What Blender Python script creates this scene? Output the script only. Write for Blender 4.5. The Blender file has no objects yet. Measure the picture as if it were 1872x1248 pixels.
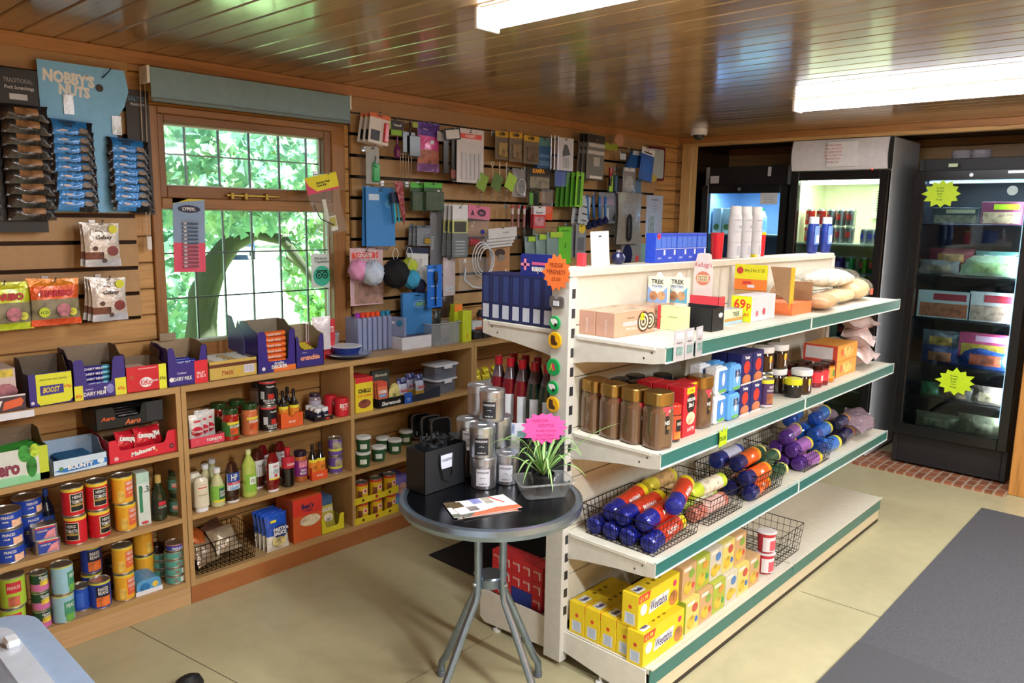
import bpy, math, random
from mathutils import Vector, Matrix
random.seed(7)
R_ = random.Random(11)
SC = bpy.context.scene
COL = SC.collection
PI = math.pi
# ------------------------------------------------------------------ camera model (image taken as 1872 x 1248)
YAW, PIT, ROL, FPX = 0.74759917, 0.15976932, 0.01616901, 1412.887
_f = Vector((math.cos(PIT)*math.cos(YAW), math.cos(PIT)*math.sin(YAW), -math.sin(PIT)))
_r0 = _f.cross(Vector((0, 0, 1))).normalized(); _u0 = _r0.cross(_f)
_r = _r0*math.cos(ROL)+_u0*math.sin(ROL); _u = -_r0*math.sin(ROL)+_u0*math.cos(ROL)
CAM = Vector((0, 0, 1.6))
def _ray(px, py): return _f*FPX+_r*(px-936)-_u*(py-624)
def WZ(px, py, Z):
    d = _ray(px, py); p = CAM+d*((Z-CAM.z)/d.z); return p.x, p.y
def WY(px, py, Y):
    d = _ray(px, py); p = CAM+d*((Y-CAM.y)/d.y); return p.x, p.z
def WX(px, py, X):
    d = _ray(px, py); p = CAM+d*((X-CAM.x)/d.x); return p.y, p.z
# ------------------------------------------------------------------ materials
def lin(h):
    h = h.lstrip('#'); o = []
    for i in (0, 2, 4):
        c = int(h[i:i+2], 16)/255
        o.append(c/12.92 if c <= .04045 else ((c+.055)/1.055)**2.4)
    return o+[1]
_M = {}
def M(spec):
    """'#rrggbb:kind' -> procedural material"""
    if spec in _M: return _M[spec]
    hexc, _, kind = spec.partition(':'); kind = kind or 'p'
    m = bpy.data.materials.new(spec); m.use_nodes = True; nt = m.node_tree; N = nt.nodes; L = nt.links
    b = N['Principled BSDF']; c = lin(hexc)
    tc = N.new('ShaderNodeTexCoord')
    def noise(scale, detail=3, sc=(1, 1, 1), src='Object'):
        mp = N.new('ShaderNodeMapping'); mp.inputs['Scale'].default_value = sc
        L.new(tc.outputs[src], mp.inputs[0])
        n = N.new('ShaderNodeTexNoise'); n.inputs['Scale'].default_value = scale; n.inputs['Detail'].default_value = detail
        L.new(mp.outputs[0], n.inputs[0]); return n
    def ramp(src, stops):
        r = N.new('ShaderNodeValToRGB'); L.new(src, r.inputs[0]); e = r.color_ramp.elements
        while len(e) < len(stops): e.new(.5)
        for i, (p, col) in enumerate(stops): e[i].position = p; e[i].color = col
        return r
    def sh(k): return [min(1, max(0, v*k)) for v in c[:3]]+[1]
    def bump(src, s, d=.002):
        bp = N.new('ShaderNodeBump'); bp.inputs['Strength'].default_value = s; bp.inputs['Distance'].default_value = d
        L.new(src, bp.inputs['Height']); L.new(bp.outputs[0], b.inputs['Normal'])
    def col(src): L.new(src, b.inputs['Base Color'])
    rough = {'p': .5, 'g': .22, 'c': .8, 'm': .3, 'f': .28, 'd': .85, 'n': .9}.get(kind, .5)
    b.inputs['Roughness'].default_value = rough
    if kind in 'pgd':
        n = noise(35); r = ramp(n.outputs[0], [(.3, sh(.95)), (.7, sh(1.04))]); col(r.outputs[0])
    elif kind == 'c':
        n = noise(60, 4, (1, 1, 4)); r = ramp(n.outputs[0], [(.3, sh(.88)), (.7, sh(1.08))]); col(r.outputs[0])
    elif kind == 'm':
        b.inputs['Metallic'].default_value = .9
        n = noise(25); r = ramp(n.outputs[0], [(.3, sh(.9)), (.7, sh(1.05))]); col(r.outputs[0])
    elif kind == 'f':        # shiny wrinkled film
        b.inputs['Metallic'].default_value = .15
        n = noise(45, 2); r = ramp(n.outputs[0], [(.3, sh(.88)), (.7, sh(1.1))]); col(r.outputs[0]); bump(n.outputs[0], .9, .006)
        b.inputs['Coat Weight'].default_value = .4; b.inputs['Coat Roughness'].default_value = .12
    elif kind == 'n':        # woven mat
        n = noise(500, 2); r = ramp(n.outputs[0], [(.35, sh(.6)), (.65, sh(1.35))]); col(r.outputs[0]); bump(n.outputs[0], .5, .002)
    elif kind in ('t', 't2', 't3', 'G'):   # clear plastic / glass
        b.inputs['Base Color'].default_value = c
        b.inputs['Alpha'].default_value = {'t': .13, 't2': .36, 't3': .68, 'G': 1}[kind]
        if kind == 'G':
            tp = N.new('ShaderNodeBsdfTransparent'); tp.inputs[0].default_value = c; gl = N.new('ShaderNodeBsdfGlossy'); gl.inputs['Roughness'].default_value = .03
            fr = N.new('ShaderNodeFresnel'); fr.inputs[0].default_value = 1.45; ms = N.new('ShaderNodeMixShader')
            L.new(fr.outputs[0], ms.inputs[0]); L.new(tp.outputs[0], ms.inputs[1]); L.new(gl.outputs[0], ms.inputs[2]); L.new(ms.outputs[0], N['Material Output'].inputs[0])
        b.inputs['Roughness'].default_value = .1 if kind != 't3' else .35
        b.inputs['Specular IOR Level'].default_value = .8
        n = noise(30, 2)
        if kind != 'G': bump(n.outputs[0], .5, .005)
    elif kind == 'L':        # coloured liquid in glass
        b.inputs['Base Color'].default_value = c; b.inputs['Roughness'].default_value = .08
        b.inputs['Coat Weight'].default_value = .8
    elif kind[0] == 'e':     # lamp, strength after e
        b.inputs['Base Color'].default_value = c; b.inputs['Emission Color'].default_value = c
        b.inputs['Emission Strength'].default_value = float(kind[1:])
    elif kind in ('wy', 'wx', 'wz', 'cy'):  # pine, grain along the named axis
        sc = {'wy': (9, .6, 9), 'wx': (.6, 9, 9), 'wz': (9, 9, .6), 'cy': (9, .5, 9)}[kind]
        n = noise(6, 6, sc); n.inputs['Distortion'].default_value = .6
        n2 = noise(1.6, 3, (1, 1, 1))
        r = ramp(n.outputs[0], [(.25, sh(.62)), (.5, sh(1.0)), (.75, sh(1.12))])
        vm = {'wy': (9, 2.2, 9), 'wx': (2.2, 9, 9), 'wz': (9, 9, 2.2), 'cy': (9, 1.8, 9)}[kind]
        mp = N.new('ShaderNodeMapping'); mp.inputs['Scale'].default_value = vm; L.new(tc.outputs['Object'], mp.inputs[0])
        v = N.new('ShaderNodeTexVoronoi'); v.inputs['Scale'].default_value = .75; L.new(mp.outputs[0], v.inputs[0])
        k = ramp(v.outputs['Distance'], [(.0, (.1, .1, .1, 1)), (.055, (.35, .35, .35, 1)), (.12, (1, 1, 1, 1))])
        mx = N.new('ShaderNodeMix'); mx.data_type = 'RGBA'; mx.blend_type = 'MULTIPLY'; mx.inputs[0].default_value = .75
        L.new(r.outputs[0], mx.inputs[6]); L.new(k.outputs[0], mx.inputs[7])
        r2 = ramp(n2.outputs[0], [(.3, (.82, .74, .62, 1)), (.7, (1.0, 1.0, 1.0, 1))])
        m2 = N.new('ShaderNodeMix'); m2.data_type = 'RGBA'; m2.blend_type = 'MULTIPLY'; m2.inputs[0].default_value = .6
        L.new(mx.outputs[2], m2.inputs[6]); L.new(r2.outputs[0], m2.inputs[7]); col(m2.outputs[2])
        b.inputs['Roughness'].default_value = .42
        if kind == 'cy':
            b.inputs['Roughness'].default_value = .3; b.inputs['Coat Weight'].default_value = 1; b.inputs['Coat Roughness'].default_value = .13
        bump(n.outputs[0], .12, .002)
    elif kind in ('ox', 'oz'):  # smooth laminate oak, faint grain
        n = noise(8, 5, (.5, 10, 10) if kind == 'ox' else (10, 10, .5))
        r = ramp(n.outputs[0], [(.25, sh(.86)), (.75, sh(1.08))]); col(r.outputs[0]); b.inputs['Roughness'].default_value = .38
    elif kind == 'v':        # vinyl floor
        n = noise(1.3, 4); r = ramp(n.outputs[0], [(.3, sh(.86)), (.7, sh(1.08))]); n2 = noise(14, 5)
        r2 = ramp(n2.outputs[0], [(.35, (.9, .9, .88, 1)), (.6, (1, 1, 1, 1))])
        mx = N.new('ShaderNodeMix'); mx.data_type = 'RGBA'; mx.blend_type = 'MULTIPLY'; mx.inputs[0].default_value = .7
        L.new(r.outputs[0], mx.inputs[6]); L.new(r2.outputs[0], mx.inputs[7]); col(mx.outputs[2]); b.inputs['Roughness'].default_value = .33
    elif kind == 'z':        # food-like mottled print
        n = noise(28, 4); r = ramp(n.outputs[0], [(.3, sh(.35)), (.45, sh(.9)), (.6, sh(1.25)), (.7, sh(.6))]); col(r.outputs[0])
        b.inputs['Roughness'].default_value = .4
    elif kind == 'lf':       # leaf
        n = noise(3, 3); r = ramp(n.outputs[0], [(.3, sh(.6)), (.7, sh(1.3))]); col(r.outputs[0])
        b.inputs['Roughness'].default_value = .5; b.inputs['Subsurface Weight'].default_value = 0
        tr = N.new('ShaderNodeBsdfTranslucent'); L.new(r.outputs[0], tr.inputs[0])
        ms = N.new('ShaderNodeMixShader'); ms.inputs[0].default_value = .45
        L.new(b.outputs[0], ms.inputs[1]); L.new(tr.outputs[0], ms.inputs[2]); L.new(ms.outputs[0], N['Material Output'].inputs[0])
    elif kind == 'bk':       # bricks
        t = N.new('ShaderNodeTexBrick'); L.new(tc.outputs['Object'], t.inputs[0]); t.inputs['Scale'].default_value = 4.5
        t.inputs['Color1'].default_value = sh(1.1); t.inputs['Color2'].default_value = sh(.7); t.inputs['Mortar'].default_value = lin('#b09a86')
        t.inputs['Mortar Size'].default_value = .03; col(t.outputs[0])
    _M[spec] = m; return m
# ------------------------------------------------------------------ text glyph cache
_T = {}
def glyph(s, bold=0., shear=0., res=2):
    k = (s, bold, shear, res)
    if k in _T: return _T[k]
    cu = bpy.data.curves.new('t', 'FONT'); cu.body = s; cu.resolution_u = res; cu.offset = bold; cu.shear = shear; cu.space_line = .85
    ob = bpy.data.objects.new('t', cu); COL.objects.link(ob); bpy.context.view_layer.update()
    me = bpy.data.meshes.new_from_object(ob.evaluated_get(bpy.context.evaluated_depsgraph_get()))
    vs = [(v.co.x, v.co.y) for v in me.vertices]; fs = [tuple(p.vertices) for p in me.polygons]
    bpy.data.objects.remove(ob); bpy.data.curves.remove(cu); bpy.data.meshes.remove(me)
    x0 = min(v[0] for v in vs); x1 = max(v[0] for v in vs); y0 = min(v[1] for v in vs); y1 = max(v[1] for v in vs)
    w = max(x1-x0, 1e-6); h = max(y1-y0, 1e-6)
    vs = [((a-x0)/w-.5, (b_-y0)/h-.5) for a, b_ in vs]
    _T[k] = (vs, fs, w/h); return _T[k]
# ------------------------------------------------------------------ mesh builder
class MB:
    def __init__(s): s.v = []; s.f = []; s.mi = []; s.sm = []; s.ms = []
    def _m(s, m):
        if m not in s.ms: s.ms.append(m)
        return s.ms.index(m)
    def add(s, vs, fs, m, smooth=False, T=None):
        o = len(s.v)
        s.v += [tuple(T @ Vector(v)) if T else tuple(v) for v in vs]
        k = s._m(m)
        for f in fs: s.f.append(tuple(i+o for i in f)); s.mi.append(k); s.sm.append(smooth)
        return s
    def box(s, x0, x1, y0, y1, z0, z1, m, c=0., fm={}, T=None):
        """fm: per-face materials f b l r t d ; c: chamfer"""
        if c <= 0:
            vs = [(x, y, z) for z in (z0, z1) for y in (y0, y1) for x in (x0, x1)]
            F = {'d': (0, 2, 3, 1), 't': (4, 5, 7, 6), 'f': (0, 1, 5, 4), 'b': (2, 6, 7, 3), 'l': (0, 4, 6, 2), 'r': (1, 3, 7, 5)}
            for k, f in F.items():
                s.add([vs[i] for i in f], [(0, 1, 2, 3)], fm.get(k, m), False, T)
            return s
        cx, cy, cz = (x0+x1)/2, (y0+y1)/2, (z0+z1)/2; hx, hy, hz = (x1-x0)/2, (y1-y0)/2, (z1-z0)/2
        c = min(c, hx*.45, hy*.45, hz*.45)
        vs = []; idx = {}
        for sx in (-1, 1):
            for sy in (-1, 1):
                for sz in (-1, 1):
                    for ax in range(3):
                        p = [sx*(hx-c), sy*(hy-c), sz*(hz-c)]; p[ax] = (sx*hx, sy*hy, sz*hz)[ax]
                        idx[(sx, sy, sz, ax)] = len(vs); vs.append((cx+p[0], cy+p[1], cz+p[2]))
        I = idx
        def q(*a): return tuple(I[k] for k in a)
        for sg, a in ((-1, 'l'), (1, 'r')):
            f = q((sg, -1, -1, 0), (sg, 1, -1, 0), (sg, 1, 1, 0), (sg, -1, 1, 0)); s.add([vs[i] for i in (f if sg > 0 else f[::-1])], [(0, 1, 2, 3)], fm.get(a, m), False, T)
        for sg, a in ((-1, 'f'), (1, 'b')):
            f = q((-1, sg, -1, 1), (1, sg, -1, 1), (1, sg, 1, 1), (-1, sg, 1, 1)); s.add([vs[i] for i in (f if sg < 0 else f[::-1])], [(0, 1, 2, 3)], fm.get(a, m), False, T)
        for sg, a in ((-1, 'd'), (1, 't')):
            f = q((-1, -1, sg, 2), (1, -1, sg, 2), (1, 1, sg, 2), (-1, 1, sg, 2)); s.add([vs[i] for i in (f if sg > 0 else f[::-1])], [(0, 1, 2, 3)], fm.get(a, m), False, T)
        fs = []
        for a in (-1, 1):
            for b in (-1, 1):
                fs.append(q((a, b, -1, 0), (a, b, 1, 0), (a, b, 1, 1), (a, b, -1, 1)))
                fs.append(q((a, -1, b, 0), (a, 1, b, 0), (a, 1, b, 2), (a, -1, b, 2)))
                fs.append(q((-1, a, b, 1), (1, a, b, 1), (1, a, b, 2), (-1, a, b, 2)))
                for z in (-1, 1): fs.append(q((a, b, z, 0), (a, b, z, 1), (a, b, z, 2)))
        s.add(vs, fs, m, False, T); return s
    def lathe(s, prof, m, n=20, cx=0, cy=0, cz=0, sx=1, sy=1, smooth=True, mats=None, sq=0, T=None):
        """prof [(r,z)]; mats: one per segment; sq: squareness"""
        vs = []
        for r, z in prof:
            for i in range(n):
                a = 2*PI*i/n; ca, sa = math.cos(a), math.sin(a); k = 1
                if sq: k = 1/((abs(ca)**(2+sq*6)+abs(sa)**(2+sq*6))**(1/(2+sq*6)))
                vs.append((cx+r*ca*sx*k, cy+r*sa*sy*k, cz+z))
        for j in range(len(prof)-1):
            mm = mats[j] if mats else m
            fs = []
            for i in range(n):
                a, b = j*n+i, j*n+(i+1) % n; fs.append((a, b, b+n, a+n))
            o = sorted({k for f in fs for k in f}); mp = {k: q for q, k in enumerate(o)}
            s.add([vs[k] for k in o], [tuple(mp[k] for k in f) for f in fs], mm, smooth, T)
        l = len(prof)-1
        if prof[0][0] > 1e-5: s.add(vs[:n], [tuple(range(n))[::-1]], mats[0] if mats else m, False, T)
        if prof[-1][0] > 1e-5: s.add(vs[l*n:], [tuple(range(n))], mats[-1] if mats else m, False, T)
        return s
    def prism(s, poly, a, b, m, ax='y', fm=None, T=None):
        """poly in (x,z) for ax y, (y,z) for ax x, (x,y) for ax z, extruded a..b"""
        def P(p, t): return {'y': (p[0], t, p[1]), 'x': (t, p[0], p[1]), 'z': (p[0], p[1], t)}[ax]
        n = len(poly); vs = [P(p, a) for p in poly]+[P(p, b) for p in poly]
        s.add(vs[:n], [tuple(range(n))], fm or m, False, T); s.add(vs[n:], [tuple(range(n))[::-1]], m, False, T)
        s.add(vs, [(i, (i+1) % n, n+(i+1) % n, n+i) for i in range(n)], m, False, T); return s
    def flat(s, poly, m, y, ax='y', T=None):
        s.add([{'y': (p[0], y, p[1]), 'x': (y, p[0], p[1]), 'z': (p[0], p[1], y)}[ax] for p in poly], [tuple(range(len(poly)))], m, False, T); return s
    def rect(s, x0, x1, z0, z1, m, y, ax='y', T=None): return s.flat([(x0, z0), (x1, z0), (x1, z1), (x0, z1)], m, y, ax, T)
    def disc(s, x, z, r, m, y, ax='y', n=16, rz=None, T=None):
        rz = rz or r; return s.flat([(x+r*math.cos(2*PI*i/n), z+rz*math.sin(2*PI*i/n)) for i in range(n)], m, y, ax, T)
    def star(s, x, z, r, m, y0, y1, n=16, k=.78, sx=1.3, T=None, seed=1, ax='y'):
        rr = random.Random(seed); p = []
        for i in range(n*2):
            a = PI*i/n; q = r*(k if i % 2 else rr.uniform(.93, 1.08)); p.append((x+q*math.cos(a)*sx, z+q*math.sin(a)))
        return s.prism(p, y0, y1, m, ax, None, T)
    def tube(s, pts, r, m, n=6, closed=False, smooth=True, T=None):
        pts = [Vector(p) for p in pts]; N = len(pts); vs = []
        up = Vector((.13, .27, .95)).normalized()
        for i, p in enumerate(pts):
            if closed: t = pts[(i+1) % N]-pts[i-1]
            else: t = pts[min(i+1, N-1)]-pts[max(i-1, 0)]
            t.normalize(); a = t.cross(up)
            if a.length < .1: a = t.cross(Vector((1, 0, 0)))
            a.normalize(); b = t.cross(a); rr = r[i] if isinstance(r, (list, tuple)) else r
            vs += [p+a*rr*math.cos(2*PI*k/n)+b*rr*math.sin(2*PI*k/n) for k in range(n)]
        fs = []
        for i in range(N if closed else N-1):
            for k in range(n): fs.append((i*n+k, i*n+(k+1) % n, ((i+1) % N)*n+(k+1) % n, ((i+1) % N)*n+k))
        if not closed: fs += [tuple(range(n))[::-1], tuple(range((N-1)*n, N*n))]
        s.add(vs, fs, m, smooth, T); return s
    def text(s, t, m, u, v, h, at, ax='y', w=None, bold=.02, shear=0, R=None, rot=0, up=False, T=None, flipu=False):
        """text centred at (u,v), height h, max width w; ax y: front facing -y at y=at; x: facing -x; z: on top; R: wrap on cylinder"""
        vs, fs, asp = glyph(t, bold, shear); W = h*asp
        if w and W > w: W = w
        out = []
        for a, b in vs:
            a *= W; b *= h
            if up: a, b = -a, -b
            if rot: a, b = a*math.cos(rot)-b*math.sin(rot), a*math.sin(rot)+b*math.cos(rot)
            p, q = u+a, v+b
            if R: out.append((R*math.sin(p/R), -R*math.cos(p/R)+at, q))
            elif ax == 'y': out.append((p, at, q))
            elif ax == 'Y': out.append((2*u-p, at, q))
            elif ax == 'x': out.append((at, 2*u-p, q))
            elif ax == 'z': out.append((p, q, at))
        s.add(out, fs, m, False, T); return s
    def patch(s, r, a0, a1, z0, z1, m, cy=0, n=8, T=None):
        vs = []
        for i in range(n+1):
            a = a0+(a1-a0)*i/n; vs += [(r*math.sin(a), -r*math.cos(a)+cy, z0), (r*math.sin(a), -r*math.cos(a)+cy, z1)]
        s.add(vs, [(2*i, 2*i+2, 2*i+3, 2*i+1) for i in range(n)], m, True, T); return s
    def grid(s, nx, nz, fn, m, smooth=True, mf=None, T=None):
        vs = [fn(i/nx, j/nz) for j in range(nz+1) for i in range(nx+1)]
        for j in range(nz):
            for i in range(nx):
                pass
        if mf is None:
            s.add(vs, [(j*(nx+1)+i, j*(nx+1)+i+1, (j+1)*(nx+1)+i+1, (j+1)*(nx+1)+i) for j in range(nz) for i in range(nx)], m, smooth, T)
        else:
            g = {}
            for j in range(nz):
                for i in range(nx): g.setdefault(mf((i+.5)/nx, (j+.5)/nz), []).append((j*(nx+1)+i, j*(nx+1)+i+1, (j+1)*(nx+1)+i+1, (j+1)*(nx+1)+i))
            for mm, fs in g.items():
                o = sorted({k for f in fs for k in f}); mp = {k: q for q, k in enumerate(o)}
                s.add([vs[k] for k in o], [tuple(mp[k] for k in f) for f in fs], mm, smooth, T)
        return s
    def obj(s, name, parent=None, loc=None, rz=0):
        me = bpy.data.meshes.new(name); me.from_pydata(s.v, [], s.f)
        for m in s.ms: me.materials.append(M(m))
        me.polygons.foreach_set('material_index', s.mi); me.polygons.foreach_set('use_smooth', s.sm); me.update()
        o = bpy.data.objects.new(name, me); COL.objects.link(o)
        if parent: o.parent = parent
        if loc: o.location = loc
        if rz: o.rotation_euler = (0, 0, rz)
        return o
def tag(o, label, cat, group=None, kind=None):
    o['label'] = label; o['category'] = cat
    if group: o['group'] = group
    if kind: o['kind'] = kind
    return o
def struct(name, mb):
    o = mb.obj(name); o['kind'] = 'structure'; return o
def thing(name, label, cat, loc=(0, 0, 0), rz=0, group=None, rot=None):
    o = bpy.data.objects.new(name, None); COL.objects.link(o); o.empty_display_size = .02
    o.location = loc; o.rotation_euler = rot or (0, 0, rz); return tag(o, label, cat, group)
def solid(name, mb, label, cat, loc=(0, 0, 0), rz=0, group=None, rot=None):
    o = mb.obj(name); o.location = loc; o.rotation_euler = rot or (0, 0, rz); return tag(o, label, cat, group)
def dup(r, label, loc, rz=0, group=None, rot=None):
    c = r.copy(); COL.objects.link(c); c.location = loc; c.rotation_euler = rot or (0, 0, rz); c['label'] = label
    if group: c['group'] = group
    for ch in KIDS.get(r.name, [x for x in r.children]):
        k = ch.copy(); COL.objects.link(k); k.parent = c
        for g in ch.children:
            q = g.copy(); COL.objects.link(q); q.parent = k
    return c
KIDS = {}
_P = {}
def place(key, make, label, loc, rz=0, group=None, rot=None):
    """first use builds the thing with make(), later uses copy it and its parts"""
    if key not in _P:
        o = make(); _P[key] = o; o.location = loc; o.rotation_euler = rot or (0, 0, rz); o['label'] = label
        if group: o['group'] = group
        return o
    return dup(_P[key], label, loc, rz, group, rot)
WHT = '#f2f0ea:p'; BLK = '#141416:p'; YEL = '#f5e21c:p'; RED = '#d21f2b:p'
# ================================================================== ROOM
PINE = '#cb9c60:wx'; PINEY = '#b08a5a:wy'; MDF = '#b58f60:p'
YW, XE, ZC = 3.25, 5.35, 2.215
X0, Y0 = -1.6, -2.6
mb = MB().box(X0, 6.3, Y0, YW+.1, -.05, 0, '#bdb48e:v')
for (x0, y0, x1, y1) in ((3.2, 1.22, 3.24, .2), (1.05, 2.98, 1.35, 1.2), (2.45, 2.98, 2.44, 2.0), (.2, 1.9, 2.0, 1.93)):
    d = Vector((x1-x0, y1-y0)).normalized()*.0012; n = (-d[1], d[0])
    mb.flat([(x0-n[0], y0-n[1]), (x1-n[0], y1-n[1]), (x1+n[0], y1+n[1]), (x0+n[0], y0+n[1])], '#5a5140:p', .0008, 'z')
struct('floor', mb)
mb = MB(); x = X0-.05; k = 0
while x < 6.3:
    mb.box(x+.0025, min(x+.1085, 6.3), Y0, YW+.05, ZC, ZC+.02, ['#a5845c:cy', '#9a7850:cy', '#ab8b64:cy'][k % 3], c=.004); x += .111; k += 1
mb.box(X0, 6.3, Y0, YW+.1, ZC+.02, ZC+.05, '#3a2412:p')
struct('ceiling', mb)
# left wall of pine boards, opening for the window
WX0, WX1, WZ0, WZ1 = 1.33, 2.27, .97, 2.02
mb = MB(); z = .0
while z < ZC:
    z1 = min(z+.107, ZC); a, b = z+.002, z1-.002
    for x0, x1 in ((X0, .45), (.45, WX0), (WX1, 3.9), (3.9, XE+.05)):
        mb.box(x0, x1, YW, YW+.07, a, b, PINE, c=.004)
    if b <= WZ0 or a >= WZ1: mb.box(WX0, WX1, YW, YW+.07, a, b, PINE, c=.004)
    elif a < WZ0: mb.box(WX0, WX1, YW, YW+.07, a, WZ0, PINE)
    elif b > WZ1: mb.box(WX0, WX1, YW, YW+.07, WZ1, b, PINE)
    z += .107
for x0, x1, z0, z1 in ((X0, WX0, 0, ZC), (WX1, 6.3, 0, ZC), (WX0, WX1, 0, WZ0), (WX0, WX1, WZ1, ZC)):
    mb.box(x0, x1, YW+.012, YW+.09, z0, z1, '#6a4524:p')
struct('wall_left', mb)
# recess behind the end wall opening: back and side boards
mb = MB(); z = 0
while z < ZC:
    z1 = min(z+.107, ZC)
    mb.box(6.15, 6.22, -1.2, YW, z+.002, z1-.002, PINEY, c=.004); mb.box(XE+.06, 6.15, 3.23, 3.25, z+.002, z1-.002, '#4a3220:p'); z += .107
mb.box(6.2, 6.26, -1.2, YW, 0, ZC, '#3a2412:p')
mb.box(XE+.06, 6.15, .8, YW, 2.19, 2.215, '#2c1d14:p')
struct('wall_recess', mb)
# end wall: posts, beam and solid wall to the right
mb = MB(); z = 0
while z < ZC:
    z1 = min(z+.107, ZC)
    mb.box(XE, XE+.06, -2.6, .72, z+.002, z1-.002, PINEY, c=.004); mb.box(XE, XE+.06, 3.2, YW, z+.002, z1-.002, PINEY, c=.004); z += .107
struct('wall_end', mb)
struct('trim_1', MB().box(X0, XE, 3.222, YW, 2.165, ZC, '#bd8850:wx', c=.003))
struct('trim_2', MB().box(XE-.03, XE+.05, -2.6, YW-.03, 2.172, ZC, '#b5804c:wy', c=.003).box(XE-.012, XE+.06, .83, 3.12, 2.15, 2.172, '#d9b37a:wy', c=.002))
struct('trim_3', MB().box(XE-.012, XE+.08, 3.115, 3.2, 0, 2.172, '#dcb87e:wz', c=.003))
struct('trim_4', MB().box(XE-.05, XE+.08, .70, .83, 0, 2.172, '#c58a45:wz', c=.004))
struct('wall_right', MB().box(X0, 6.3, Y0-.08, Y0, 0, ZC, '#c99255:p'))
struct('wall_back', MB().box(X0-.08, X0, Y0, YW, 0, ZC, '#c99255:p'))
struct('trim_5', MB().box(XE-.12, XE+.3, .83, 3.1, 0, .014, '#9a5f42:bk'))
# window_1: frame, two lights, leaded cames, stay
FR = '#a07040:wx'; FRz = '#a07040:wz'
win = MB()
gu = (1.40, 2.155, 1.704, 1.955); gl = (1.372, 2.195, 1.045, 1.612)
win.box(WX0, gl[0], 3.235, 3.33, WZ0, WZ1, FRz, c=.004).box(gl[1], WX1, 3.235, 3.33, WZ0, WZ1, FRz, c=.004)
win.box(gl[0], gl[1], 3.235, 3.33, gu[3]+.035, WZ1, FR, c=.003).box(gl[0], gl[1], 3.235, 3.33, gl[3], 1.655, FR, c=.003).box(gl[0], gl[1], 3.215, 3.33, WZ0, gl[2], FR, c=.003)
wo = win.obj('window_1'); wo['kind'] = 'structure'
sash = MB()
sash.box(gl[0], gu[0], 3.243, 3.31, 1.655, gu[3]+.035, '#8c6038:wz', c=.003).box(gu[1], gl[1], 3.243, 3.31, 1.655, gu[3]+.035, '#8c6038:wz', c=.003)
sash.box(gu[0], gu[1], 3.243, 3.31, gu[3], gu[3]+.035, '#8c6038:wx', c=.003).box(gu[0], gu[1], 3.243, 3.31, 1.655, gu[2], '#8c6038:wx', c=.003)
so = sash.obj('top_sash', wo)
for nm, g, xs, zs, par in (('upper_pane', gu, (339, 400, 455.5, 509.6, 559.6), (291,), so), ('lower_pane', gl, (358, 411, 463, 514, 562), (460, 537), wo)):
    p = MB().box(g[0]-.005, g[1]+.005, 3.285, 3.289, g[2]-.005, g[3]+.005, '#dff0ee:G')
    for e in ((g[0], g[0]+.006, g[2], g[3]), (g[1]-.006, g[1], g[2], g[3]), (g[0], g[1], g[2], g[2]+.006), (g[0], g[1], g[3]-.006, g[3])):
        p.box(e[0], e[1], 3.279, 3.295, e[2], e[3], '#d8dcd6:p')
    for q in xs:
        xx = WY(q, (290 if nm[0] == 'u' else 500), 3.285)[0]; p.box(xx-.0035, xx+.0035, 3.281, 3.293, g[2], g[3], '#6d7472:m', c=.001)
    for q in zs:
        zz = WY(450, q, 3.285)[1]; p.box(g[0], g[1], 3.281, 3.293, zz-.003, zz+.003, '#6d7472:m', c=.001)
    p.obj(nm, par)
st = MB().box(WY(415, 352, 3.22)[0], WY(512, 355, 3.22)[0], 3.222, 3.232, 1.668, 1.678, '#b9a24e:m', c=.002)
for q in (425, 450, 488): xx = WY(q, 352, 3.22)[0]; st.box(xx-.008, xx+.008, 3.218, 3.245, 1.655, 1.685, '#a8924a:m', c=.002)
st.obj('casement_stay', so)
# slat wall panels
def slat(name, x0, x1, z0, label):
    p = MB(); z = 2.085; p.box(x0, x1, 3.244, 3.25, z0, 2.165, '#1a1412:p')
    p.box(x0, x1, 3.226, 3.244, 2.092, 2.165, MDF, c=.001)
    while z > z0+.03:
        nz = max(z-.1025+.014, z0); p.box(x0, x1, 3.226, 3.244, nz, z-.001, MDF, c=.001); p.box(x0, x1, 3.236, 3.2445, nz-.013, nz, '#241c18:m'); z -= .1025
    return solid(name, p, label, 'display panel')
slat('slatwall_panel', X0, 1.262, 1.18, 'tan slatted display board left of the window with sweet and nut bags')
slat('slatwall_panel', 2.30, 5.02, 1.10, 'tan slatted display board right of the window crowded with hanging goods')
# roller blind
t = thing('roller_blind', 'grey roller blind rolled up above the window', 'blind', (0, 0, 0))
bx0, bz1 = WY(272, 130, 3.16); bx1 = WY(637, 180, 3.16)[0]
MB().box(bx0, bx1, 3.148, 3.152, 2.035, 2.15, '#86a2ae:d').box(bx0, bx1, 3.152, 3.215, 2.12, 2.15, '#86a2ae:d').obj('blind_fabric', t)
MB().box(bx0, bx1, 3.14, 3.156, 2.022, 2.036, '#74858a:p', c=.003).obj('bottom_bar', t)
MB().tube([(bx0, 3.185, 2.125), (bx1, 3.185, 2.125)], .02, '#86a2ae:d', 12).obj('roller_tube', t)
for x in (bx0-.012, bx1): MB().box(x, x+.012, 3.15, 3.226, 2.09, 2.155, WHT, c=.002).obj('bracket', t)
cx_, cz_ = WY(263, 150, 3.17)
ch = MB(); ch.tube([(cx_-.006, 3.19, 2.12), (cx_-.008, 3.2, 1.8), (cx_-.01, 3.2, 1.50)], .0016, '#e8d8c0:g', 5)
ch.tube([(cx_+.012, 3.19, 2.12), (cx_+.01, 3.2, 1.8), (cx_+.004, 3.2, 1.50)], .0016, '#e8d8c0:g', 5)
z = 1.52
while z < 1.62: ch.lathe([(0, -.002), (.0028, 0), (0, .002)], '#efe0cc:g', 6, cx_-.01, 3.2, z); z += .006
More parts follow.
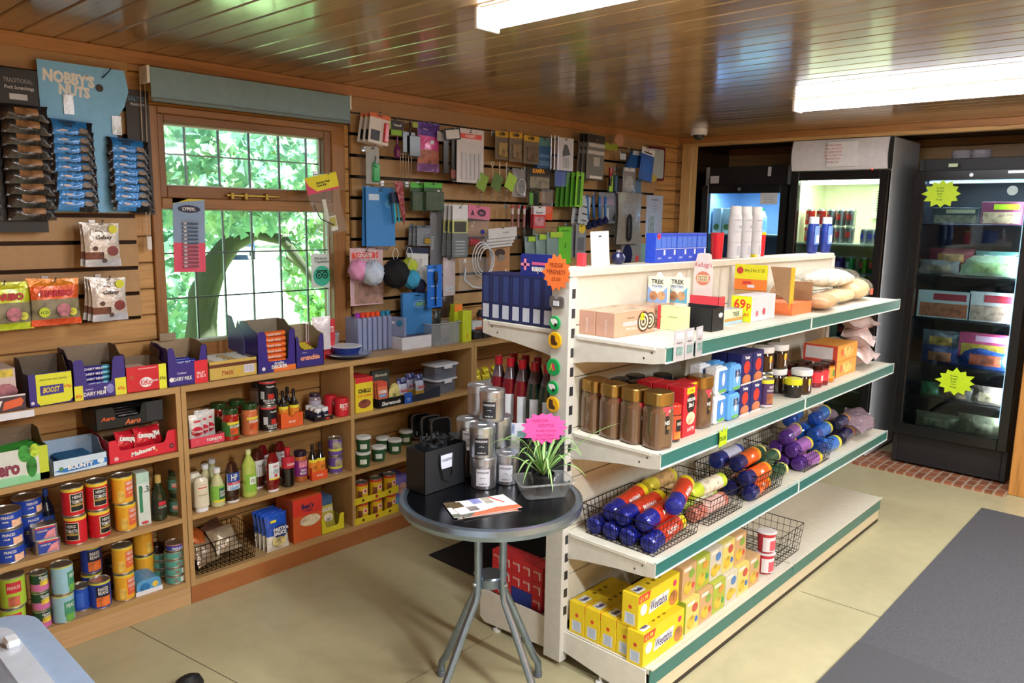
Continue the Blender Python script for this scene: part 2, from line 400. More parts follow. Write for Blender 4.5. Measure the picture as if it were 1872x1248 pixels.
c0 = ch.obj('pull_chain', t); MB().box(cx_-.014, cx_+.006, 3.193, 3.205, 1.445, 1.5, '#e9e6e2:g', c=.003).obj('chain_weight', c0)
# ceiling battens (two are in view; two unseen ones are added as fill light)
def batten(x, y, label, W=14, ln=1.52):
    t = thing('fluorescent_light', label, 'ceiling light', (x, y, ZC))
    MB().box(-.035, .035, -ln, 0, -.022, 0, '#f4f4f2:p', c=.003).box(-.05, .05, -.012, .004, -.062, 0, '#eeeeec:g', c=.004).box(-.05, .05, -ln-.004, -ln+.012, -.062, 0, '#eeeeec:g', c=.004).obj('housing', t)
    p = MB(); n = 10; pr = [(.045*math.cos(PI+PI*i/n), -.022+.045*math.sin(PI+PI*i/n)*.85) for i in range(n+1)]
    vs = [(a, -.012, b) for a, b in pr]+[(a, -ln+.012, b) for a, b in pr]
    p.add(vs, [(i, i+1, n+2+i, n+1+i) for i in range(n)], '#f4f8ff:e10', True); p.obj('diffuser', t)
    L = bpy.data.lights.new('lamp', 'AREA'); L.shape = 'RECTANGLE'; L.size = .09; L.size_y = ln-.04; L.energy = W; L.color = (.93, .97, 1)
    lo = bpy.data.objects.new('lamp', L); COL.objects.link(lo); lo.parent = t; lo.location = (0, -ln/2, -.064)
LAMP_W = 25
batten(4.0, 1.74, 'white fluorescent batten on the ceiling near the fridges')
batten(1.74, 1.74, 'white fluorescent batten at the top edge, nearer the window')
batten(1.0, -.3, 'unseen fluorescent batten added for fill behind the viewer on the left', 75)
batten(3.3, -.6, 'unseen fluorescent batten added for fill on the right hand ceiling', 55)
# dome camera
cx_, cy_ = WZ(1278, 236, 2.215)
t = thing('security_camera', 'white dome security camera on the ceiling corner', 'security camera', (cx_, cy_, ZC))
MB().lathe([(.052, -.04), (.056, -.034), (.058, 0)], '#eceae8:p', 24).obj('housing', t)
MB().lathe([(0, -.075), (.02, -.071), (.033, -.058), (.038, -.04)], '#3b3434:g', 20).obj('lens_dome', t)
# ================================================================== WOODEN SHELVING ALONG THE LEFT WALL
OAK = '#bd9662:ox'; OAKz = '#bd9662:oz'; YF = 2.983
ZT, ZA, ZB, ZD = .918, .655, .377, .100          # counter top, upper shelf, lower shelf, bottom shelf
def unit(label, x0, x1, divs, kick, back=True):
    t = thing('shelving_unit', label, 'shelving', (x0, YF, 0)); w = x1-x0; D = .25
    MB().box(0, w, 0, D, ZT-.025, ZT, OAK, c=.001).obj('worktop', t)
    edges = [0]+divs+[w-.02]
    MB().box(0, w, .0, .02, 0, .075, kick, c=.001).obj('kickboard', t)
    for i, e in enumerate(edges): MB().box(e, e+.02, 0, D, .075 if True else 0, ZT-.025, OAKz, c=.0008).obj('side_panel' if i in (0, len(edges)-1) else 'divider', t)
    for i in range(len(edges)-1):
        a, b = edges[i]+.02, edges[i+1]
        for z in (ZA, ZB): MB().box(a, b, .0, D, z-.02, z, OAK, c=.0008).obj('shelf', t)
        MB().box(a, b, 0, D, ZD-.025, ZD, OAK, c=.0008).obj('bottom_shelf', t)
    return t
unit('oak shelving unit at the left edge below the black and blue nut cards', .35, 1.296, [], '#c9a274:ox')
unit('oak two-bay shelving unit under the window with an orange brown kickboard', 1.298, 2.915, [.802], '#a8683a:ox')
unit('oak shelving unit half hidden behind the metal gondola', 2.917, 4.6, [.85], '#a8683a:ox')
# ================================================================== METAL GONDOLA
CRM = '#d2cbb9:p'; GRN = '#30706a:g'; GX0, GX1 = 2.035, 4.29; GJ = 3.153; GY = 1.64
S1, S2, S3, S0 = 1.21, .872, .508, .135           # front shelf tops
g = thing('gondola_shelving', 'cream metal double-sided gondola shelving with green price strips', 'shelving', (GX0, GY, 0))
for x in (-.03, GJ-GX0-.02, GX1-GX0-.01):
    p = MB().box(x, x+.04, -.04, .04, 0.02, 1.42, '#ccc9c1:p', c=.003)
    z = .2
    while z < 1.38:
        if x < 0:
            p.box(x+.012, x+.03, -.0408, -.0395, z, z+.032, '#2a2a2c:p')
        z += .0667
    p.obj('upright', g)
for x0, x1 in ((0.005, GJ-GX0-.02), (GJ-GX0+.02, GX1-GX0-.01)):
    z = .16
    while z < 1.40: p = MB().box(x0, x1, -.03, .03, z+.0015, min(z+.178, 1.405), CRM, c=.0015).obj('back_panel', g); z += .18
MB().box(-.035, GX1-GX0+.0, -.045, .045, 1.405, 1.435, CRM, c=.004).obj('top_cap', g)
MB().box(-.034, -.032, -.012, .012, 1.425, 1.44, '#8a8a88:m').obj('cap_clip', g)
def shelf_front(z, x0, x1, base=False, sgn=-1, dep=.375, strip=GRN):
    yf = sgn*(.03+dep-.012)  # front edge
    p = MB().box(x0, x1, min(sgn*.032, yf), max(sgn*.032, yf), z-.018, z, CRM, c=.001)
    sh = p.obj('shelf', g)
    if not base: MB().box(x0, x1, yf+sgn*.0, yf+sgn*.004, z-.045, z-.001, strip if isinstance(strip, str) else strip, c=.0005).box(x0, x1, yf, yf+sgn*.007, z-.050, z-.045, '#dfe8e6:g').box(x0, x1, yf, yf+sgn*.008, z-.001, z+.003, '#bcd0c6:g').obj('price_strip', sh)
    else: MB().box(x0, x1, yf, yf+sgn*.004, z-.062, z-.001, strip).box(x0, x1, yf, yf+sgn*.012, z-.0005, z+.005, CRM).obj('price_strip', sh)
    return sh
def bracket(z, x, sgn=-1, dep=.375):
    yf = sgn*(.03+dep-.012); y0 = sgn*.035
    pts = [(y0, z+.0), (yf+sgn*.006, z-.002), (yf+sgn*.006, z-.048), (yf-sgn*.04, z-.056), (yf*.6+y0*.4, z-.064), (y0+sgn*.06, z-.085), (y0, z-.098)]
    p = MB().prism(pts, x, x+.003, '#d2cec3:p', 'x')
    p.box(x-.003, x, min(y0+sgn*.02, yf-sgn*.03), max(y0+sgn*.02, yf-sgn*.03), z-.012, z, '#dcd8cd:p', c=.001)
    for q in (.88, .8): p.disc(yf*q+y0*(1-q), z-.02-(0.02 if q < .85 else 0), .0035, '#33302c:p', x-.0008, 'x', 8)
    p.obj('shelf_bracket', g)
W_ = GX1-GX0; J_ = GJ-GX0
for z in (S1, S2, S3):
    shelf_front(z, 0, J_-.004); shelf_front(z, J_+.004, W_); bracket(z, -.003); bracket(z, J_-.002); bracket(z, W_)
    MB().box(J_-.006, J_+.006, -.398, -.384, z-.05, z+.003, '#e8ecea:g', c=.001).obj('strip_joiner', g)
shelf_front(S0, 0, J_-.004, True); shelf_front(S0, J_+.004, W_, True)
MB().box(0, W_, -.392, -.38, .018, S0-.062, '#cfc3a4:p').box(0, W_, -.392, -.36, 0, .016, '#2b2320:p').obj('base_plinth', g)
MB().prism([(-.035, .135), (-.385, .135), (-.39, .03), (-.36, .012), (-.035, .06)], -.012, -.006, '#dddad0:p', 'x').obj('base_end_plate', g)
MB().prism([(-.035, .135), (-.385, .135), (-.39, .03), (-.36, .012), (-.035, .06)], W_, W_+.006, '#dddad0:p', 'x').obj('base_end_plate', g)
MB().box(J_-.006, J_+.006, -.394, -.39, .07, S0+.004, '#e8ecea:g').obj('strip_joiner', g)
# aisle side (towards the wooden shelving)
for z, dp in ((1.218, .37), (.805, .37)):
    shelf_front(z, 0, J_-.004, sgn=1, dep=dp, strip='#e6e2d6:p'); shelf_front(z, J_+.004, W_, sgn=1, dep=dp, strip='#e6e2d6:p'); bracket(z, -.003, 1, dp); bracket(z, W_, 1, dp)
shelf_front(.135, 0, J_-.004, True, 1, .37, '#e6e2d6:p'); shelf_front(.135, J_+.004, W_, True, 1, .37, '#e6e2d6:p')
MB().prism([(.035, .16), (.385, .15), (.385, .035), (.36, .018), (.035, .04)], -.012, -.006, '#dddad0:p', 'x').obj('base_end_plate', g)
MB().box(0, W_, .372, .384, .03, .075, '#cfc9b8:p').obj('base_plinth', g)
for y in (-.2, .3): MB().lathe([(.018, 0), (.018, .008), (.007, .012), (.007, .045)], '#d8d6cf:p', 12, 0.0, y).obj('levelling_foot', g)
# ================================================================== FRIDGES
def shelf_wire(p, x0, x1, y0, y1, z, m): 
    p.box(x0, x1, y0, y1, z-.006, z, m)
def fridge(label, X, y0, y1, top, body, inside, canopy=None, gz=(.3, 1.86), shelves=(), frame='#17181a:g', D=.6, side=None, cz=None, z0=.02):
    """front plane at X facing -x, spans y0..y1"""
    t = thing('display_fridge', label, 'fridge', (X, (y0+y1)/2, 0)); a = -(y1-y0)/2; b = -a
    side = side or body
    c = MB()
    c.box(.05, D, a, a+.03, z0, top, side, c=.003).box(.05, D, b-.03, b, z0, top, side, c=.003).box(D-.03, D-.001, a+.03, b-.03, z0, top-.001, body).box(.051, D-.03, a+.03, b-.03, z0+.001, gz[0]-.06, body, c=.003).box(.051, D-.03, a+.03, b-.03, gz[1]+.05, top-.001, body, c=.003)
    c.obj('cabinet', t)
    L = MB().box(.06, D-.04, a+.03, a+.034, gz[0]-.05, gz[1]+.04, inside).box(.06, D-.04, b-.034, b-.03, gz[0]-.05, gz[1]+.04, inside).box(D-.04, D-.036, a+.03, b-.03, gz[0]-.05, gz[1]+.04, inside).box(.06, D-.04, a+.03, b-.03, gz[1]+.03, gz[1]+.04, inside).box(.06, D-.04, a+.03, b-.03, gz[0]-.06, gz[0]-.05, inside)
    L.obj('liner', t)
    d = MB(); fw = .055
    d.box(0, .045, a, a+fw, gz[0]-.07, gz[1]+.06, frame, c=.004).box(0, .045, b-fw, b, gz[0]-.07, gz[1]+.06, frame, c=.004).box(0, .045, a+fw, b-fw, gz[0]-.07, gz[0], frame, c=.003).box(0, .045, a+fw, b-fw, gz[1], gz[1]+.06, frame, c=.003)
    dd = d.obj('door', t)
    MB().box(.012, .018, a+fw-.004, b-fw+.004, gz[0]-.004, gz[1]+.004, '#cfe0e4:G').obj('door_glass', dd)
    if cz:  # canopy: curved sign panel
        n = 8; pr = [(.05, cz[0]), (-.002, cz[0])]+[(-.012-.022*math.sin(PI*i/n), cz[0]+(cz[1]-cz[0])*i/n) for i in range(n+1)]+[(.05, cz[1])]
        MB().prism([(x, z) for x, z in pr], a+.004, b-.004, canopy, 'y').obj('canopy', t)
        for e in (a, b-.006): MB().prism([(x-.003, z) for x, z in pr], e, e+.006, '#2b2f31:p', 'y').obj('canopy_end', t)
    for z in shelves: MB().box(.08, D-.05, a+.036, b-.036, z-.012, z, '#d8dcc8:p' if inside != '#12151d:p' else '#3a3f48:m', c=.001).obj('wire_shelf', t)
    return t, a, b
FA, aA, bA = fridge('black glass-door drinks fridge left of the white-topped one', 5.42, 2.38, 3.06, 2.0, '#16171a:p', '#a9c4e8:p', gz=(.3, 1.80), shelves=(.55, .85, 1.15, 1.50), side='#8d939c:p')
FB, aB, bB = fridge('tall drinks fridge with a white curved sign panel and lit cans', 5.36, 1.69, 2.335, 2.15, '#9aa0a6:p', '#e4e0c0:p', '#e2e2e6:p', gz=(.28, 1.88), shelves=(.45, .80, 1.135, 1.455), side='#b4b9c0:p', cz=(1.945, 2.145))
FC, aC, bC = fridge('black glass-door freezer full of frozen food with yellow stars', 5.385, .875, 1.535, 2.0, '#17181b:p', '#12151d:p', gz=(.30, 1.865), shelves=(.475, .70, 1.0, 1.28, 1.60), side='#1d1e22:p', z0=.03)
for F, a, b, e, col, z in ((FA, aA, bA, 5, (.72, .85, 1), 1.83), (FB, aB, bB, 9, (1, .96, .82), 1.905), (FC, aC, bC, 9, (.8, .88, 1), 1.9)):
    L = bpy.data.lights.new('lamp', 'AREA'); L.shape = 'RECTANGLE'; L.size = .05; L.size_y = b-a-.16; L.energy = e; L.color = col
    lo = bpy.data.objects.new('lamp', L); COL.objects.link(lo); lo.parent = F; lo.location = (.10, 0, z-.012)
L = bpy.data.lights.new('lamp', 'AREA'); L.shape = 'RECTANGLE'; L.size = .03; L.size_y = 1.4; L.energy = 9; L.color = (.85, .9, 1)  # upright fill lamp added to brighten the freezer's lower shelves
lo = bpy.data.objects.new('lamp', L); COL.objects.link(lo); lo.parent = FC; lo.location = (.075, aC+.06, 1.08); lo.rotation_euler = (Matrix.Rotation(math.radians(35), 4, 'Z') @ Matrix.Rotation(-PI/2, 4, 'Y') @ Matrix.Rotation(PI/2, 4, 'Z')).to_euler()
MB().box(.062, .068, aC+.045, aC+.07, .38, 1.78, '#dfe8f4:e1').obj('added_fill_strip', FC)  # glowing strip added to go with the freezer fill lamp
MB().tube([(.09, aB+.09, 1.87), (.09, bB-.09, 1.87)], .017, '#fbffda:e6', 10).obj('light_tube', FB)
vt = MB().box(.50, .555, aB+.04, aB+.26, 1.63, 1.86, '#e3e6bd:p', c=.002)
for i in range(9):
    for j in range(2): vt.box(.499, .5, aB+.06+j*.09, aB+.135+j*.09, 1.68+i*.017, 1.688+i*.017, '#5d6046:p')
vt.obj('vent_panel', FB)
n_ = MB().box(-.038, -.0365, -.13, .07, 1.965, 2.125, '#eeeef0:p')
for i, s in enumerate(('PLEASE ENSURE', 'THAT THE DOOR', 'IS CLOSED AFTER', 'USE TO KEEP THE', 'DRINKS COLD', 'THANK YOU')):
    n_.text(s, '#d98a90:p', .03, 2.105-i*.022, .011, -.039, 'x', w=.15)
n_.obj('paper_notice', FB)
MB().disc(-.22, 1.955-.012, .005, '#ff2a20:e3', -.012, 'x').obj('power_light', FB)
# labels and badges on the black fridge and the freezer
p = MB().box(-.004, -.002, .20, .27, 1.875, 1.93, '#c8c8cc:p').obj('paper_label', FA)
MB().box(-.004, -.002, -.21, -.185, 1.92, 1.985, '#c0c2c6:p').obj('paper_label', FA)
p = MB().box(-.004, -.002, -.27, -.14, 1.72, 1.80, '#dfe4ea:p')
for i in range(4): p.text('CHILLED MILK %d' % (i+1) if 0 else '--- -- ---', '#7a8088:p', -.205, 1.785-i*.016, .003, -.005, 'x', w=.10)
p.obj('price_label', FA)
MB().lathe([(.012, 0), (.012, .004)], '#b9bcc0:m', 12, T=Matrix.Translation((-.001, .03, 1.83)) @ Matrix.Rotation(-PI/2, 4, 'Y')).obj('lock', FA)
MB().lathe([(.011, 0), (.011, .004)], '#b9bcc0:m', 12, T=Matrix.Translation((-.001, .02, 1.895)) @ Matrix.Rotation(-PI/2, 4, 'Y')).obj('lock', FC)
MB().lathe([(.028, 0), (.028, .003)], '#b8cdd0:g', 20, T=Matrix.Translation((.011, -.20, 1.80)) @ Matrix.Rotation(-PI/2, 4, 'Y')).obj('round_badge', FC)
MB().box(.04, .1, aC+.07, bC-.07, 1.85, 1.862, '#dfe8f4:e2').obj('light_tube', FC)
MB().box(-.003, -.001, .1, .15, 1.945, 1.965, '#c2d8b8:p').obj('badge', FC); MB().box(-.0028, -.001, -.25, -.17, 1.90, 1.915, '#c9cdd2:m').obj('name_plate', FC)
# ================================================================== BISTRO TABLE
TX, TY, TZ, TR = 1.700, 1.655, .715, .292
BLU = '#8d9db0:m'
t = thing('bistro_table', 'small round bistro table with a black glass top and grey metal rim', 'table', (TX, TY, 0))
MB().lathe([(TR-.02, TZ-.032), (TR-.004, TZ-.032), (TR+.002, TZ-.016), (TR, TZ+.001), (TR-.012, TZ+.004), (TR-.022, TZ+.001), (TR-.022, TZ-.02)], BLU, 64).obj('rim', t)
MB().lathe([(0, TZ-.006), (TR-.02, TZ-.006), (TR-.02, TZ)], '#07080c:g', 64).obj('glass_top', t)
LA = [PI*.5+.08, PI*1.0+.08, PI*1.5+.08, .08-.2+.05]
LA = [1.66, -.14, 1.66+PI, -.14+PI]
for a in LA:
    c, s = math.cos(a), math.sin(a); P = []
    for r, z in ((.052, TZ-.03), (.052, .62), (.05, .45), (.052, .40), (.06, .372), (.10, .29), (.195, .085), (.215, .055), (.218, .03), (.218, .0)): P.append((c*r, s*r, z))
    l = MB().tube(P, .0125, BLU, 12).obj('leg', t); MB().lathe([(.0145, 0), (.0145, .018), (.013, .02)], '#5d6470:p', 10, c*.218, s*.218).obj('rubber_foot', l)
    for z in (.62, .43): MB().lathe([(0, .006), (.006, .005), (.008, 0)], '#b8c2cc:m', 10, T=Matrix.Translation((c*.064, s*.064, z)) @ Matrix.Rotation(a, 4, 'Z') @ Matrix.Rotation(PI/2, 4, 'Y')).obj('bolt', l)
MB().lathe([(.042, .60), (.045, .602), (.045, .635), (.042, .64)], '#8794a6:m', 24).obj('collar', t)
MB().lathe([(.0, .448), (.02, .449), (.043, .45), (.046, .445), (.046, .415), (.03, .412)], '#7e8c9c:m', 24).obj('lower_plate', t)
# ================================================================== FLOOR MATS
def mat(px, label, col, c=None, th=.006):
    pts = [WZ(a, b, 0) for a, b in px]; cx = sum(p[0] for p in pts)/len(pts); cy = sum(p[1] for p in pts)/len(pts)
    p = MB().prism([(x-cx, y-cy) for x, y in pts], 0.001, th, col, 'z'); return solid('floor_mat', p, label, 'mat', (cx, cy, 0))
a, b, c_ = WZ(1795, 931, 0), WZ(1572, 1180, 0), WZ(1872, 950, 0)
m1 = MB().prism([(0, 0), (2.2, 0), (2.2, -1.15), (0, -1.15)], .001, .007, '#515156:n', 'z'); solid('floor_mat', m1, 'long dark grey ribbed mat running towards the freezer', 'mat', (2.72, .885, 0))
m1 = MB().prism([(0, 0), (1.6, 0), (1.6, -1.0), (0, -1.0)], .0, .006, '#4c4c50:n', 'z'); solid('floor_mat', m1, 'grey ribbed mat overlapping at the bottom right corner', 'mat', (1.34, .915, .0075), rz=-.02)
p = MB().prism([(-.33, -.2), (.33, -.2), (.33, .2), (-.33, .2)], .001, .007, '#17171a:n', 'z')
q0, q1, q2 = WZ(800, 1000, 0), WZ(868, 1052, 0), WZ(895, 962, 0)
solid('floor_mat', p, 'black doormat on the floor behind the round table', 'mat', (2.62, 2.44, 0), rz=0)
# ================================================================== CHEST FREEZER
t = thing('chest_freezer', 'white chest freezer with a sliding glass lid in the bottom left corner', 'freezer', (0, 0, 0))
fx, fy = .385, 1.60
def rc(x0, x1, y0, y1, r, n=6):
    P = []
    for cx, cy, a0 in ((x1-r, y1-r, 0), (x0+r, y1-r, PI/2), (x0+r, y0+r, PI), (x1-r, y0+r, 1.5*PI)):
        for i in range(n+1): a = a0+PI/2*i/n; P.append((cx+r*math.cos(a), cy+r*math.sin(a)))
    return P
TF = Matrix.Translation((0, 0, 0))
out = rc(-.9, fx, .2, fy, .06); inn = rc(-.86, fx-.045, .25, fy-.05, .04)
n = len(out)
def ring(o, i, z0, z1, m, mb):
    N = len(o); vs = [(x, y, z0) for x, y in o]+[(x, y, z1) for x, y in o]+[(x, y, z1) for x, y in i]+[(x, y, z0) for x, y in i]
    fs = []
    for k in range(N):
        j = (k+1) % N; fs += [(k, j, N+j, N+k), (N+k, N+j, 2*N+j, 2*N+k), (2*N+k, 2*N+j, 3*N+j, 3*N+k), (3*N+k, 3*N+j, j, k)]
    mb.add(vs, fs, m)
ring(rc(-.9, fx-.012, .2, fy-.012, .06), inn, .03, .80, '#e3e6ea:p', b_ := MB()); b_.flat(inn, '#cfd8e0:p', .25, 'z'); b_.obj('cabinet', t)
ring(out, inn, .80, .85, '#9fb2cc:g', b_ := MB()); b_.obj('rim', t)
ring(rc(-.86, fx-.05, .25, fy-.055, .04), rc(-.82, fx-.09, .3, fy-.10, .03), .85, .862, '#c6cdd6:g', b_ := MB()); b_.obj('lid_frame', t)
lid = MB().flat(rc(-.82, fx-.09, .3, fy-.10, .03), '#a9c0d6:t', .858, 'z').obj('glass_lid', t)
MB().box(fx-.075, fx-.055, fy-.16, fy-.13, .862, .875, '#e8ecf2:g', c=.003).obj('catch', t)
MB().tube([(fx-.2, 1.25, .862), (fx-.2, 1.32, .872), (fx-.17, 1.36, .876), (fx-.12, 1.36, .876)], .011, '#c9d6e6:g', 10).obj('handle', lid)
for i, (x, y, c) in enumerate(((-.02, 1.32, '#c8d4e4:f'), (.18, 1.2, '#b8c8dc:f'), (-.25, 1.25, '#dfe6ee:f'))):
    solid('frozen_packet', MB().box(-.09, .09, -.12, .12, 0, .05, c, c=.02), ('pale frozen packet inside the chest freezer, %s' % ('middle', 'nearest the rim', 'furthest left')[i]), 'frozen packet', (x, y, .252))
solid('shoe', MB().lathe([(.05, 0), (.052, .02), (.04, .045), (.02, .055), (0, .058)], '#18181a:p', 16, sx=1, sy=.7), 'black rounded toe of a shoe on the floor at the bottom edge', 'shoe', (*WZ(345, 1262, .0), 0))
# ================================================================== OUTSIDE THE WINDOW
mb = MB().rect(-30, 60, 3.5, 70, '#c4dc98:p', -.35, 'z')
o = mb.obj('grass_field'); tag(o, 'bright grass outside the window under the trees', 'grass', kind='stuff')
solid('gravel_drive', MB().box(-12, 70, 13, 36, -.35, -.34, '#f0eee8:c'), 'pale sunlit drive beyond the trees outside the window', 'driveway')
def leafset(name, parent, cl, n, s, cols, seed):
    rr = random.Random(seed); p = MB(); bk = {c: ([], []) for c in cols}
    tot = sum(c[3]*c[4]*c[5] for c in cl)
    for (x, y, z, rx, ry, rz) in cl:
        for _ in range(int(n*rx*ry*rz/tot)):
            while 1:
                a = Vector((rr.uniform(-1, 1), rr.uniform(-1, 1), rr.uniform(-1, 1)))
                if .25 < a.length < 1: break
            c = Vector((x+a.x*rx, y+a.y*ry, z+a.z*rz)); k = s*rr.uniform(.6, 1.35)
            nrm = Vector((rr.gauss(0, .7), -1+rr.gauss(0, .5), rr.gauss(.3, .6))).normalized(); t = nrm.cross(Vector((rr.gauss(0, 1), 0, rr.gauss(0, 1)))).normalized(); b = nrm.cross(t)
            vs, fs = bk[rr.choice(cols)]; o = len(vs)
            for (u, v, w_) in ((0, -1, 0), (.55, -.35, .15), (.95, .1, .3), (.4, .3, .1), (0, 1.05, -.15), (-.4, .3, .1), (-.95, .1, .3), (-.55, -.35, .15)): vs.append(tuple(c+t*u*k+b*v*k+nrm*w_*k))
            fs += [(o, o+1, o+2, o+3, o+4), (o, o+4, o+5, o+6, o+7)]
    for c, (vs, fs) in bk.items(): p.add(vs, fs, c)
    o = p.obj(name, parent); return o
def tree(label, base, trunk, limbs, cl, n, s, cols, seed):
    t = thing('tree', label, 'tree', base)
    bx, by, bz = base; L = lambda P: [(x-bx, y-by, z-bz) for x, y, z in P]
    MB().tube(L(trunk[0]), trunk[1], '#5f5a48:c', 10).obj('trunk', t)
    for P, r in limbs: MB().tube(L(P), r, '#655f4c:c', 8).obj('branch', t)
    o = leafset('foliage', t, [(x-bx, y-by, z-bz, a, b, c) for x, y, z, a, b, c in cl], n, s, cols, seed); o['kind'] = 'stuff'
def W3(px, py, Y): x, z = WY(px, py, Y); return (x, Y, z)
G1, G2, G3 = '#bcdcc8:lf', '#d2e6c4:lf', '#a2c8b4:lf'
b0 = W3(372, 700, 6.2)
tree('tree with an arching ivy-clad trunk filling the left of the window', (b0[0], 6.2, -.35),
     ([(b0[0], 6.2, -.4), W3(368, 620, 6.2), W3(372, 540, 6.2), W3(395, 480, 6.15), W3(425, 440, 6.1), W3(470, 425, 6.0), W3(520, 440, 5.9), W3(575, 515, 5.8)], [.16, .13, .12, .10, .09, .06, .045, .03]),
     [([W3(380, 520, 6.2), W3(345, 430, 6.3), W3(320, 330, 6.4)], [.07, .05, .03]), ([W3(430, 438, 6.1), W3(450, 350, 6.2), W3(470, 240, 6.3)], [.06, .04, .03])],
     [(*W3(315, 560, 6.9), .36, .3, .8), (*W3(330, 420, 6.9), .5, .3, .45), (*W3(430, 392, 5.8), .75, .3, .16), (*W3(390, 290, 5.6), .95, .4, .38)], 2900, .055, (G1, G2, G3), 3)
b1 = W3(640, 640, 7.4)
tree('leafy tree filling the right of the window', (b1[0], 7.4, -.35),
     ([(b1[0], 7.4, -.4), W3(632, 560, 7.4), W3(610, 450, 7.4), W3(590, 330, 7.4)], [.12, .1, .08, .05]),
     [([W3(620, 520, 7.4), W3(570, 500, 7.3), W3(525, 470, 7.2)], [.04, .03, .02])],
     [(*W3(590, 470, 7.4), .5, .4, .75), (*W3(560, 290, 7.4), .95, .4, .55), (*W3(610, 560, 7.4), .4, .3, .4)], 2900, .055, (G1, G2, '#bcd98e:lf'), 5)
x, z = WY(430, 430, 12)
tree('distant pale green tree behind the parked car outside', (x+12, 38, -.35), ([(x+14, 38, -.35), (x+14, 38, 3)], [.3, .2]), [], [(x+17, 39, 4.2, 7, 1.5, 2.4), (x+10, 40, 3.8, 6, 1.5, 2.6)], 2600, .22, ('#8fb27a:lf', '#a8c48c:lf'), 9)
# parked dark car
cx_, cz_ = WY(428, 500, 32)
t = thing('car', 'dark blue car parked outside, seen through the window panes', 'car', (cx_, 32, -.34), -2.05)
k = MB().prism([(-2.1, .35), (2.1, .35), (2.15, .8), (1.9, 1.0), (1.5, 1.05), (1.1, 1.6), (-1.2, 1.65), (-1.95, 1.05), (-2.1, .9)], -.85, .85, '#34507c:g', 'y'); k.obj('body', t)
MB().prism([(1.0, 1.1), (.85, 1.55), (.1, 1.58), (.1, 1.1)], -.86, .86, '#1a2430:g').prism([(0, 1.1), (0, 1.58), (-1.1, 1.58), (-1.6, 1.1)], -.86, .86, '#1a2430:g').obj('side_window', t)
MB().prism([(1.16, 1.54), (1.18, 1.54), (1.52, 1.1), (1.50, 1.1)], -.68, .68, '#9fb4c4:g').obj('rear_window', t)
for y in (-.78, .6): MB().box(1.92, 2.17, y, y+.18, .7, .92, '#d02020:g').obj('tail_light', t)
MB().box(2.1, 2.2, -.8, .8, .4, .55, '#c8ccd4:g').obj('bumper', t)
for x in (-1.35, 1.35):
    for y in (-.86, .7): MB().lathe([(.31, 0), (.31, .18)], '#1a1a1c:p', 20, T=Matrix.Translation((x, y+.17, .31)) @ Matrix.Rotation(PI/2, 4, 'X')).obj('wheel', t)
# ================================================================== PRODUCT BUILDERS (front faces -y, base at z = 0)
def can(r, h, col, bands=(), pat=(), txt=(), n=24, rim='#c9c6bd:m', cat='tin', name='tin_can', ring_=False):
    def mk():
        t = thing(name, '', cat)
        b = MB().lathe([(r*.93, 0), (r, .001), (r, .004), (r*.985, .006), (r*.985, h-.006), (r, h-.004), (r, h-.001), (r*.93, h), (r*.9, h-.004), (0, h-.004)], rim, n)
        b.obj('tin', t)
        l = MB().lathe([(r*.993, .006), (r*.993, h-.006)], col, n)
        l.patch(r*.997, -PI, PI, .0061, .0062, col, n=n)
        for z0, z1, c in bands: l.patch(r*.998, -PI, PI, z0*h, z1*h, c, n=n)
        for i, (a0, a1, z0, z1, c) in enumerate(pat): l.patch(r*(1.003+.006*i), a0, a1, z0*h, z1*h, c, n=10)
        for s, c, u, z, hh, w in txt: l.text(s, c, u*r, z*h, hh*h, 0, w=w*r, R=r*(1.012+.006*len(pat)), bold=.015)
        l.obj('paper_label', t)
        if ring_: MB().tube([(.006*math.cos(a), r*.35+.009*math.sin(a), h) for a in [i*PI/4 for i in range(8)]], .0012, rim, 5, True).obj('ring_pull', t)
        return t
    return mk
def jar(r, h, glass, lid, lc=None, lh=.12, pat=(), txt=(), lab=(.18, .68), neck=.8, sq=0, name='glass_jar', cat='jar', labc=None):
    def mk():
        t = thing(name, '', cat); H = h*(1-lh)
        MB().lathe([(r*.85, 0), (r*.97, h*.02), (r, h*.06), (r, H*.82), (r*.93, H*.91), (r*neck, H*.96), (r*neck, H)], glass, 24, sq=sq).obj('glass', t)
        MB().lathe([(r*neck*1.06, H-.004), (r*neck*1.08, H), (r*neck*1.08, h-.003), (r*neck*1.03, h), (0, h)], lid, 24, sq=sq).obj('lid', t)
        if labc:
            l = MB().patch(r*1.006, -1.9, 1.9, lab[0]*h, lab[1]*h, labc, n=18)
            for i, (a0, a1, z0, z1, c) in enumerate(pat): l.patch(r*(1.012+.006*i), a0, a1, z0*h, z1*h, c, n=10)
            for s, c, u, z, hh, w in txt: l.text(s, c, u*r, z*h, hh*h, 0, w=w*r, R=r*(1.02+.006*len(pat)), bold=.015)
            l.obj('paper_label', t)
        return t
    return mk
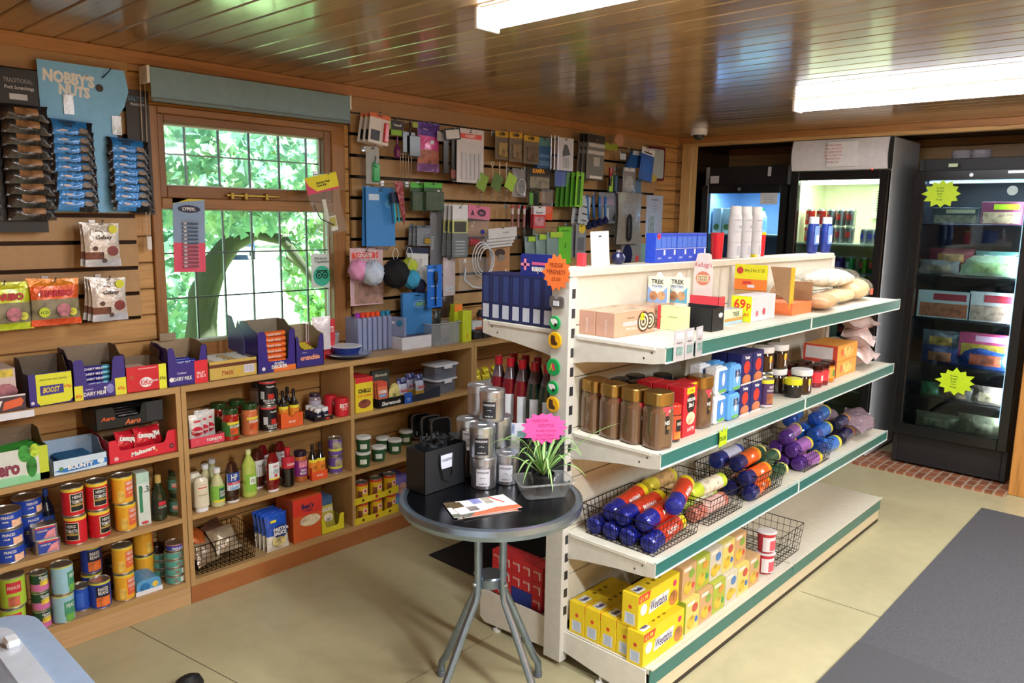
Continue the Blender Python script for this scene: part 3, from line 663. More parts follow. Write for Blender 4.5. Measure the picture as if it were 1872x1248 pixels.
def bottle(prof, h, r, body, cap, capz=(.9, 1), capr=.35, sx=1, sy=1, labc=None, lab=(.2, .55), pat=(), txt=(), name='bottle', cat='bottle', arc=1.5, lr=1.02, mats=None):
    def mk():
        t = thing(name, '', cat)
        MB().lathe([(a*r, b*h) for a, b in prof], body, 20, sx=sx, sy=sy, mats=mats).obj('body', t)
        MB().lathe([(capr*r, capz[0]*h), (capr*r*1.02, capz[0]*h+.003), (capr*r*.97, capz[1]*h-.002), (capr*r*.8, capz[1]*h), (0, capz[1]*h)], cap, 18, sx=sx, sy=sy).obj('cap', t)
        if labc:
            S = Matrix.Diagonal((sx, sy, 1, 1))
            l = MB().patch(r*lr, -arc, arc, lab[0]*h, lab[1]*h, labc, n=12, T=S)
            for i, (a0, a1, z0, z1, c) in enumerate(pat): l.patch(r*(lr+.008+.007*i), a0, a1, z0*h, z1*h, c, n=10, T=S)
            for s, c, u, z, hh, w in txt: l.text(s, c, u*r, z*h, hh*h, 0, w=w*r, R=r*(lr+.018+.007*len(pat)), bold=.015, T=S)
            l.obj('paper_label', t)
        return t
    return mk
def pillow(p, w, h, d, m, mf=None, cx=0, cy=0, z0=0, crimp=.07, T=None, nx=10, nz=12, back=None, wob=.0, seed=1, side=True):
    rr = random.Random(seed); ph = rr.uniform(0, 6)
    def f(sg):
        def g(u, v):
            a = max(0, math.sin(PI*u))**.55; t = (v-crimp)/(1-2*crimp); b = max(0, math.sin(PI*min(1, max(0, t))))**.45
            y = sg*d/2*(a if side else max(.0, math.sin(PI*u))**.8)*b+wob*math.sin(9*u+ph)*math.sin(7*v+ph)*d
            pin = 1-.06*b*(1 if side else 0)
            return (cx+(u-.5)*w*pin, cy+y-(.001 if sg < 0 else -.001), z0+v*h)
        return g
    p.grid(nx, nz, f(-1), m, True, mf, T); p.grid(nx, nz, f(1), back or m, True, mf if not back else None, T)
    return p
def carton(w, d, h, col, art=None, side=None, top=None, c=.0012):
    p = MB().box(-w/2, w/2, 0, d, 0, h, col, c=c, fm={k: v for k, v in (('l', side), ('r', side), ('t', top)) if v})
    p.box(-w/2+.002, w/2-.002, -.0004, 0, h-.0018, h-.0012, '#6b5f50:p')
    if art: art(p, w, d, h)
    return p
def mkc(name, cat, *a, **k):
    def f(): return solid(name, carton(*a, **k), '', cat)
    return f
def tray(w, d, hf, hb, col, ins='#a89880:c', cut=None, art=None, name='display_box', cat='box', th=.002, sidecol=None, hs=None, lean=0, flap=None, bottom=True):
    """open cardboard display box: front wall with a cut-out (x0,x1,zc fractions), side walls, back"""
    def mk():
        t = thing(name, '', cat)
        if cut:
            x0, x1, zc = (cut[0]-.5)*w, (cut[1]-.5)*w, cut[2]*hf
            pf = [(-w/2, 0), (w/2, 0), (w/2, hf*.94), (w/2-.008, hf), (x1+.006, hf), (x1, hf*.92), (x1-.008, zc+.006), (x1-.016, zc), (x0+.016, zc), (x0+.008, zc+.006), (x0, hf*.92), (x0-.006, hf), (-w/2+.008, hf), (-w/2, hf*.94)]
        else: pf = [(-w/2, 0), (w/2, 0), (w/2, hf), (-w/2, hf)]
        p = MB().prism(pf, 0, th, col); p.obj('front_panel', t) if 0 else None
        sp = [(0, 0), (d, 0), (d, hb), (d*.55, hb), (d*.3, hs or (hf*1.0)), (0, hf)]
        for x in (-w/2, w/2-th): p.prism([(a, b) for a, b in sp], x, x+th, ins, 'x'); 
        sc = sidecol or col
        p.flat(sp, sc, -w/2-.0003, 'x').flat(sp, sc, w/2+.0003, 'x')
        p.prism([(-w/2, 0), (w/2, 0), (w/2, hb), (-w/2, hb)], d-th, d, ins)
        if bottom: p.box(-w/2, w/2, 0, d, 0, th, ins)
        if art: art(p, w, d, hf)
        p.obj('carton', t)
        if flap: flap(t, w, d, hf, hb)
        return t
    return mk
def hook(x, z, y, ln=None, name='peg_hook', lab=None):
    pass
_hk = [0]
def peg(x, z, y1, label):
    """chrome prong from the slat board (y 3.226) out to y1"""
    p = MB().box(-.012, .012, -.004, .0, -.012, .016, '#c8cacc:m', c=.001); L = 3.226-y1
    p.tube([(0, 0, 0), (0, -L*.6, -.001), (0, -L+.012, .0), (0, -L, .012)], .0023, '#a9acae:m', 6)
    p.lathe([(0, -.004), (.004, 0), (0, .004)], '#2a2a2c:g', 8, 0, -L, .013)
    return solid('peg_hook', p, label, 'hook', (x, 3.2255, z), group=None)
# ================================================================== ON THE WOODEN COUNTER
def span(pxl, pxr, pyt, pym, Y, z0):
    x0 = WY(pxl, pym, Y)[0]; x1 = WY(pxr, pym, Y)[0]; zt = WY((pxl+pxr)/2, pyt, Y)[1]
    return (x0+x1)/2, x1-x0, zt-z0
def bar(w, h, d, col, end=None, txt=None, tc='#ffffff:p', name='chocolate_bar', cat='chocolate bar', ec=None, foil='f'):
    """wrapped bar lying along x, front facing -y, crimped ends"""
    def mk():
        p = MB(); n = 8
        def f(u, v): a = 2*PI*v; k = max(.0, min(1, min(u, 1-u)/.07))**.5; return ((u-.5)*w, d/2-d/2*math.cos(a)*(.25+.75*k) if 0 else d/2+d/2*math.sin(a)*(.15+.85*k), h/2+h/2*math.cos(a)*(.5+.5*k))
        p.grid(14, n, f, col, True, (lambda u, v: (ec or col) if u > end else col) if end else None)
        if txt: p.text(txt, tc, -w*.08, h*.5, h*.5, -.0012, w=w*.6, shear=.2)
        return solid(name, p, '', cat)
    return mk
PUR = '#3b2a86:p'; ZC0 = ZT
# carton of pink chocolates at the far left edge
cx, w, h = span(-45, 34, 676, 745, 3.0, ZT)
def art(p, w, d, h):
    p.disc(w*.22, h*.45, h*.26, '#a86a78:z', -.0006, rz=h*.2).rect(-w*.45, w*.45, h*.8, h*.98, '#d9c24c:z', -.0006)
solid('chocolate_carton', carton(w, .16, h, '#d8c4c0:p', art), 'pink and white confectionery carton at the far left end of the counter', 'carton', (cx, 3.005, ZT))
cx, w, h = span(-60, 48, 722, 745, 2.99, ZT)
def art(p, w, d, h):
    p.flat([(w*.08, h*.12), (w*.42, h*.3), (w*.46, h*.6), (w*.42, h*.8), (w*.12, h*.62)], '#e8673c:p', -.0006).rect(-w/2, w/2, h*.9, h*1.0, '#e8e2e0:p', -.0006)
    p.text('V', '#f4f0ee:p', -w*.0, h*.42, h*.6, -.0007)
solid('counter_tray', carton(w, .012, h*.9, '#4a3440:p', art), 'low dark tray front with an orange flash under the pink carton', 'tray', (cx, 2.987, ZT))
cx, w, h = span(-70, 62, 738, 750, 2.98, .885)
solid('shelf_label', MB().box(-w/2, w/2, 0, .002, -.008, .016, '#e6e8f2:p'), 'white price rail label on the counter edge at the far left', 'shelf label', (cx, 2.978, .90))
# 2 Boost box
cx, w, h = span(52, 133, 681, 720, 3.0, ZT)
def art(p, w, d, h):
    p.flat([(-w*.32, h*.12), (-w*.25, h*.02), (w*.42, h*.05), (w*.5, h*.15), (w*.5, h*.98), (-w*.32, h*.98)], '#e6e832:p', -.0005)
    p.flat([(-w*.24, h*.32), (w*.3, h*.34), (w*.3, h*.62), (-w*.24, h*.62)], '#43368e:p', -.0009).text('BOOST', '#f0d83a:p', w*.02, h*.48, h*.17, -.0013, shear=.3, w=w*.4)
    p.text('69p', '#e05030:p', w*.4, h*.52, h*.14, -.0009).text('HELPS GIVE YOU A BOOST', '#4a4420:p', w*.08, h*.8, h*.05, -.0009, w=w*.62)
    p.disc(-w*.42, h*.12, h*.05, '#e8e4f4:p', -.0005)
place('boostbox', tray(w, .14, h, h+.045, PUR, '#6e6254:c', art=art, sidecol='#3a3340:p', hs=h*1.0), 'purple display box with a large yellow front panel on the counter', (cx, 3.0, ZT))
for i in range(8):
    zz = ZT+.004+.021*(i//2)
    place('boostbar', bar(w*.80, .02, .026, '#2d2a7c:f', .55, 'BOOST', '#f0c830:p', ec='#8fb83a:f'), 'purple and green wrapped bar in the yellow-fronted box on the counter', (cx-.005, 3.02+.035*(i % 2), zz), group='bars in the yellow-fronted box')
# 3 Dairy Milk box with a U cut-out
cx, w, h = span(134, 230, 654, 690, 3.0, ZT)
def art(p, w, d, h):
    p.rect(-w/2, -w*.34, h*.0, h*.36, '#ece43a:p', -.0005).text('60p', '#e05030:p', -w*.42, h*.1, h*.12, -.001, w=w*.12)
    p.rect(w*.28, w/2, 0, h*.44, '#ece43a:p', -.0005).text('60p', '#e0602c:p', w*.4, h*.16, h*.12, -.001, w=w*.17)
    p.text('DAIRY MILK', WHT, -w*.12, h*.13, h*.1, -.0008, w=w*.42).text('Cadbury', '#d8d0f0:p', -w*.22, h*.24, h*.05, -.0008, w=w*.15, shear=.3)
    p.disc(w*.18, h*.2, h*.09, '#8c86c8:z', -.0008, rz=h*.12).rect(w*.07, w*.09, h*.1, h*.22, WHT, -.0008).disc(w*.08, h*.24, h*.03, WHT, -.0008)
place('dmbox', tray(w, .15, h, h+.03, PUR, '#8a7a68:c', cut=(.2, .76, .36), art=art, hs=h*1.0), 'purple display box with rounded wings and a deep cut-out front', (cx, 3.0, ZT))
for i in range(6): place('dmbar', bar(w*.60, .018, .03, '#3a3296:f', .7, 'DAIRY MILK', '#e8e4f4:p', ec='#5fb0cc:f'), 'purple and light blue wrapped bar in the cut-out display box', (cx-.005, 3.02, ZT+.003+.019*i), group='bars in the purple box with a cut-out front')
# 4 KitKat
cx, w, h = span(231, 305, 668, 700, 3.0, ZT)
def art(p, w, d, h):
    p.rect(w*.31, w/2, 0, h, '#eef03c:p', -.0005).text('65p', '#3a3a20:p', w*.4, h*.42, h*.17, -.001, w=w*.15)
    p.disc(-w*.02, h*.35, w*.16, '#f4eeee:p', -.0008, rz=h*.2).text('KitKat', '#d8202c:p', -w*.02, h*.35, h*.22, -.0012, w=w*.28, shear=.25).text('CHUNKY', '#f4f0f0:p', w*.2, h*.38, h*.08, -.0012, w=w*.16)
    p.rect(-w*.2, w*.25, h*.88, h*.92, '#f0a8a8:p', -.0005).disc(-w*.36, h*.6, h*.09, '#c8503a:z', -.0008)
def flap(t, w, d, hf, hb):
    MB().prism([(d*.9, hb*.98), (d*.35, hb*.99), (d*.32, hb*1.0+.03), (d*.9, hb+.045)], w/2-.0035, w/2-.0015, '#4a2f28:p', 'x').obj('flap', t)
place('kkbox', tray(w, .15, h, h+.015, '#d8232e:p', '#8a765e:c', art=art, flap=flap), 'red display box with a yellow price strip at its right end on the counter', (cx, 3.0, ZT))
for i in range(5): place('kkbar', bar(.1, .018, .024, '#c8a898:f', txt=None), 'pale wrapped finger bar inside the red counter box', (cx-.02+.0*i, 3.01+.026*i, ZT+h-.03), group='bars in the red counter box')
# 5 Fruit & Nut
cx, w, h = span(307, 380, 633, 680, 3.0, ZT)
def art(p, w, d, h):
    p.rect(w*.16, w/2, 0, h*.6, '#e8303c:p', -.0005).text('FRUIT\n& NUT', '#f8e8e8:p', w*.33, h*.22, h*.16, -.001, w=w*.24)
    p.text('DAIRY MILK', WHT, -w*.14, h*.18, h*.1, -.0008, w=w*.46).text('Cadbury', '#d8d0f0:p', -w*.16, h*.32, h*.07, -.0008, w=w*.24, shear=.3).disc(-w*.42, h*.18, h*.06, WHT, -.0008)
def flap(t, w, d, hf, hb):
    MB().box(-w*.3, w*.1, d*.9, d*.91, hb, hb+.03, '#9a8a72:c').obj('flap', t)
place('fnbox', tray(w, .15, h, h+.01, PUR, '#a08c70:c', cut=(.17, .84, .58), art=art, flap=flap, hs=h), 'purple display box with a red lower right corner left of the gold box', (cx, 3.0, ZT))
for i in range(6): place('fnbar', bar(w*.62, .015, .03, '#2f3ab0:f', None, 'DAIRY MILK', '#e8ecff:p'), 'shiny blue-purple wrapped bar in the box with the red corner', (cx, 3.02+.05*(i % 2), ZT+.05+.016*(i//2)), group='bars in the purple and red box')
# 6 Twix gold box, open top
cx, w, h = span(382, 470, 657, 675, 3.0, ZT)
def art(p, w, d, h):
    p.rect(-w/2+.001, w/2-.001, h*.66, h*.84, '#6a3a24:p', -.0005).text('TWIX', '#a83a28:p', -w*.12, h*.32, h*.24, -.0008, w=w*.26, shear=.25)
    p.rect(w*.22, w*.44, h*.2, h*.64, '#e4e0ea:p', -.0005)
    for i in range(9): p.rect(w*.235+i*w*.022, w*.242+i*w*.022, h*.26, h*.6, '#8a7fa0:p', -.0008)
    p.flat([(w*.06, h*.4), (w*.14, h*.42), (w*.1, h*.22)], '#e8b020:p', -.0008)
place('twbox', tray(w, .17, h, h, '#d4b45a:p', '#b8b0a0:c', art=art, sidecol='#d4b45a:p'), 'gold display box with a brown stripe, open at the top', (cx, 3.0, ZT))
for i in range(14): place('twbar', bar(w*.42, .016, .022, '#c8ac78:f', .3, None, ec='#e8e0d4:f'), 'gold and white wrapped bar lying in the open gold box', (cx-w*.23+w*.46*(i % 2), 3.016+.021*(i//2), ZT+h-.018), rz=.12*math.sin(i*2.1), group='bars in the gold box')
# 7 Double Decker tall
cx, w, h = span(471, 540, 604, 645, 3.0, ZT)
def art(p, w, d, h):
    p.rect(-w/2, w/2, 0, h*.13, '#ef7a34:p', -.0005).rect(-w/2, -w*.1, h*.0, h*.13, '#33307c:p', -.0007).text('double', WHT, w*.05, h*.21, h*.07, -.0012, w=w*.4).text('DECKER', WHT, w*.06, h*.12, h*.09, -.0012, w=w*.52, bold=.05)
    p.disc(-w*.36, h*.1, h*.045, '#e8e0e8:p', -.0012)
def flap(t, w, d, hf, hb):
    MB().prism([(0, .09), (0, .15), (.05, hb+.02), (.07, hb-.02), (.10, hb+.03), (.14, hb+.035), (.14, .1)], -w/2-.06, -w/2-.058, '#4a4a8a:p', 'x').obj('side_flap', t)
place('ddbox', tray(w, .15, h, h+.035, PUR, '#8f8572:c', cut=(.22, .84, .26), art=art, flap=flap, hs=h+.01), 'tall purple display box with a window of orange bars', (cx, 3.0, ZT))
for i in range(6): place('ddbar', bar(w*.60, .024, .03, '#ef7230:f', None, 'double decker', '#f4dcd0:p'), 'orange wrapped bar stacked in the tall purple display box', (cx+.002, 3.006, ZT+.03+.0245*i), group='orange bars in the tall purple box')
# 8 Crunchie
cx, w, h = span(541, 592, 612, 645, 3.0, ZT)
def art(p, w, d, h): p.text('crunchie', '#f0a080:p', 0, h*.3, h*.16, -.0012, w=w*.82, bold=.06).text('Cadbury', '#c8c0e8:p', -w*.2, h*.46, h*.05, -.001, w=w*.2)
place('crbox', tray(w, .16, h, h+.03, '#3a2f7e:p', '#a8987c:c', cut=(.1, .84, .55), art=art, hs=h+.01), 'small purple display box beside the blue enamel plate', (cx, 3.0, ZT))
for i in range(5): place('crbar', bar(w*.7, .016, .02, '#4a3a20:f', .4, None, ec='#e8cc40:f'), 'dark and yellow wrapped bar in the small purple box', (cx, 3.014+.022*i, ZT+.055+.006*i), group='bars in the small purple box')
# 9 sweets behind, clear tub
cx, w, h = span(556, 612, 581, 604, 3.12, ZT)
p = MB().box(-w/2, w/2, 0, .08, 0, h*.45, '#d83c44:p', c=.002).box(w*.12, w/2, -.002, 0, h*.4, h*.95, '#cf3440:p')
for i in range(8): p.rect(-w*.45+i*w*.07, -w*.42+i*w*.07, h*.45, h*.95, '#f0d8d8:p', -.001)
p.text('SWEETS', WHT, w*.3, h*.7, h*.14, -.003, w=w*.3)
solid('sweet_box', p, 'small red and white striped sweet box by the window sill', 'box', (cx, 3.12, ZT))
solid('sweet_bag', pillow(MB(), w*.6, h*.8, .03, '#efe6e8:f', T=None), 'white and red crinkled sweet bag leaning on the sill box', 'bag', (cx-.01, 3.09, ZT+.05))
cx, w, h = span(596, 618, 607, 640, 3.19, ZT)
t = thing('clear_tub', 'small clear plastic tub behind the blue enamel bowl', 'tub', (cx, 3.19, ZT)); MB().lathe([(.03, 0), (.036, h*.9)], '#c8ccd2:t2', 16).obj('tub', t); MB().lathe([(.037, h*.9), (.037, h), (0, h)], '#aab0ba:t3', 16).obj('lid', t)
# 10 enamel plate and bowl
cx, w, h = span(596, 680, 640, 648, 3.07, ZT)
x_, y_ = WY(637, 648, 3.075)[0], 3.055
t = thing('enamel_plate', 'dark blue enamel plate with a silver rim under the bowl', 'plate', (x_, y_+.02, ZT)); MB().lathe([(.06, 0), (.085, .006), (.108, .020), (.106, .023), (.08, .010), (0, .008)], '#16255c:g', 36).obj('plate', t); MB().lathe([(.106, .019), (.110, .021), (.106, .024)], '#c9ccd4:m', 36).obj('rim', t)
t = thing('enamel_bowl', 'dark blue enamel bowl with a white rim sitting on the plate', 'bowl', (x_-.012, y_+.02, ZT+.0115)); MB().lathe([(.045, 0), (.05, .003), (.062, .02), (.074, .045), (.072, .046), (.058, .02), (0, .006)], '#1c3484:g', 36).obj('bowl', t); MB().lathe([(.072, .044), (.076, .046), (.072, .048)], '#e8ecf4:g', 36).obj('rim', t)
# 11 translucent freezer bottles in a row
caps = ['#a838b0:g', '#e8483c:g', '#f0542c:g', '#f0542c:g', '#f0582e:g', '#2a8fb8:g', '#2a8fb8:g', '#35607c:g']
cols = ('purple', 'red', 'orange', 'orange', 'orange', 'turquoise', 'turquoise', 'no')
xr, yr = WZ(716, 648, ZT); n = 8
names = ('furthest left, purple-capped', 'second from the left, red-capped', 'third from the left, orange-capped', 'fourth from the left, orange-capped', 'fifth from the left, orange-capped', 'sixth from the left, turquoise-capped', 'seventh from the left, turquoise-capped', 'front right, blue-necked')
for i in range(n):
    x = WY(652+9.2*i, 640, 3.13)[0]; 
    def mk(i=i):
        t = thing('juice_bottle', '', 'bottle'); hh = .175 if i < 7 else .165
        pr = rc(-.055, .055, 0, hh, .012, 4); MB().prism([(a, b) for a, b in pr], -.011, .011, '#a9b4dc:t3', 'x').obj('body', t)
        if i < 7: MB().lathe([(.012, hh), (.0125, hh+.006), (.0125, hh+.022), (.011, hh+.024), (0, hh+.024)], caps[i], 14, 0, -.035).obj('cap', t)
        else:
            MB().lathe([(.012, 0), (.016, .004), (.009, .006), (0, .002)], '#2c86b8:g', 16, T=Matrix.Translation((-.011, -.03, hh-.03)) @ Matrix.Rotation(-PI/2, 4, 'Y')).obj('filler', t)
            MB().box(-.0125, -.0112, .0, .02, hh-.035, hh-.022, '#e8ecf4:p').obj('sticker', t)
        return t
    t = mk(); t['label'] = 'slim translucent upright drink bottle on the counter, '+names[i]; t['group'] = 'slim translucent bottles on the counter'; t.location = (x+.02, 3.183 if i < 7 else 3.12, ZT)
    t.rotation_euler = (0, 0, .0 if i < 7 else .35)
# 12 blue card box, white box, tub with cutlery
cx, w, h = span(737, 790, 534, 600, 3.12, ZT)
def art(p, w, d, h):
    p.disc(w*.1, h*.78, w*.24, '#b8d4f0:p', -.0006, rz=h*.07).disc(w*.1, h*.78, w*.22, '#3a7cc0:p', -.0008, rz=h*.06).text('euro', '#a8e04a:p', w*.1, h*.78, h*.07, -.0011, w=w*.3, shear=.2)
    p.flat([(-w*.1, .002), (w*.25, .002), (w*.22, h*.14), (-.0, h*.18), (-w*.12, h*.1)], '#e0a888:z', -.0006).rect(-w*.1, w*.1, h*.93, h*.95, '#1c2838:p', -.0006)
solid('blue_card_pack', carton(w, .02, h, '#3f86c8:p', art), 'blue card-backed pack with an oval logo standing on the counter', 'pack', (cx, 3.12, ZT))
cx, w, h = span(735, 789, 614, 625, 3.05, ZT)
solid('white_box', carton(w, .12, h, '#e4e6ee:p', None, top='#5a4a50:z'), 'flat white boxed set with a dark lid lying before the blue card pack', 'box', (cx, 3.05, ZT))
cx, w, h = span(790, 846, 590, 610, 3.04, ZT)
t = thing('clear_tub', 'clear open plastic tub holding loose cutlery and a dark wrapped item', 'tub', (cx, 3.04, ZT))
b_ = MB(); ring(rc(-w*.46, w*.46, .008, .122, .015), rc(-w*.44, w*.44, .01, .12, .014), 0, h, '#b8bec4:t2', b_); b_.flat(rc(-w*.46, w*.46, .008, .122, .015), '#b8bec4:t2', .001, 'z'); b_.obj('tub', t)
b_ = MB(); ring(rc(-w*.5, w*.5, 0, .13, .018), rc(-w*.455, w*.455, .01, .12, .015), h-.004, h, '#c9ced2:t3', b_); b_.obj('rim', t)
for i, (x, y, a, lb) in enumerate(((-.03, .04, .3, 'lying lowest'), (.0, .06, -.2, 'crossing the others'), (.03, .05, .5, 'nearest the yellow carton'), (.01, .08, 1.2, 'at the back'))):
    solid('spoon', MB().tube([(-.03, 0, 0), (.015, 0, .002)], .0022, '#c2c0bc:m', 6).lathe([(0, -.001), (.009, 0), (.011, .004), (.009, .003), (0, .001)], '#c2c0bc:m', 10, .025, 0, 0, sx=1.4), 'metal spoon in the clear tub, '+lb, 'spoon', (cx+x*.6, 3.04+y, ZT+.006+.006*i), rz=a)
solid('wrapped_utensil', pillow(MB(), .055, .17, .025, '#26282c:f', seed=4, wob=.1), 'black and silver crinkled wrapped item standing in the clear tub', 'packet', (cx-.005, 3.12, ZT+.006))
# 13 yellow cartons with orange tops, black items
for i, (a, b, tp, c, tc, lb) in enumerate(((831, 845, 556, '#c8d430:p', '#f08030:p', 'yellow-green carton with an orange top behind the clear tub'), (846, 862, 568, '#c8d62c:p', '#d8e040:p', 'yellow-green carton with a red figure on it right of the clear tub'))):
    cx, w, h = span(a, b, tp, 600, 3.08-.04*i, ZT)
    def art(p, w, d, h, tc=tc, i=i):
        p.rect(-w/2, w/2, h*(.8 if i == 0 else .98), h, tc, -.0006)
        if i: p.text('2', '#e05030:p', 0, h*.18, h*.12, -.0008)
    solid('carton', carton(w, .045, h, c, art), lb, 'carton', (cx, 3.08-.04*i, ZT))
for i, (a, b) in enumerate(((866, 882), (884, 900))):
    cx, w, h = span(a, b, 602, 612, 3.06, ZT)
    t = thing('dark_box', ('left', 'right')[i]+' of two small black boxes with a pale edge under the hanging torches', 'box', (cx, 3.06, ZT)); MB().box(-w*.5, w*.5, 0, .07, 0, .045, '#1d1d20:p', c=.004).obj('box', t); MB().tube([(-w*.3, -.002, .004), (-w*.3, -.002, .04), (w*.25, -.002, .042)], .0015, '#c0c0c0:m', 5).obj('handle', t)
for i, (a, tp) in enumerate(((872, 547), (890, 543))):
    cx, w, h = span(a-7, a+9, tp, 580, 3.18, ZT+.07)
    t = thing('lantern', ('left', 'right')[i]+' of two small black and orange lanterns behind the navy boxes', 'lantern', (cx, 3.16, ZT+.0)); MB().lathe([(.02, 0), (.022, .01), (.022, .03)], '#1a1a1c:p', 14).obj('base', t); MB().lathe([(.018, .03), (.018, .11)], '#a8562c:t3', 14).obj('chimney', t); MB().lathe([(.022, .11), (.022, .125), (.008, .15), (0, .15)], '#1a1a1c:p', 14).obj('cap', t)
# wipes/pack pale near gondola end
cx, w, h = span(862, 880, 590, 600, 3.12, ZT)
solid('carton', carton(w, .05, .09, '#d8dade:p', lambda p, w, d, h: p.rect(-w*.2, w*.5, h*.1, h*.6, '#e0622c:p', -.0006)), 'white and orange carton behind the black boxes on the counter', 'carton', (cx+.02, 3.135, ZT))
# ================================================================== LEFT BAY, UPPER SHELF
cx, w, h = span(-60, 90, 838, 860, 3.0, ZA)
def art(p, w, d, h):
    p.rect(w*.1, w/2, 0, h*.2, '#8fd8a0:p', -.0005).rect(-w/2, w*.2, 0, h*.24, '#98dcae:p', -.0004)
    p.text('Aero', '#8a3850:p', -w*.08, h*.5, h*.42, -.001, bold=.05, w=w*.42).disc(w*.28, h*.45, w*.07, '#2c8a34:z', -.0006, rz=h*.32).disc(w*.2, h*.85, w*.08, '#3a9a3c:z', -.0007, rz=h*.25).disc(w*.33, h*.9, w*.06, '#b8d83a:z', -.0009, rz=h*.2)
    p.rect(w*.38, w/2, 0, h, '#c9d93c:p', -.0005)
cx, w, h = span(-60, 90, 825, 860, 3.0, ZA)
place('aero', tray(w, .16, h, h+.045, '#dfe4dc:p', '#8c7a64:c', art=art, sidecol='#a9b0a0:p'), 'green and white display box at the left end of the upper shelf', (cx, 3.0, ZA))
for i in range(4): place('aerobar', bar(.13, .02, .03, '#3f9a3c:f', None, None), 'green wrapped bar in the green and white display box', (cx+.05, 3.02+.03*i, ZA+h-.025), rz=.1*i, group='bars in the green and white box')
cx, w, h = span(97, 197, 834, 855, 3.0, ZA)
def art(p, w, d, h):
    p.flat([(-w/2, h*.3), (0, h*.55), (w/2, h*.62), (w/2, h*.3), (0, h*.18), (-w*.3, h*.14)], '#2c7ccc:p', -.0005).text('BOUNTY', WHT, w*.0, h*.40, h*.3, -.001, w=w*.62, bold=.05).disc(w*.38, h*.5, h*.22, '#cfe0ee:z', -.0012).disc(-w*.36, h*.4, h*.14, '#5a8a58:z', -.0009)
place('bounty', tray(w, .15, h, h+.04, '#cfe2f2:p', '#9cb4cc:c', art=art, sidecol='#cfe2f2:p'), 'light blue open display box on the upper left shelf', (cx, 3.0, ZA))
for i in range(5): place('bountybar', bar(w*.62, .02, .026, '#2f5f86:f', None, 'BOUNTY', '#c8d8e8:p'), 'blue wrapped bar in the light blue display box', (cx-.0, 3.014+.025*i, ZA+h*.55), group='bars in the light blue box')
cx, w, h = span(199, 327, 795, 835, 3.0, ZA)
def art(p, w, d, h):
    p.text('Maltesers', WHT, -w*.02, h*.32, h*.2, -.001, w=w*.42, bold=.04, rot=.15, shear=.2).disc(-w*.4, h*.2, h*.1, '#e88890:p', -.0008).text('12', WHT, -w*.4, h*.2, h*.1, -.0012).disc(w*.4, h*.3, h*.11, '#5a2028:p', -.0008).text('105', '#e8a0a0:p', w*.4, h*.3, h*.05, -.0012).disc(w*.17, h*.24, h*.05, '#e8a050:z', -.0008)
place('malt', tray(w, .17, h, h+.01, '#dc2438:p', '#9c7a58:c', cut=(.12, .84, .52), art=art, hs=h), 'large red display box with a scooped front on the upper left shelf', (cx, 3.0, ZA))
for i, (dx, a) in enumerate(((-.07, .2), (-.03, -.2), (.02, .15), (.06, -.1))):
    def mk():
        p = MB(); pillow(p, .09, .075, .03, '#cf1f2e:f', wob=.06); p.text('Maltesers', WHT, 0, .04, .022, -.019, w=.07, up=True, bold=.04); return solid('chocolate_bag', p, '', 'bag')
    place('maltbag', mk, 'red crinkled bag inside the large red display box', (cx+dx*.8, 3.035+.02*(i % 2), ZA+h*.35), rot=(-.3, a, a), group='red bags in the red display box')
cx, w, h = span(178, 302, 735, 775, 3.02, ZA+.135)
def art(p, w, d, h): p.text('Aero', '#e0622c:p', -w*.33, h*.5, h*.2, -.001, shear=.3, w=w*.2).text('Aero', '#e8763a:p', w*.03, h*.22, h*.26, -.001, shear=.3, w=w*.24).rect(w*.25, w*.5, h*.05, h*1.0, '#2a2d33:p', -.0004)
zt_ = ZA+.128
place('blackbox', tray(w, .15, h*.95, h*.75, '#0f0f11:p', '#1a1818:p', cut=(.26, .68, .45), art=art, hs=h*.9, sidecol='#15151a:p'), 'black display box resting on top of the large red display box', (cx, 3.035, zt_))
for i in range(4): place('blackbar', bar(w*.36, .018, .026, '#1c1a1c:f', None, None), 'black wrapped bar in the black display box', (cx, 3.05+.027*i, zt_+.03+.004*i), group='bars in the black box')
# ================================================================== LEFT BAY, LOWER SHELVES
def stand(px, py, Y, z, dx=0): return (WY(px, py, Y)[0]+dx, Y, z)
def at(key, mk, label, px, py, Y, z, rz=None, group=None, rot=None):
    if rz is None: rz = R_.uniform(-.25, .25)
    return place(key, mk, label, (WY(px, py, Y)[0], Y, z), rz, group, rot)
B2 = ZB; B3 = ZD; HC = .110
soup = can(.0375, HC, '#cf1c2a:p', [(.86, .985, '#f0d040:p')], [(-.62, .72, .18, .8, '#f0e4c0:p'), (-.55, .65, .2, .78, '#17171c:p'), (-.6, .7, .36, .42, '#b8964a:p')], [('HEINZ', WHT, .05, .68, .1, .9), ('TOMATO', WHT, .05, .52, .12, 1.1), ('SOUP', '#d8b860:p', .05, .44, .05, .5)])
for k, (px, z, lb, rz) in enumerate(((135, B2, 'bottom left', -.75), (179, B2, 'bottom right', .35), (133, B2+HC+.001, 'top left', .1), (178, B2+HC+.001, 'top right', .0))):
    at('soup', soup, 'red and black tomato soup tin, %s of the four stacked two by two' % lb, px, 920, 3.035, z, rz, 'red tomato soup tins')
hoops = can(.0375, HC, '#f0b02c:p', [(.9, .985, '#f2d840:p')], [(-.15, .95, .22, .82, '#e86a40:p'), (-.9, -.3, .1, .5, '#f4c860:z')], [('HEINZ', WHT, .4, .74, .11, .9), ('HOOPS', WHT, .4, .55, .13, .9), ('tomato', '#f8e0c0:p', .4, .4, .05, .5)])
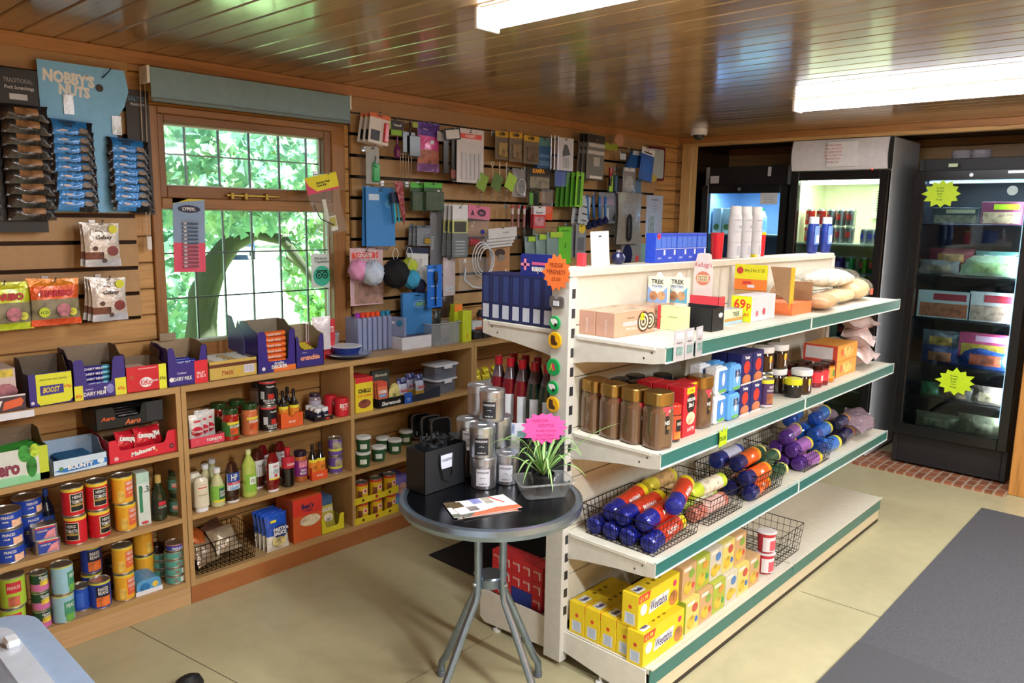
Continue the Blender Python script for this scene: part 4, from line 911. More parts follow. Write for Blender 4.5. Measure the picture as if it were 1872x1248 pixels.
for k, (px, z, Y, lb) in enumerate(((228, B2, 3.035, 'lower of the two on the middle shelf'), (225, B2+HC+.001, 3.035, 'upper of the two on the middle shelf'), (226, B3, 3.03, 'lower of the two on the bottom shelf'), (226, B3+HC+.001, 3.03, 'upper of the two on the bottom shelf'))):
    at('hoops', hoops, 'yellow and orange pasta hoops tin, '+lb, px, 920 if z > .3 else 1050, Y, z, .1, 'yellow pasta hoops tins')
ham = can(.048, .062, '#1f45b0:p', [], [(.0, .8, .1, .5, '#e8b898:z')], [('PRINCES', WHT, -.25, .7, .16, .8), ('HAM', WHT, -.4, .45, .1, .4)])
for k in range(3): at('ham', ham, 'blue oval ham tin in the front stack at the far left, %s one' % ('bottom', 'middle', 'top')[k], 14, 980, 3.04, B2+k*.063, .1, 'blue ham tins')
for k in range(3): at('ham', ham, 'blue ham tin standing behind and right of the front blue stack, %s one' % ('bottom', 'middle', 'top')[k], 52, 960, 3.13, B2+k*.063, .4, 'blue ham tins at the back')
def cb():
    t = thing('corned_beef_tin', '', 'tin'); w, d, h = .082, .055, .052
    p = MB(); o = rc(-w/2, w/2, 0, d, .012, 5); p.prism(o, .002, h-.002, '#c9c6bd:m', 'z'); p.prism(rc(-w/2+.002, w/2-.002, .002, d-.002, .01, 5), 0, h, '#c0bcae:m', 'z'); p.obj('tin', t)
    l = MB(); l.rect(-w/2+.008, w/2-.008, .004, h-.004, '#2b46a8:p', -.0006).flat([(-w*.1, .006), (w*.38, .006), (w*.38, h*.75), (w*.1, h*.6)], '#e09098:z', -.001).rect(-w*.38, w*.38, h*.82, h*.92, '#d83840:p', -.001).text('CORNED BEEF', '#e8d8c0:p', -w*.12, h*.66, h*.12, -.0012, w=w*.4)
    l.obj('paper_label', t); return t
for k in range(2): at('cb', cb, '%s of two stacked blue and pink rectangular meat tins' % ('lower', 'upper')[k], 87+k*-4, 970, 3.0, B2+k*.053, -.05, 'rectangular meat tins')
def mkbox(name, cat, w, d, h, col, art, **k): return lambda: solid(name, carton(w, d, h, col, art, **k), '', cat)
blu = bottle([(.9, 0), (1, .02), (1, .6), (.6, .75), (.35, .8), (.35, .9)], .20, .025, '#161c30:g', '#2a4a9a:g', capz=(.86, 1), labc='#2a50a0:p', lab=(.15, .5), txt=[('BISTO', '#b8d0e8:p', 0, .3, .1, 1.2)])
at('blub', blu, 'dark bottle with a blue label behind the rectangular tins', 85, 930, 3.13, B2, 0)
cx, w, h = span(250, 273, 862, 920, 3.03, B2)
def art(p, w, d, h):
    p.rect(-w/2, w/2, h*.8, h, '#b8d8c8:p', -.0006).rect(-w*.35, -w*.1, h*.25, h*.76, '#2f8a5c:p', -.0006).text('1.3', '#4a5a50:p', w*.15, h*.68, h*.12, -.0009, w=w*.6).disc(0, h*.05, w*.3, '#d85050:z', -.0008, rz=h*.03)
solid('tall_carton', carton(w, .05, h, '#dbe6e0:p', art), 'tall white and green carton beside the olive oil bottle', 'carton', (cx, 3.02, B2))
oil = bottle([(.85, 0), (1, .03), (1, .5), (.85, .6), (.4, .76), (.36, .86)], .185, .029, '#23301a:L', '#c8a85c:p', capz=(.83, 1), capr=.42, labc='#2a2e24:p', lab=(.15, .46), pat=[(-.5, .5, .36, .44, '#d83040:p')], txt=[('OLIVE OIL', '#d8e0d0:p', 0, .32, .05, 1.2)])
at('oil', oil, 'dark olive oil bottle with a gold cap on the middle left shelf', 290, 910, 3.04, B2, .1)
pesto = jar(.031, .092, '#3c4a2c:L', '#20301f:g', pat=[(-.6, .5, .3, .5, '#d85048:p')], txt=[('PESTO', '#c8e0d0:p', 0, .42, .16, 1.2)], labc='#4a7c6c:p', lab=(.2, .66))
for k in range(2): at('pesto', pesto, '%s of two stacked dark green pesto jars by the oak divider' % ('lower', 'upper')[k], 322, 905, 3.05, B2+k*.093, -.3, 'green pesto jars')
# bottom shelf
veg = can(.040, .115, '#a8c83a:p', [], [(-.7, .5, .5, .85, '#c8303c:p'), (-.6, .3, .08, .4, '#c86a50:z')], [('PRINCES', '#f0d0c0:p', -.1, .68, .1, 1.0)])
at('veg', veg, 'lime green tin with a red panel, upper one in the bottom left corner', 24, 1090, 3.02, B3+.116, 0, 'lime green tins'); at('veg', veg, 'lime green tin with a red panel, lower one mostly behind the freezer', 24, 1130, 3.02, B3, 0, 'lime green tins')
corn = can(.029, .070, '#1d4630:p', [(.02, .45, '#d070a8:p')], [(-.5, .6, .35, .62, '#f0d040:z')], [('Green', WHT, 0, .8, .14, 1.1), ('Giant', WHT, .1, .68, .14, .9)])
for k in range(3): at('corn', corn, 'slim green and pink sweetcorn tin, %s of its stack' % ('bottom', 'middle', 'top')[k], 74, 1090, 2.995 if 0 else 3.02, B3+k*.071, .3, 'slim sweetcorn tins')
peas = can(.037, HC, '#9ccadc:p', [(.93, .99, '#d8e050:p')], [(-.3, .9, .25, .75, '#4a9a78:p'), (-.2, .7, .05, .3, '#6fb04c:z')], [('PEAS', '#e8f4ec:p', .3, .6, .14, .8)])
at('peas', peas, 'pale blue and green peas tin, lower of the pair inside the watery-blue stack', 116, 1110, 3.015, B3, .1, 'pale blue peas tins'); at('peas', peas, 'pale blue and green peas tin on top of its twin', 114, 1060, 3.015, B3+HC+.001, .5, 'pale blue peas tins')
beans = can(.0375, HC, '#2a46a8:p', [(.9, .985, '#e8e040:p')], [(-.7, .7, .1, .45, '#e87838:z'), (-.7, .7, .45, .85, '#1d2140:p')], [('BAKED', WHT, 0, .74, .12, 1.0), ('BEANS', WHT, 0, .6, .12, 1.0)])
at('beans', beans, 'blue baked beans tin standing at the front of the bottom shelf', 183, 1080, 3.03, B3, 0, 'blue baked beans tins')
at('beans', beans, 'blue baked beans tin at the back of the bottom shelf, lower', 167, 1050, 3.12, B3, .1, 'blue baked beans tins'); at('beans', beans, 'blue baked beans tin at the back of the bottom shelf, upper', 167, 1030, 3.12, B3+HC+.001, .1, 'blue baked beans tins')
plain = can(.033, .095, '#2450b8:p', [], [(-.8, 0, .2, .8, '#3a6ad0:p')], [])
at('plainb', plain, 'plain bright blue tin between the peas and the baked beans', 148, 1090, 3.06, B3, 0)
at('hoops', hoops, 'yellow hoops tin at the back beside the stacked pair', 262, 1010, 3.14, B3+.0, 1.2); at('hoops', hoops, 'yellow hoops tin raised at the back of the bottom shelf', 262, 1000, 3.14, B3+HC+.001, .9)
dj = jar(.033, .13, '#33201c:L', '#2a1c1a:g', labc='#5a3a38:p')
at('dj', dj, 'dark brown jar at the back of the bottom left shelf', 286, 1020, 3.15, B3, 0); at('dj', dj, 'reddish brown jar behind the baked beans tins', 203, 1030, 3.16, B3, 0)
for k in range(5):
    def mk():
        p = MB(); o = rc(-.05, .05, 0, .024, .011, 6); p.prism(o, 0, .06, '#5aa8e0:f', 'y', T=None); p.disc(.025, .014, .007, '#e8c850:p', -.001).disc(-.02, .012, .011, '#2c78b8:z', -.001); return solid('sardine_tin', p, '', 'tin')
x_ = WY(272, 1060, 3.0)[0]
t = solid('tin_tray', MB().box(-.052, .052, 0, .12, 0, .001, '#dfe6f2:p').box(-.052, .052, -.001, 0, 0, .018, '#eef0f6:p').box(-.052, .052, .119, .12, 0, .04, '#dfe6f2:p'), 'low white cardboard tray of sky-blue fish tins on the bottom shelf', 'tray', (x_, 3.0, B3))
for k in range(4): place('sard', mk, 'sky-blue flat fish tin standing in the white tray', (x_, 3.002+.029*k, B3+.002), 0, 'sky-blue fish tins', rot=(0, 0, 0)) if 0 else None
def mks():
    p = MB(); o = rc(-.047, .047, 0, .058, .02, 6); p.prism(o, 0, .024, '#5aa8e0:f', 'y'); p.disc(.025, .03, .012, '#e8c850:z', -.001).disc(-.015, .028, .02, '#2c78b8:z', -.0008, rz=.016); return solid('fish_tin', p, '', 'tin')
for k in range(4): place('fish', mks, 'sky-blue fish tin on edge in the white tray', (x_, 3.002+.028*k, B3+.0015), group='sky-blue fish tins')
tuna = can(.037, .034, '#5aa898:p', [], [(.2, .9, .2, .8, '#d8e8e0:p')], [('TUNA', '#d05050:p', -.3, .5, .3, .5)])
for k in range(4): at('tuna', tuna, 'teal tuna tin, %s of the stack by the oak divider' % ('lowest', 'second', 'third', 'fourth')[k], 320, 1050, 3.03, B3+k*.035, .2*k, 'teal tuna tins')
tn2 = can(.037, .03, '#2a48b0:p', [(.8, .98, '#d83848:p')], [], [('PRINCES', WHT, -.1, .42, .35, 1.5)])
at('tn2', tn2, 'blue and red tin on top of the teal tuna tins', 320, 1000, 3.03, B3+4*.035, .1)
for k in range(3): at('tuna', tuna, 'teal tin in the back stack half hidden by the front tuna stack, %s' % ('bottom', 'middle', 'top')[k], 297, 1040, 3.13, B3+k*.035, .2*k, 'teal tins at the back')
# ================================================================== MIDDLE BAY, UPPER SHELF
cx, w, h = span(347, 411, 796, 812, 3.0, ZA)
def art(p, w, d, h): p.text('TOMATO', WHT, w*.18, h*.55, h*.34, -.001, w=w*.45, bold=.05).text('SOUP', '#f8d0d4:p', w*.25, h*.22, h*.14, -.001, w=w*.2).disc(-w*.3, h*.55, h*.2, '#e86070:p', -.0008)
place('pinktray', tray(w, .13, h, h*.6, '#e84a60:p', '#c88880:c', art=art, sidecol='#e84a60:p'), 'low pink tray holding white sachets at the left of the middle bay', (cx, 2.995, ZA))
def sach():
    p = MB(); pillow(p, .062, .125, .02, '#e6e2de:f', wob=.03); p.disc(0, .055, .024, '#c8243c:z', -.0115, rz=.02).text('Tomato', WHT, 0, .055, .012, -.0125, w=.045).rect(-.012, .014, .092, .1, '#d84050:p', -.0105); return solid('soup_sachet', p, '', 'sachet')
for k in range(4): place('sach', sach, 'white sachet with a red tomato picture, %s in the pink tray' % ('front left', 'front middle', 'right', 'back')[k], (cx-.035+.033*k-(.05 if k == 3 else 0), 3.02+.018*k, ZA+.006), group='white tomato sachets')
dol = lambda gc, lc, nm: jar(.035, .135, gc, '#2a4a24:g', lh=.14, neck=.86, labc=lc, lab=(.16, .6), pat=[(-.8, .9, .52, .6, '#f0d840:p'), (-.5, .6, .2, .42, '#d8582c:z')], txt=[('DOLMIO', WHT, .2, .46, .09, 1.5)])
at('dolr', dol('#a8241c:L', '#3c7a34:p', 0), 'red pasta sauce jar with a dark green lid', 421, 770, 3.01, ZA, 0)
at('dolo', dol('#d8764a:L', '#c87040:p', 0), 'orange pasta sauce jar with a dark green lid', 456, 765, 3.03, ZA, 0)
for k, px in enumerate((398, 432)): at('dolr', None, 'red sauce jar at the back of the upper shelf, %s one' % ('left', 'right')[k], px, 740, 3.13, ZA, .5, 'red sauce jars at the back')
tom = can(.037, .112, '#101012:p', [(.9, .985, '#d83848:p')], [(-.2, .6, .3, .5, '#c8342c:z'), (-1.1, -.6, .3, .6, '#c8ccd0:p')], [('Napolina', WHT, .2, .78, .09, 1.0), ('PEELED PLUM', WHT, 0, .24, .08, 1.5), ('TOMATOES', WHT, 0, .14, .07, 1.2)])
for k in range(2): at('tom', tom, '%s of two stacked black plum tomato tins' % ('lower', 'upper')[k], 490, 760, 3.03, ZA+k*.113, .05-k*.3, 'black plum tomato tins')
soy = bottle([(.9, 0), (1, .02), (1, .55), (.6, .7), (.3, .8), (.3, .9)], .165, .023, '#1a1210:L', '#201a1c:g', capz=(.84, 1), capr=.34, labc='#e88a2c:p', lab=(.12, .58), pat=[(-1.3, 1.3, .5, .58, '#e8d83c:p')], txt=[('SOY', '#5a2018:p', 0, .34, .1, .9)])
x_ = WY(534, 770, 3.0)[0]
def orc():
    p = MB(); w, d = .115, .11; p.prism([(-w/2, 0), (w/2, 0), (w/2, .062), (w*.2, .062), (0, .045), (-w*.25, .068), (-w/2, .068)], 0, .002, '#e8622c:p').prism([(0, 0), (d, 0), (d, .068), (0, .068)], -w/2, -w/2+.002, '#d8562a:p', 'x').prism([(0, 0), (d, 0), (d, .062), (0, .062)], w/2-.002, w/2, '#d8562a:p', 'x').box(-w/2, w/2, 0, d, 0, .001, '#c8a070:p').text('Amoy', '#f4e8d8:p', .0, .025, .014, -.0008, shear=.3, w=.06); return solid('bottle_carrier', p, '', 'carton')
place('orc', orc, 'orange cardboard carrier holding four dark sauce bottles', (x_, 3.0, ZA))
for i in range(4): place('soy', soy, 'dark sauce bottle in the orange carrier, %s' % ('front left', 'front right', 'back left', 'back right')[i], (x_-.027+.054*(i % 2), 3.028+.052*(i//2), ZA+.0015), group='dark sauce bottles in the carrier')
x_ = WY(592, 770, 3.0)[0]
solid('jar_tray', MB().box(-.05, .05, 0, .1, 0, .002, '#3a2022:p').box(-.05, .05, -.001, 0, 0, .018, '#2a1618:p').disc(.02, .008, .012, '#c8382c:p', -.0016, rz=.005), 'low dark tray of little white-capped jars', 'tray', (x_, 3.0, ZA))
salt = jar(.017, .055, '#1c2440:L', '#f0eef0:g', lh=.24, neck=.9, labc='#20243c:p', lab=(.1, .6), txt=[('SAXA', WHT, 0, .35, .14, 1.2)])
for i in range(5): place('salt', salt, 'small dark-blue labelled jar with a white cap, %s in the tray' % ('front left', 'front right', 'second row left', 'second row right', 'back')[i], (x_-.02+.038*(i % 2), 3.02+.036*(i//2), ZA+.003), group='small white-capped jars')
bis = bottle([(.9, 0), (1, .02), (1, .9), (.92, .93)], .088, .032, '#d42230:p', '#c81c2a:p', capz=(.9, 1), capr=.95, txt=[('BISTO', WHT, 0, .6, .24, 1.4), ('gravy', '#f0c0b0:p', 0, .4, .1, .8)], labc='#d42230:p', lab=(.1, .85), name='gravy_tub', cat='tub')
at('bis', bis, 'red gravy granule tub at the front right of the middle bay', 624, 745, 3.02, ZA, -.1)
at('bis', None, 'red gravy tub behind the front one', 604, 730, 3.10, ZA, .4)
at('bis', None, 'red gravy tub furthest back by the divider', 625, 725, 3.15, ZA, .4)
pj = jar(.03, .1, '#9a8890:L', '#3c3040:g', labc='#c8c0d0:p')
at('pj', pj, 'pale jar behind the stacked black tins', 470, 720, 3.15, ZA+.09, 0); at('pj', None, 'pale jar behind the little white-capped jars', 575, 720, 3.14, ZA, 0)
# ================================================================== MIDDLE BAY, LOWER SHELF (bottles)
mayo = bottle([(.9, .12), (1, .15), (1.0, .35), (.85, .55), (1.0, .75), (.95, .9), (.7, .96), (.6, 1)], .145, .031, '#e9e0c8:g', '#f0f0f4:g', capz=(0, .14), capr=.85, sx=1, sy=.7, labc='#e6dcc0:p', lab=(.2, .85), pat=[(-.6, .6, .7, .8, '#d8483c:p')], txt=[('mayonnaise', '#a89060:p', 0, .5, .06, 1.2)], lr=.97)
def flip(mk):
    return mk
ketp = lambda c, lc, txt, tc, pat=(): bottle([(.8, .001), (.86, .12), (1, .18), (1.0, .55), (.9, .8), (.55, .97), (.3, 1)], .175, .032, c, '#f0f0f4:g', capz=(0, .13), capr=.82, sx=1, sy=.65, labc=lc, lab=(.32, .75), pat=pat, txt=txt, lr=1.0, arc=1.1)
at('mayo', mayo, 'cream squeezy mayonnaise bottle at the left of the middle bay', 368, 905, 3.01, ZB, -.1)
at('mayo', None, 'cream squeezy bottle half hidden behind the front mayonnaise', 356, 890, 3.08, ZB, .2)
sal = bottle([(.85, 0), (1, .03), (1, .5), (.75, .68), (.42, .82), (.42, .92)], .165, .029, '#cfcf9c:L', '#eef0f0:g', capz=(.88, 1), capr=.52, labc='#8cc850:p', lab=(.14, .56), pat=[(-.2, .9, .2, .5, '#2a6a4a:p'), (-1, 1.2, .14, .2, '#f0e040:p')], txt=[('SALAD', WHT, .35, .4, .07, .9), ('CREAM', WHT, .35, .31, .07, .9)])
at('sal', sal, 'glass salad cream bottle with a green label', 397, 890, 3.02, ZB, 0)
for k, (px, Y) in enumerate(((375, 3.1), (388, 3.15))): at('sal', None, 'salad cream bottle in the %s row behind the front one' % ('second', 'back')[k], px, 870, Y, ZB, .4, 'salad cream bottles at the back')
at('hp', ketp('#3a1c16:L', '#d8e2f0:p', [('HP', WHT, 0, .64, .16, .9), ('SAUCE', '#f0d0d0:p', 0, .5, .05, .7)], 0, [(-1.0, 1.0, .52, .75, '#2a4c9c:p'), (-1.0, 1.0, .46, .52, '#d84858:p'), (-.5, .5, .33, .4, '#88b0d8:z')]), 'brown sauce bottle with a blue and white label and a white base cap', 425, 885, 3.02, ZB, 0)
oo = bottle([(.85, 0), (1, .03), (1, .25), (.9, .32), (1, .4), (.95, .68), (.35, .86), (.3, .92)], .21, .033, '#b8c85c:L', '#d8dc9c:g', capz=(.9, 1), capr=.36, labc='#8cc040:p', lab=(.12, .5), pat=[(-.3, .6, .28, .44, '#e8f0e0:p')], txt=[('OIL', '#4a6a3a:p', .15, .36, .07, .6)], arc=.9, sy=.8)
at('oo', oo, 'yellow-green cooking oil bottle in the middle bay', 455, 870, 3.03, ZB, 0)
at('dkb', ketp('#4a1c18:L', '#d8d8d4:p', [('SAUCE', '#4a2a20:p', 0, .6, .07, 1.0)], 0), 'dark sauce bottle with a pale label behind the oil bottle', 473, 860, 3.10, ZB, .1)
at('ket', ketp('#7c1418:L', '#e8eef0:p', [('HEINZ', '#c02030:p', 0, .66, .06, .8), ('TOMATO', '#2a6a4a:p', 0, .56, .05, .8), ('KETCHUP', '#2a6a4a:p', 0, .5, .05, .8)], 0, [(-.2, .2, .38, .46, '#d02c2c:p'), (-1, 1, .32, .36, '#f0d840:p')]), 'red ketchup squeezy bottle with a white base cap', 499, 865, 3.02, ZB, .15)
at('ket', None, 'red ketchup bottle at the back between the oil and the front ketchup', 480, 835, 3.15, ZB, .1); at('ket', None, 'red ketchup bottle at the back right of the front ketchup', 512, 830, 3.15, ZB, .1)
sar = bottle([(.9, 0), (1, .03), (1, .45), (.8, .58), (.42, .7), (.38, .9)], .178, .030, '#1c1212:L', '#d03038:g', capz=(.88, 1), capr=.45, labc='#c8283c:p', lab=(.5, .8), txt=[('SARSONS', WHT, .1, .6, .07, 1.4)], mats=['#1c1212:L']*3+['#b82c38:g']*2)
at('sar', sar, 'dark vinegar bottle with a red neck and red cap', 526, 860, 3.03, ZB, 0)
tik = jar(.031, .142, '#b8642c:L', '#2a1c30:g', neck=.85, labc='#8a2a7c:p', lab=(.2, .72), pat=[(-.7, .7, .5, .7, '#e8889c:z')], txt=[('TIKKA', WHT, 0, .4, .08, 1.1), ('MASALA', WHT, 0, .3, .08, 1.2)])
at('tik', tik, 'curry sauce jar with a pink and purple label', 549, 855, 3.05, ZB, 0)
x_ = WY(583, 855, 3.01)[0]
solid('bottle_carrier', MB().box(-.042, .042, -.002, .0, 0, .04, '#e8582c:p').box(-.042, -.04, 0, .05, 0, .06, '#d84c26:p').box(-.042, .042, 0, .06, 0, .001, '#d84c26:p').text('Amoy', '#f4e0d0:p', 0, .02, .014, -.0028, shear=.3, w=.05), 'small orange carton holding two dark sauce bottles on the lower shelf', 'carton', (x_, 3.005, ZB))
for i in range(2): place('soy', None, 'dark sauce bottle in the small orange carton, %s' % ('left', 'right')[i], (x_-.02+.042*i, 3.032, ZB+.0015), group='sauce bottles in the small carton')
pur = can(.034, .085, '#6a4c9c:p', [(.3, .42, '#d8d840:p')], [(-.7, .7, .42, .8, '#b0a488:z')], [('Curry', WHT, -.3, .86, .12, .7)])
for k in range(2): at('pur', pur, '%s of two purple tins stacked by the second divider' % ('lower', 'upper')[k], 613, 840, 3.04, ZB+k*.086, .1-.3*k, 'purple tins')
# ================================================================== MIDDLE BAY, BOTTOM SHELF
def wire(w, d, h, sp=.02, taper=.012, m='#241f1c:m', r=.0011, rim=.0018):
    p = MB(); T = taper
    def L(a, b, rr=r): p.tube([a, b], rr, m, 4, smooth=False)
    n = max(2, int(w/sp)); k = max(2, int(d/sp)); q = max(2, int(h/sp))
    f = lambda z: -T*(1-z/h)
    for i in range(n+1):
        x = -w/2+w*i/n; s = (w/2-T)/(w/2)
        L((x, 0, h), (x*s, T, .002)); L((x, d, h), (x*s, d-T, .002)); L((x*s, T, .002), (x*s, d-T, .002))
    for j in range(k+1):
        y = d*j/k; y2 = T+(d-2*T)*j/k
        L((-w/2, y, h), (-w/2+T, y2, .002)); L((w/2, y, h), (w/2-T, y2, .002)); L((-w/2+T, y2, .002), (w/2-T, y2, .002))
    for i in range(q+1):
        z = .002+(h-.002)*i/q; t = T*(1-z/h); c = [(-w/2+t, t, z), (w/2-t, t, z), (w/2-t, d-t, z), (-w/2+t, d-t, z)]
        for a in range(4): L(c[a], c[(a+1) % 4], rim if i == q else r)
    return p
cx, w, h = span(357, 472, 950, 1000, 3.0, ZD)
solid('wire_basket', wire(w, .2, .13), 'black wire basket of crumpled packets on the bottom shelf under the window', 'basket', (cx, 3.0, ZD))
for i, (dx, dy, c, lb, a) in enumerate(((-.08, .05, '#9c8468:f', 'brown crumpled packet at the left of the wire basket', .3), (-.03, .10, '#5a6a4c:f', 'green and brown crumpled packet in the wire basket', -.4), (.03, .05, '#b09c80:f', 'tan crumpled packet at the front of the wire basket', .1), (.06, .12, '#6c4a3c:f', 'dark brown crumpled packet at the back of the wire basket', .6), (-.06, .12, '#c8642c:f', 'orange-topped crumpled packet in the wire basket', .9))):
    solid('crumpled_packet', pillow(MB(), .12, .12, .05, c, seed=i, wob=.12), lb, 'packet', (cx+dx*.8, 3.0+dy-.02, ZD+.03+.012*i), rot=(-.8, 0, a))
def pou(c1, c2, txt, tc, nm):
    def mk():
        p = MB(); w, h = .115, .165
        pillow(p, w, h, .03, c1, mf=lambda u, v: c2 if v < .42 else c1, crimp=.04); p.disc(.01, h*.5, .038, '#1c2a6a:p', -.017, rz=.03)
        p.text("PASTA'n\nSAUCE", WHT, .012, h*.52, .036, -.0185, w=.075, bold=.04).rect(-.035, -.005, h*.78, h*.85, '#e8dc40:p', -.015); p.disc(.0, h*.24, .035, '#e0cc88:z', -.017, rz=.022); return solid(nm, p, '', 'pouch')
    return mk
for i in range(4): at('pou', pou('#1d55c4:f', '#e6e4d8:f', '', 0, 'pasta_pouch'), 'blue pasta pouch %s' % ('at the front of its row', 'second in its row', 'third in its row', 'at the back of its row')[i], 508-7*i, 980, 3.01+.03*i, ZD, None if 0 else .05, 'blue pasta pouches', rot=(-.12, 0, .05))
cx, w, h = span(535, 588, 908, 950, 3.01, ZD)
def art(p, w, d, h): p.rect(-w/2, w/2, h*.6, h, '#e03c2c:p', -.0005).text("Ben's", '#2a2a5a:p', 0, h*.8, h*.12, -.001, w=w*.7, bold=.04).text('Original', '#2a2a5a:p', 0, h*.69, h*.07, -.001, w=w*.7).disc(w*.08, h*.45, w*.36, '#e8d8b8:z', -.0008, rz=h*.13)
solid('rice_carton', carton(w, .15, h, '#d8622c:p', art), 'orange and red rice carton on the bottom shelf', 'carton', (cx, 3.005, ZD))
cx, w, h = span(588, 630, 950, 965, 3.0, ZD)
place('ytray', tray(w, .12, h*1.4, h*1.0, '#e8dc30:p', '#c8bc40:p', cut=(.12, .8, .35), hs=h), 'yellow open-fronted carton of sauce sachets by the second divider', (cx, 3.0, ZD))
def ys():
    p = MB(); pillow(p, .075, .16, .014, '#cfc452:f', mf=lambda u, v: '#4a6a94:f' if v > .78 else '#cfc452:f'); p.text('SAUCE', WHT, 0, .10, .02, -.009, w=.055, bold=.04).disc(0, .06, .026, '#e8e0cc:z', -.0085, rz=.02); return solid('sauce_sachet', p, '', 'sachet')
for i in range(4): place('ys', ys, 'yellow and blue sauce sachet leaning in the yellow carton', (cx-.004, 3.03+.022*i, ZD+.003), group='yellow sauce sachets', rot=(-.18, 0, 0))
# ================================================================== RIGHT BAY, UPPER SHELF
cx, w, h = span(650, 682, 690, 725, 3.0, ZA)
def art(p, w, d, h): p.rect(-w/2, w/2, h*.86, h, '#d83038:p', -.0005).text('CHILLI', '#3a2a1c:p', 0, h*.62, h*.12, -.001, w=w*.8, bold=.05).text('CON CARNE', '#e87020:p', 0, h*.48, h*.07, -.001, w=w*.8).disc(0, h*.24, w*.36, '#8a4a3c:z', -.0008, rz=h*.13)
solid('seasoning_carton', carton(w, .13, h, '#e8cc30:p', art, top='#d83038:p'), 'yellow chilli seasoning carton with a red top', 'carton', (cx, 3.0, ZA))
cx, w, h = span(692, 738, 742, 750, 3.0, ZA)
place('shtray', tray(w, .14, .045, .045, '#101012:p', '#2a2826:p', art=lambda p, w, d, h: p.text('Sharwoods', WHT, 0, h*.45, h*.45, -.001, w=w*.75, shear=.2, bold=.03)), 'black tray with white script lettering on the right bay upper shelf', (cx, 3.0, ZA))
def kor(): 
    p = carton(.06, .012, .12, '#e87a50:p', lambda p, w, d, h: p.text('KORMA', WHT, 0, h*.6, h*.14, -.001, w=w*.8, bold=.04).rect(-w*.4, w*.3, h*.38, h*.5, '#3a86c8:p', -.0006).text('LOW FAT', WHT, -w*.05, h*.44, h*.07, -.001, w=w*.6).rect(-w/2, w/2, h*.82, h, '#d8503c:p', -.0005)); return solid('sauce_packet', p, '', 'packet')
for i in range(3): place('kor', kor, 'orange curry sauce packet in the black tray, %s' % ('front', 'middle', 'back')[i], (cx-.03, 3.018+.02*i, ZA+.003), rot=(-.12, 0, 0), group='orange curry packets')
pp = MB().lathe([(.001, 0), (.033, .003), (.034, .008), (0, .011)], '#d8c87c:z', 24, T=Matrix.Translation((0, 0, .055)) @ Matrix.Rotation(PI/2, 4, 'X') @ Matrix.Diagonal((1, 1.6, 1, 1)))
solid('poppadom_pack', pp, 'pale yellow oval crisp pack in the black tray', 'pack', (cx+.03, 3.02, ZA+.003))
solid('sauce_packet', carton(.11, .02, .165, '#4a4a44:p', lambda p, w, d, h: p.text('Sharwoods', '#e0d8b8:p', 0, h*.86, h*.1, -.001, w=w*.7, shear=.2)), 'dark grey packet with cream script standing at the back of the black tray', 'packet', (cx+.01, 3.095, ZA+.003))
def crp(c):
    def mk():
        p = MB(); pillow(p, .062, .125, .03, c, wob=.08, mf=lambda u, v: '#2a2f6a:f' if v > .75 else (c if v > .3 else '#d8b048:f')); p.text('Noodles', '#d83c34:p', 0, .06, .018, -.018, w=.05, shear=.2); return solid('noodle_packet', p, '', 'packet')
    return mk
at('crp', crp('#c8cce4:f'), 'shiny blue and silver noodle packet, left of the pair', 737, 715, 3.02, ZA+.004, 0, rot=(-.1, 0, 0)); at('crp', None, 'shiny blue and silver noodle packet, right of the pair', 768, 708, 3.03, ZA+.004, 0, rot=(-.1, 0, .1))
at('crp', None, 'noodle packet behind the shiny pair', 752, 695, 3.08, ZA+.004, 0, rot=(-.1, 0, .1))
cx, w, h = span(738, 803, 735, 740, 3.0, ZA)
solid('noodle_tray', MB().box(-w/2, w/2, -.002, 0, 0, .036, '#2a3040:p').box(-w/2, w/2, 0, .12, 0, .001, '#2a3040:p').box(-w/2, -w*.3, -.004, -.002, 0, .055, '#2a5cc0:p').text('TOP', '#c8d8f4:p', -w*.4, .02, .014, -.005, w=.02).prism([(w*.1, .036), (w/2, .036), (w/2, .06), (w*.3, .05)], -.002, 0, '#2a3040:p'), 'dark blue low tray with a bright blue tab for the noodle packets', 'tray', (cx, 2.995, ZA))
def ctub():
    t = thing('storage_box', '', 'box'); w, d, h = .17, .12, .07
    b_ = MB(); ring(rc(-w/2+.004, w/2-.004, .004, d-.004, .02), rc(-w/2+.007, w/2-.007, .007, d-.007, .018), 0, h, '#8890a0:t2', b_); b_.flat(rc(-w/2+.004, w/2-.004, .004, d-.004, .02), '#8890a0:t2', .002, 'z'); b_.obj('box', t)
    MB().prism(rc(-w/2-.004, w/2+.004, -.004, d+.004, .022), h, h+.008, '#dfe2ea:p', 'z').obj('lid', t)
    MB().box(-.03, .03, -.008, -.003, h-.014, h+.007, '#e4e6ee:p', c=.002).obj('clip', t); MB().box(w/2+.002, w/2+.007, .04, .09, h-.014, h+.007, '#e4e6ee:p', c=.002).obj('clip', t); return t
for k in range(2): at('ctub', ctub, '%s of two clear storage boxes with white lids' % ('lower', 'upper')[k], 818, 700, 3.03, ZA+k*.079, .12-.1*k, 'clear storage boxes')
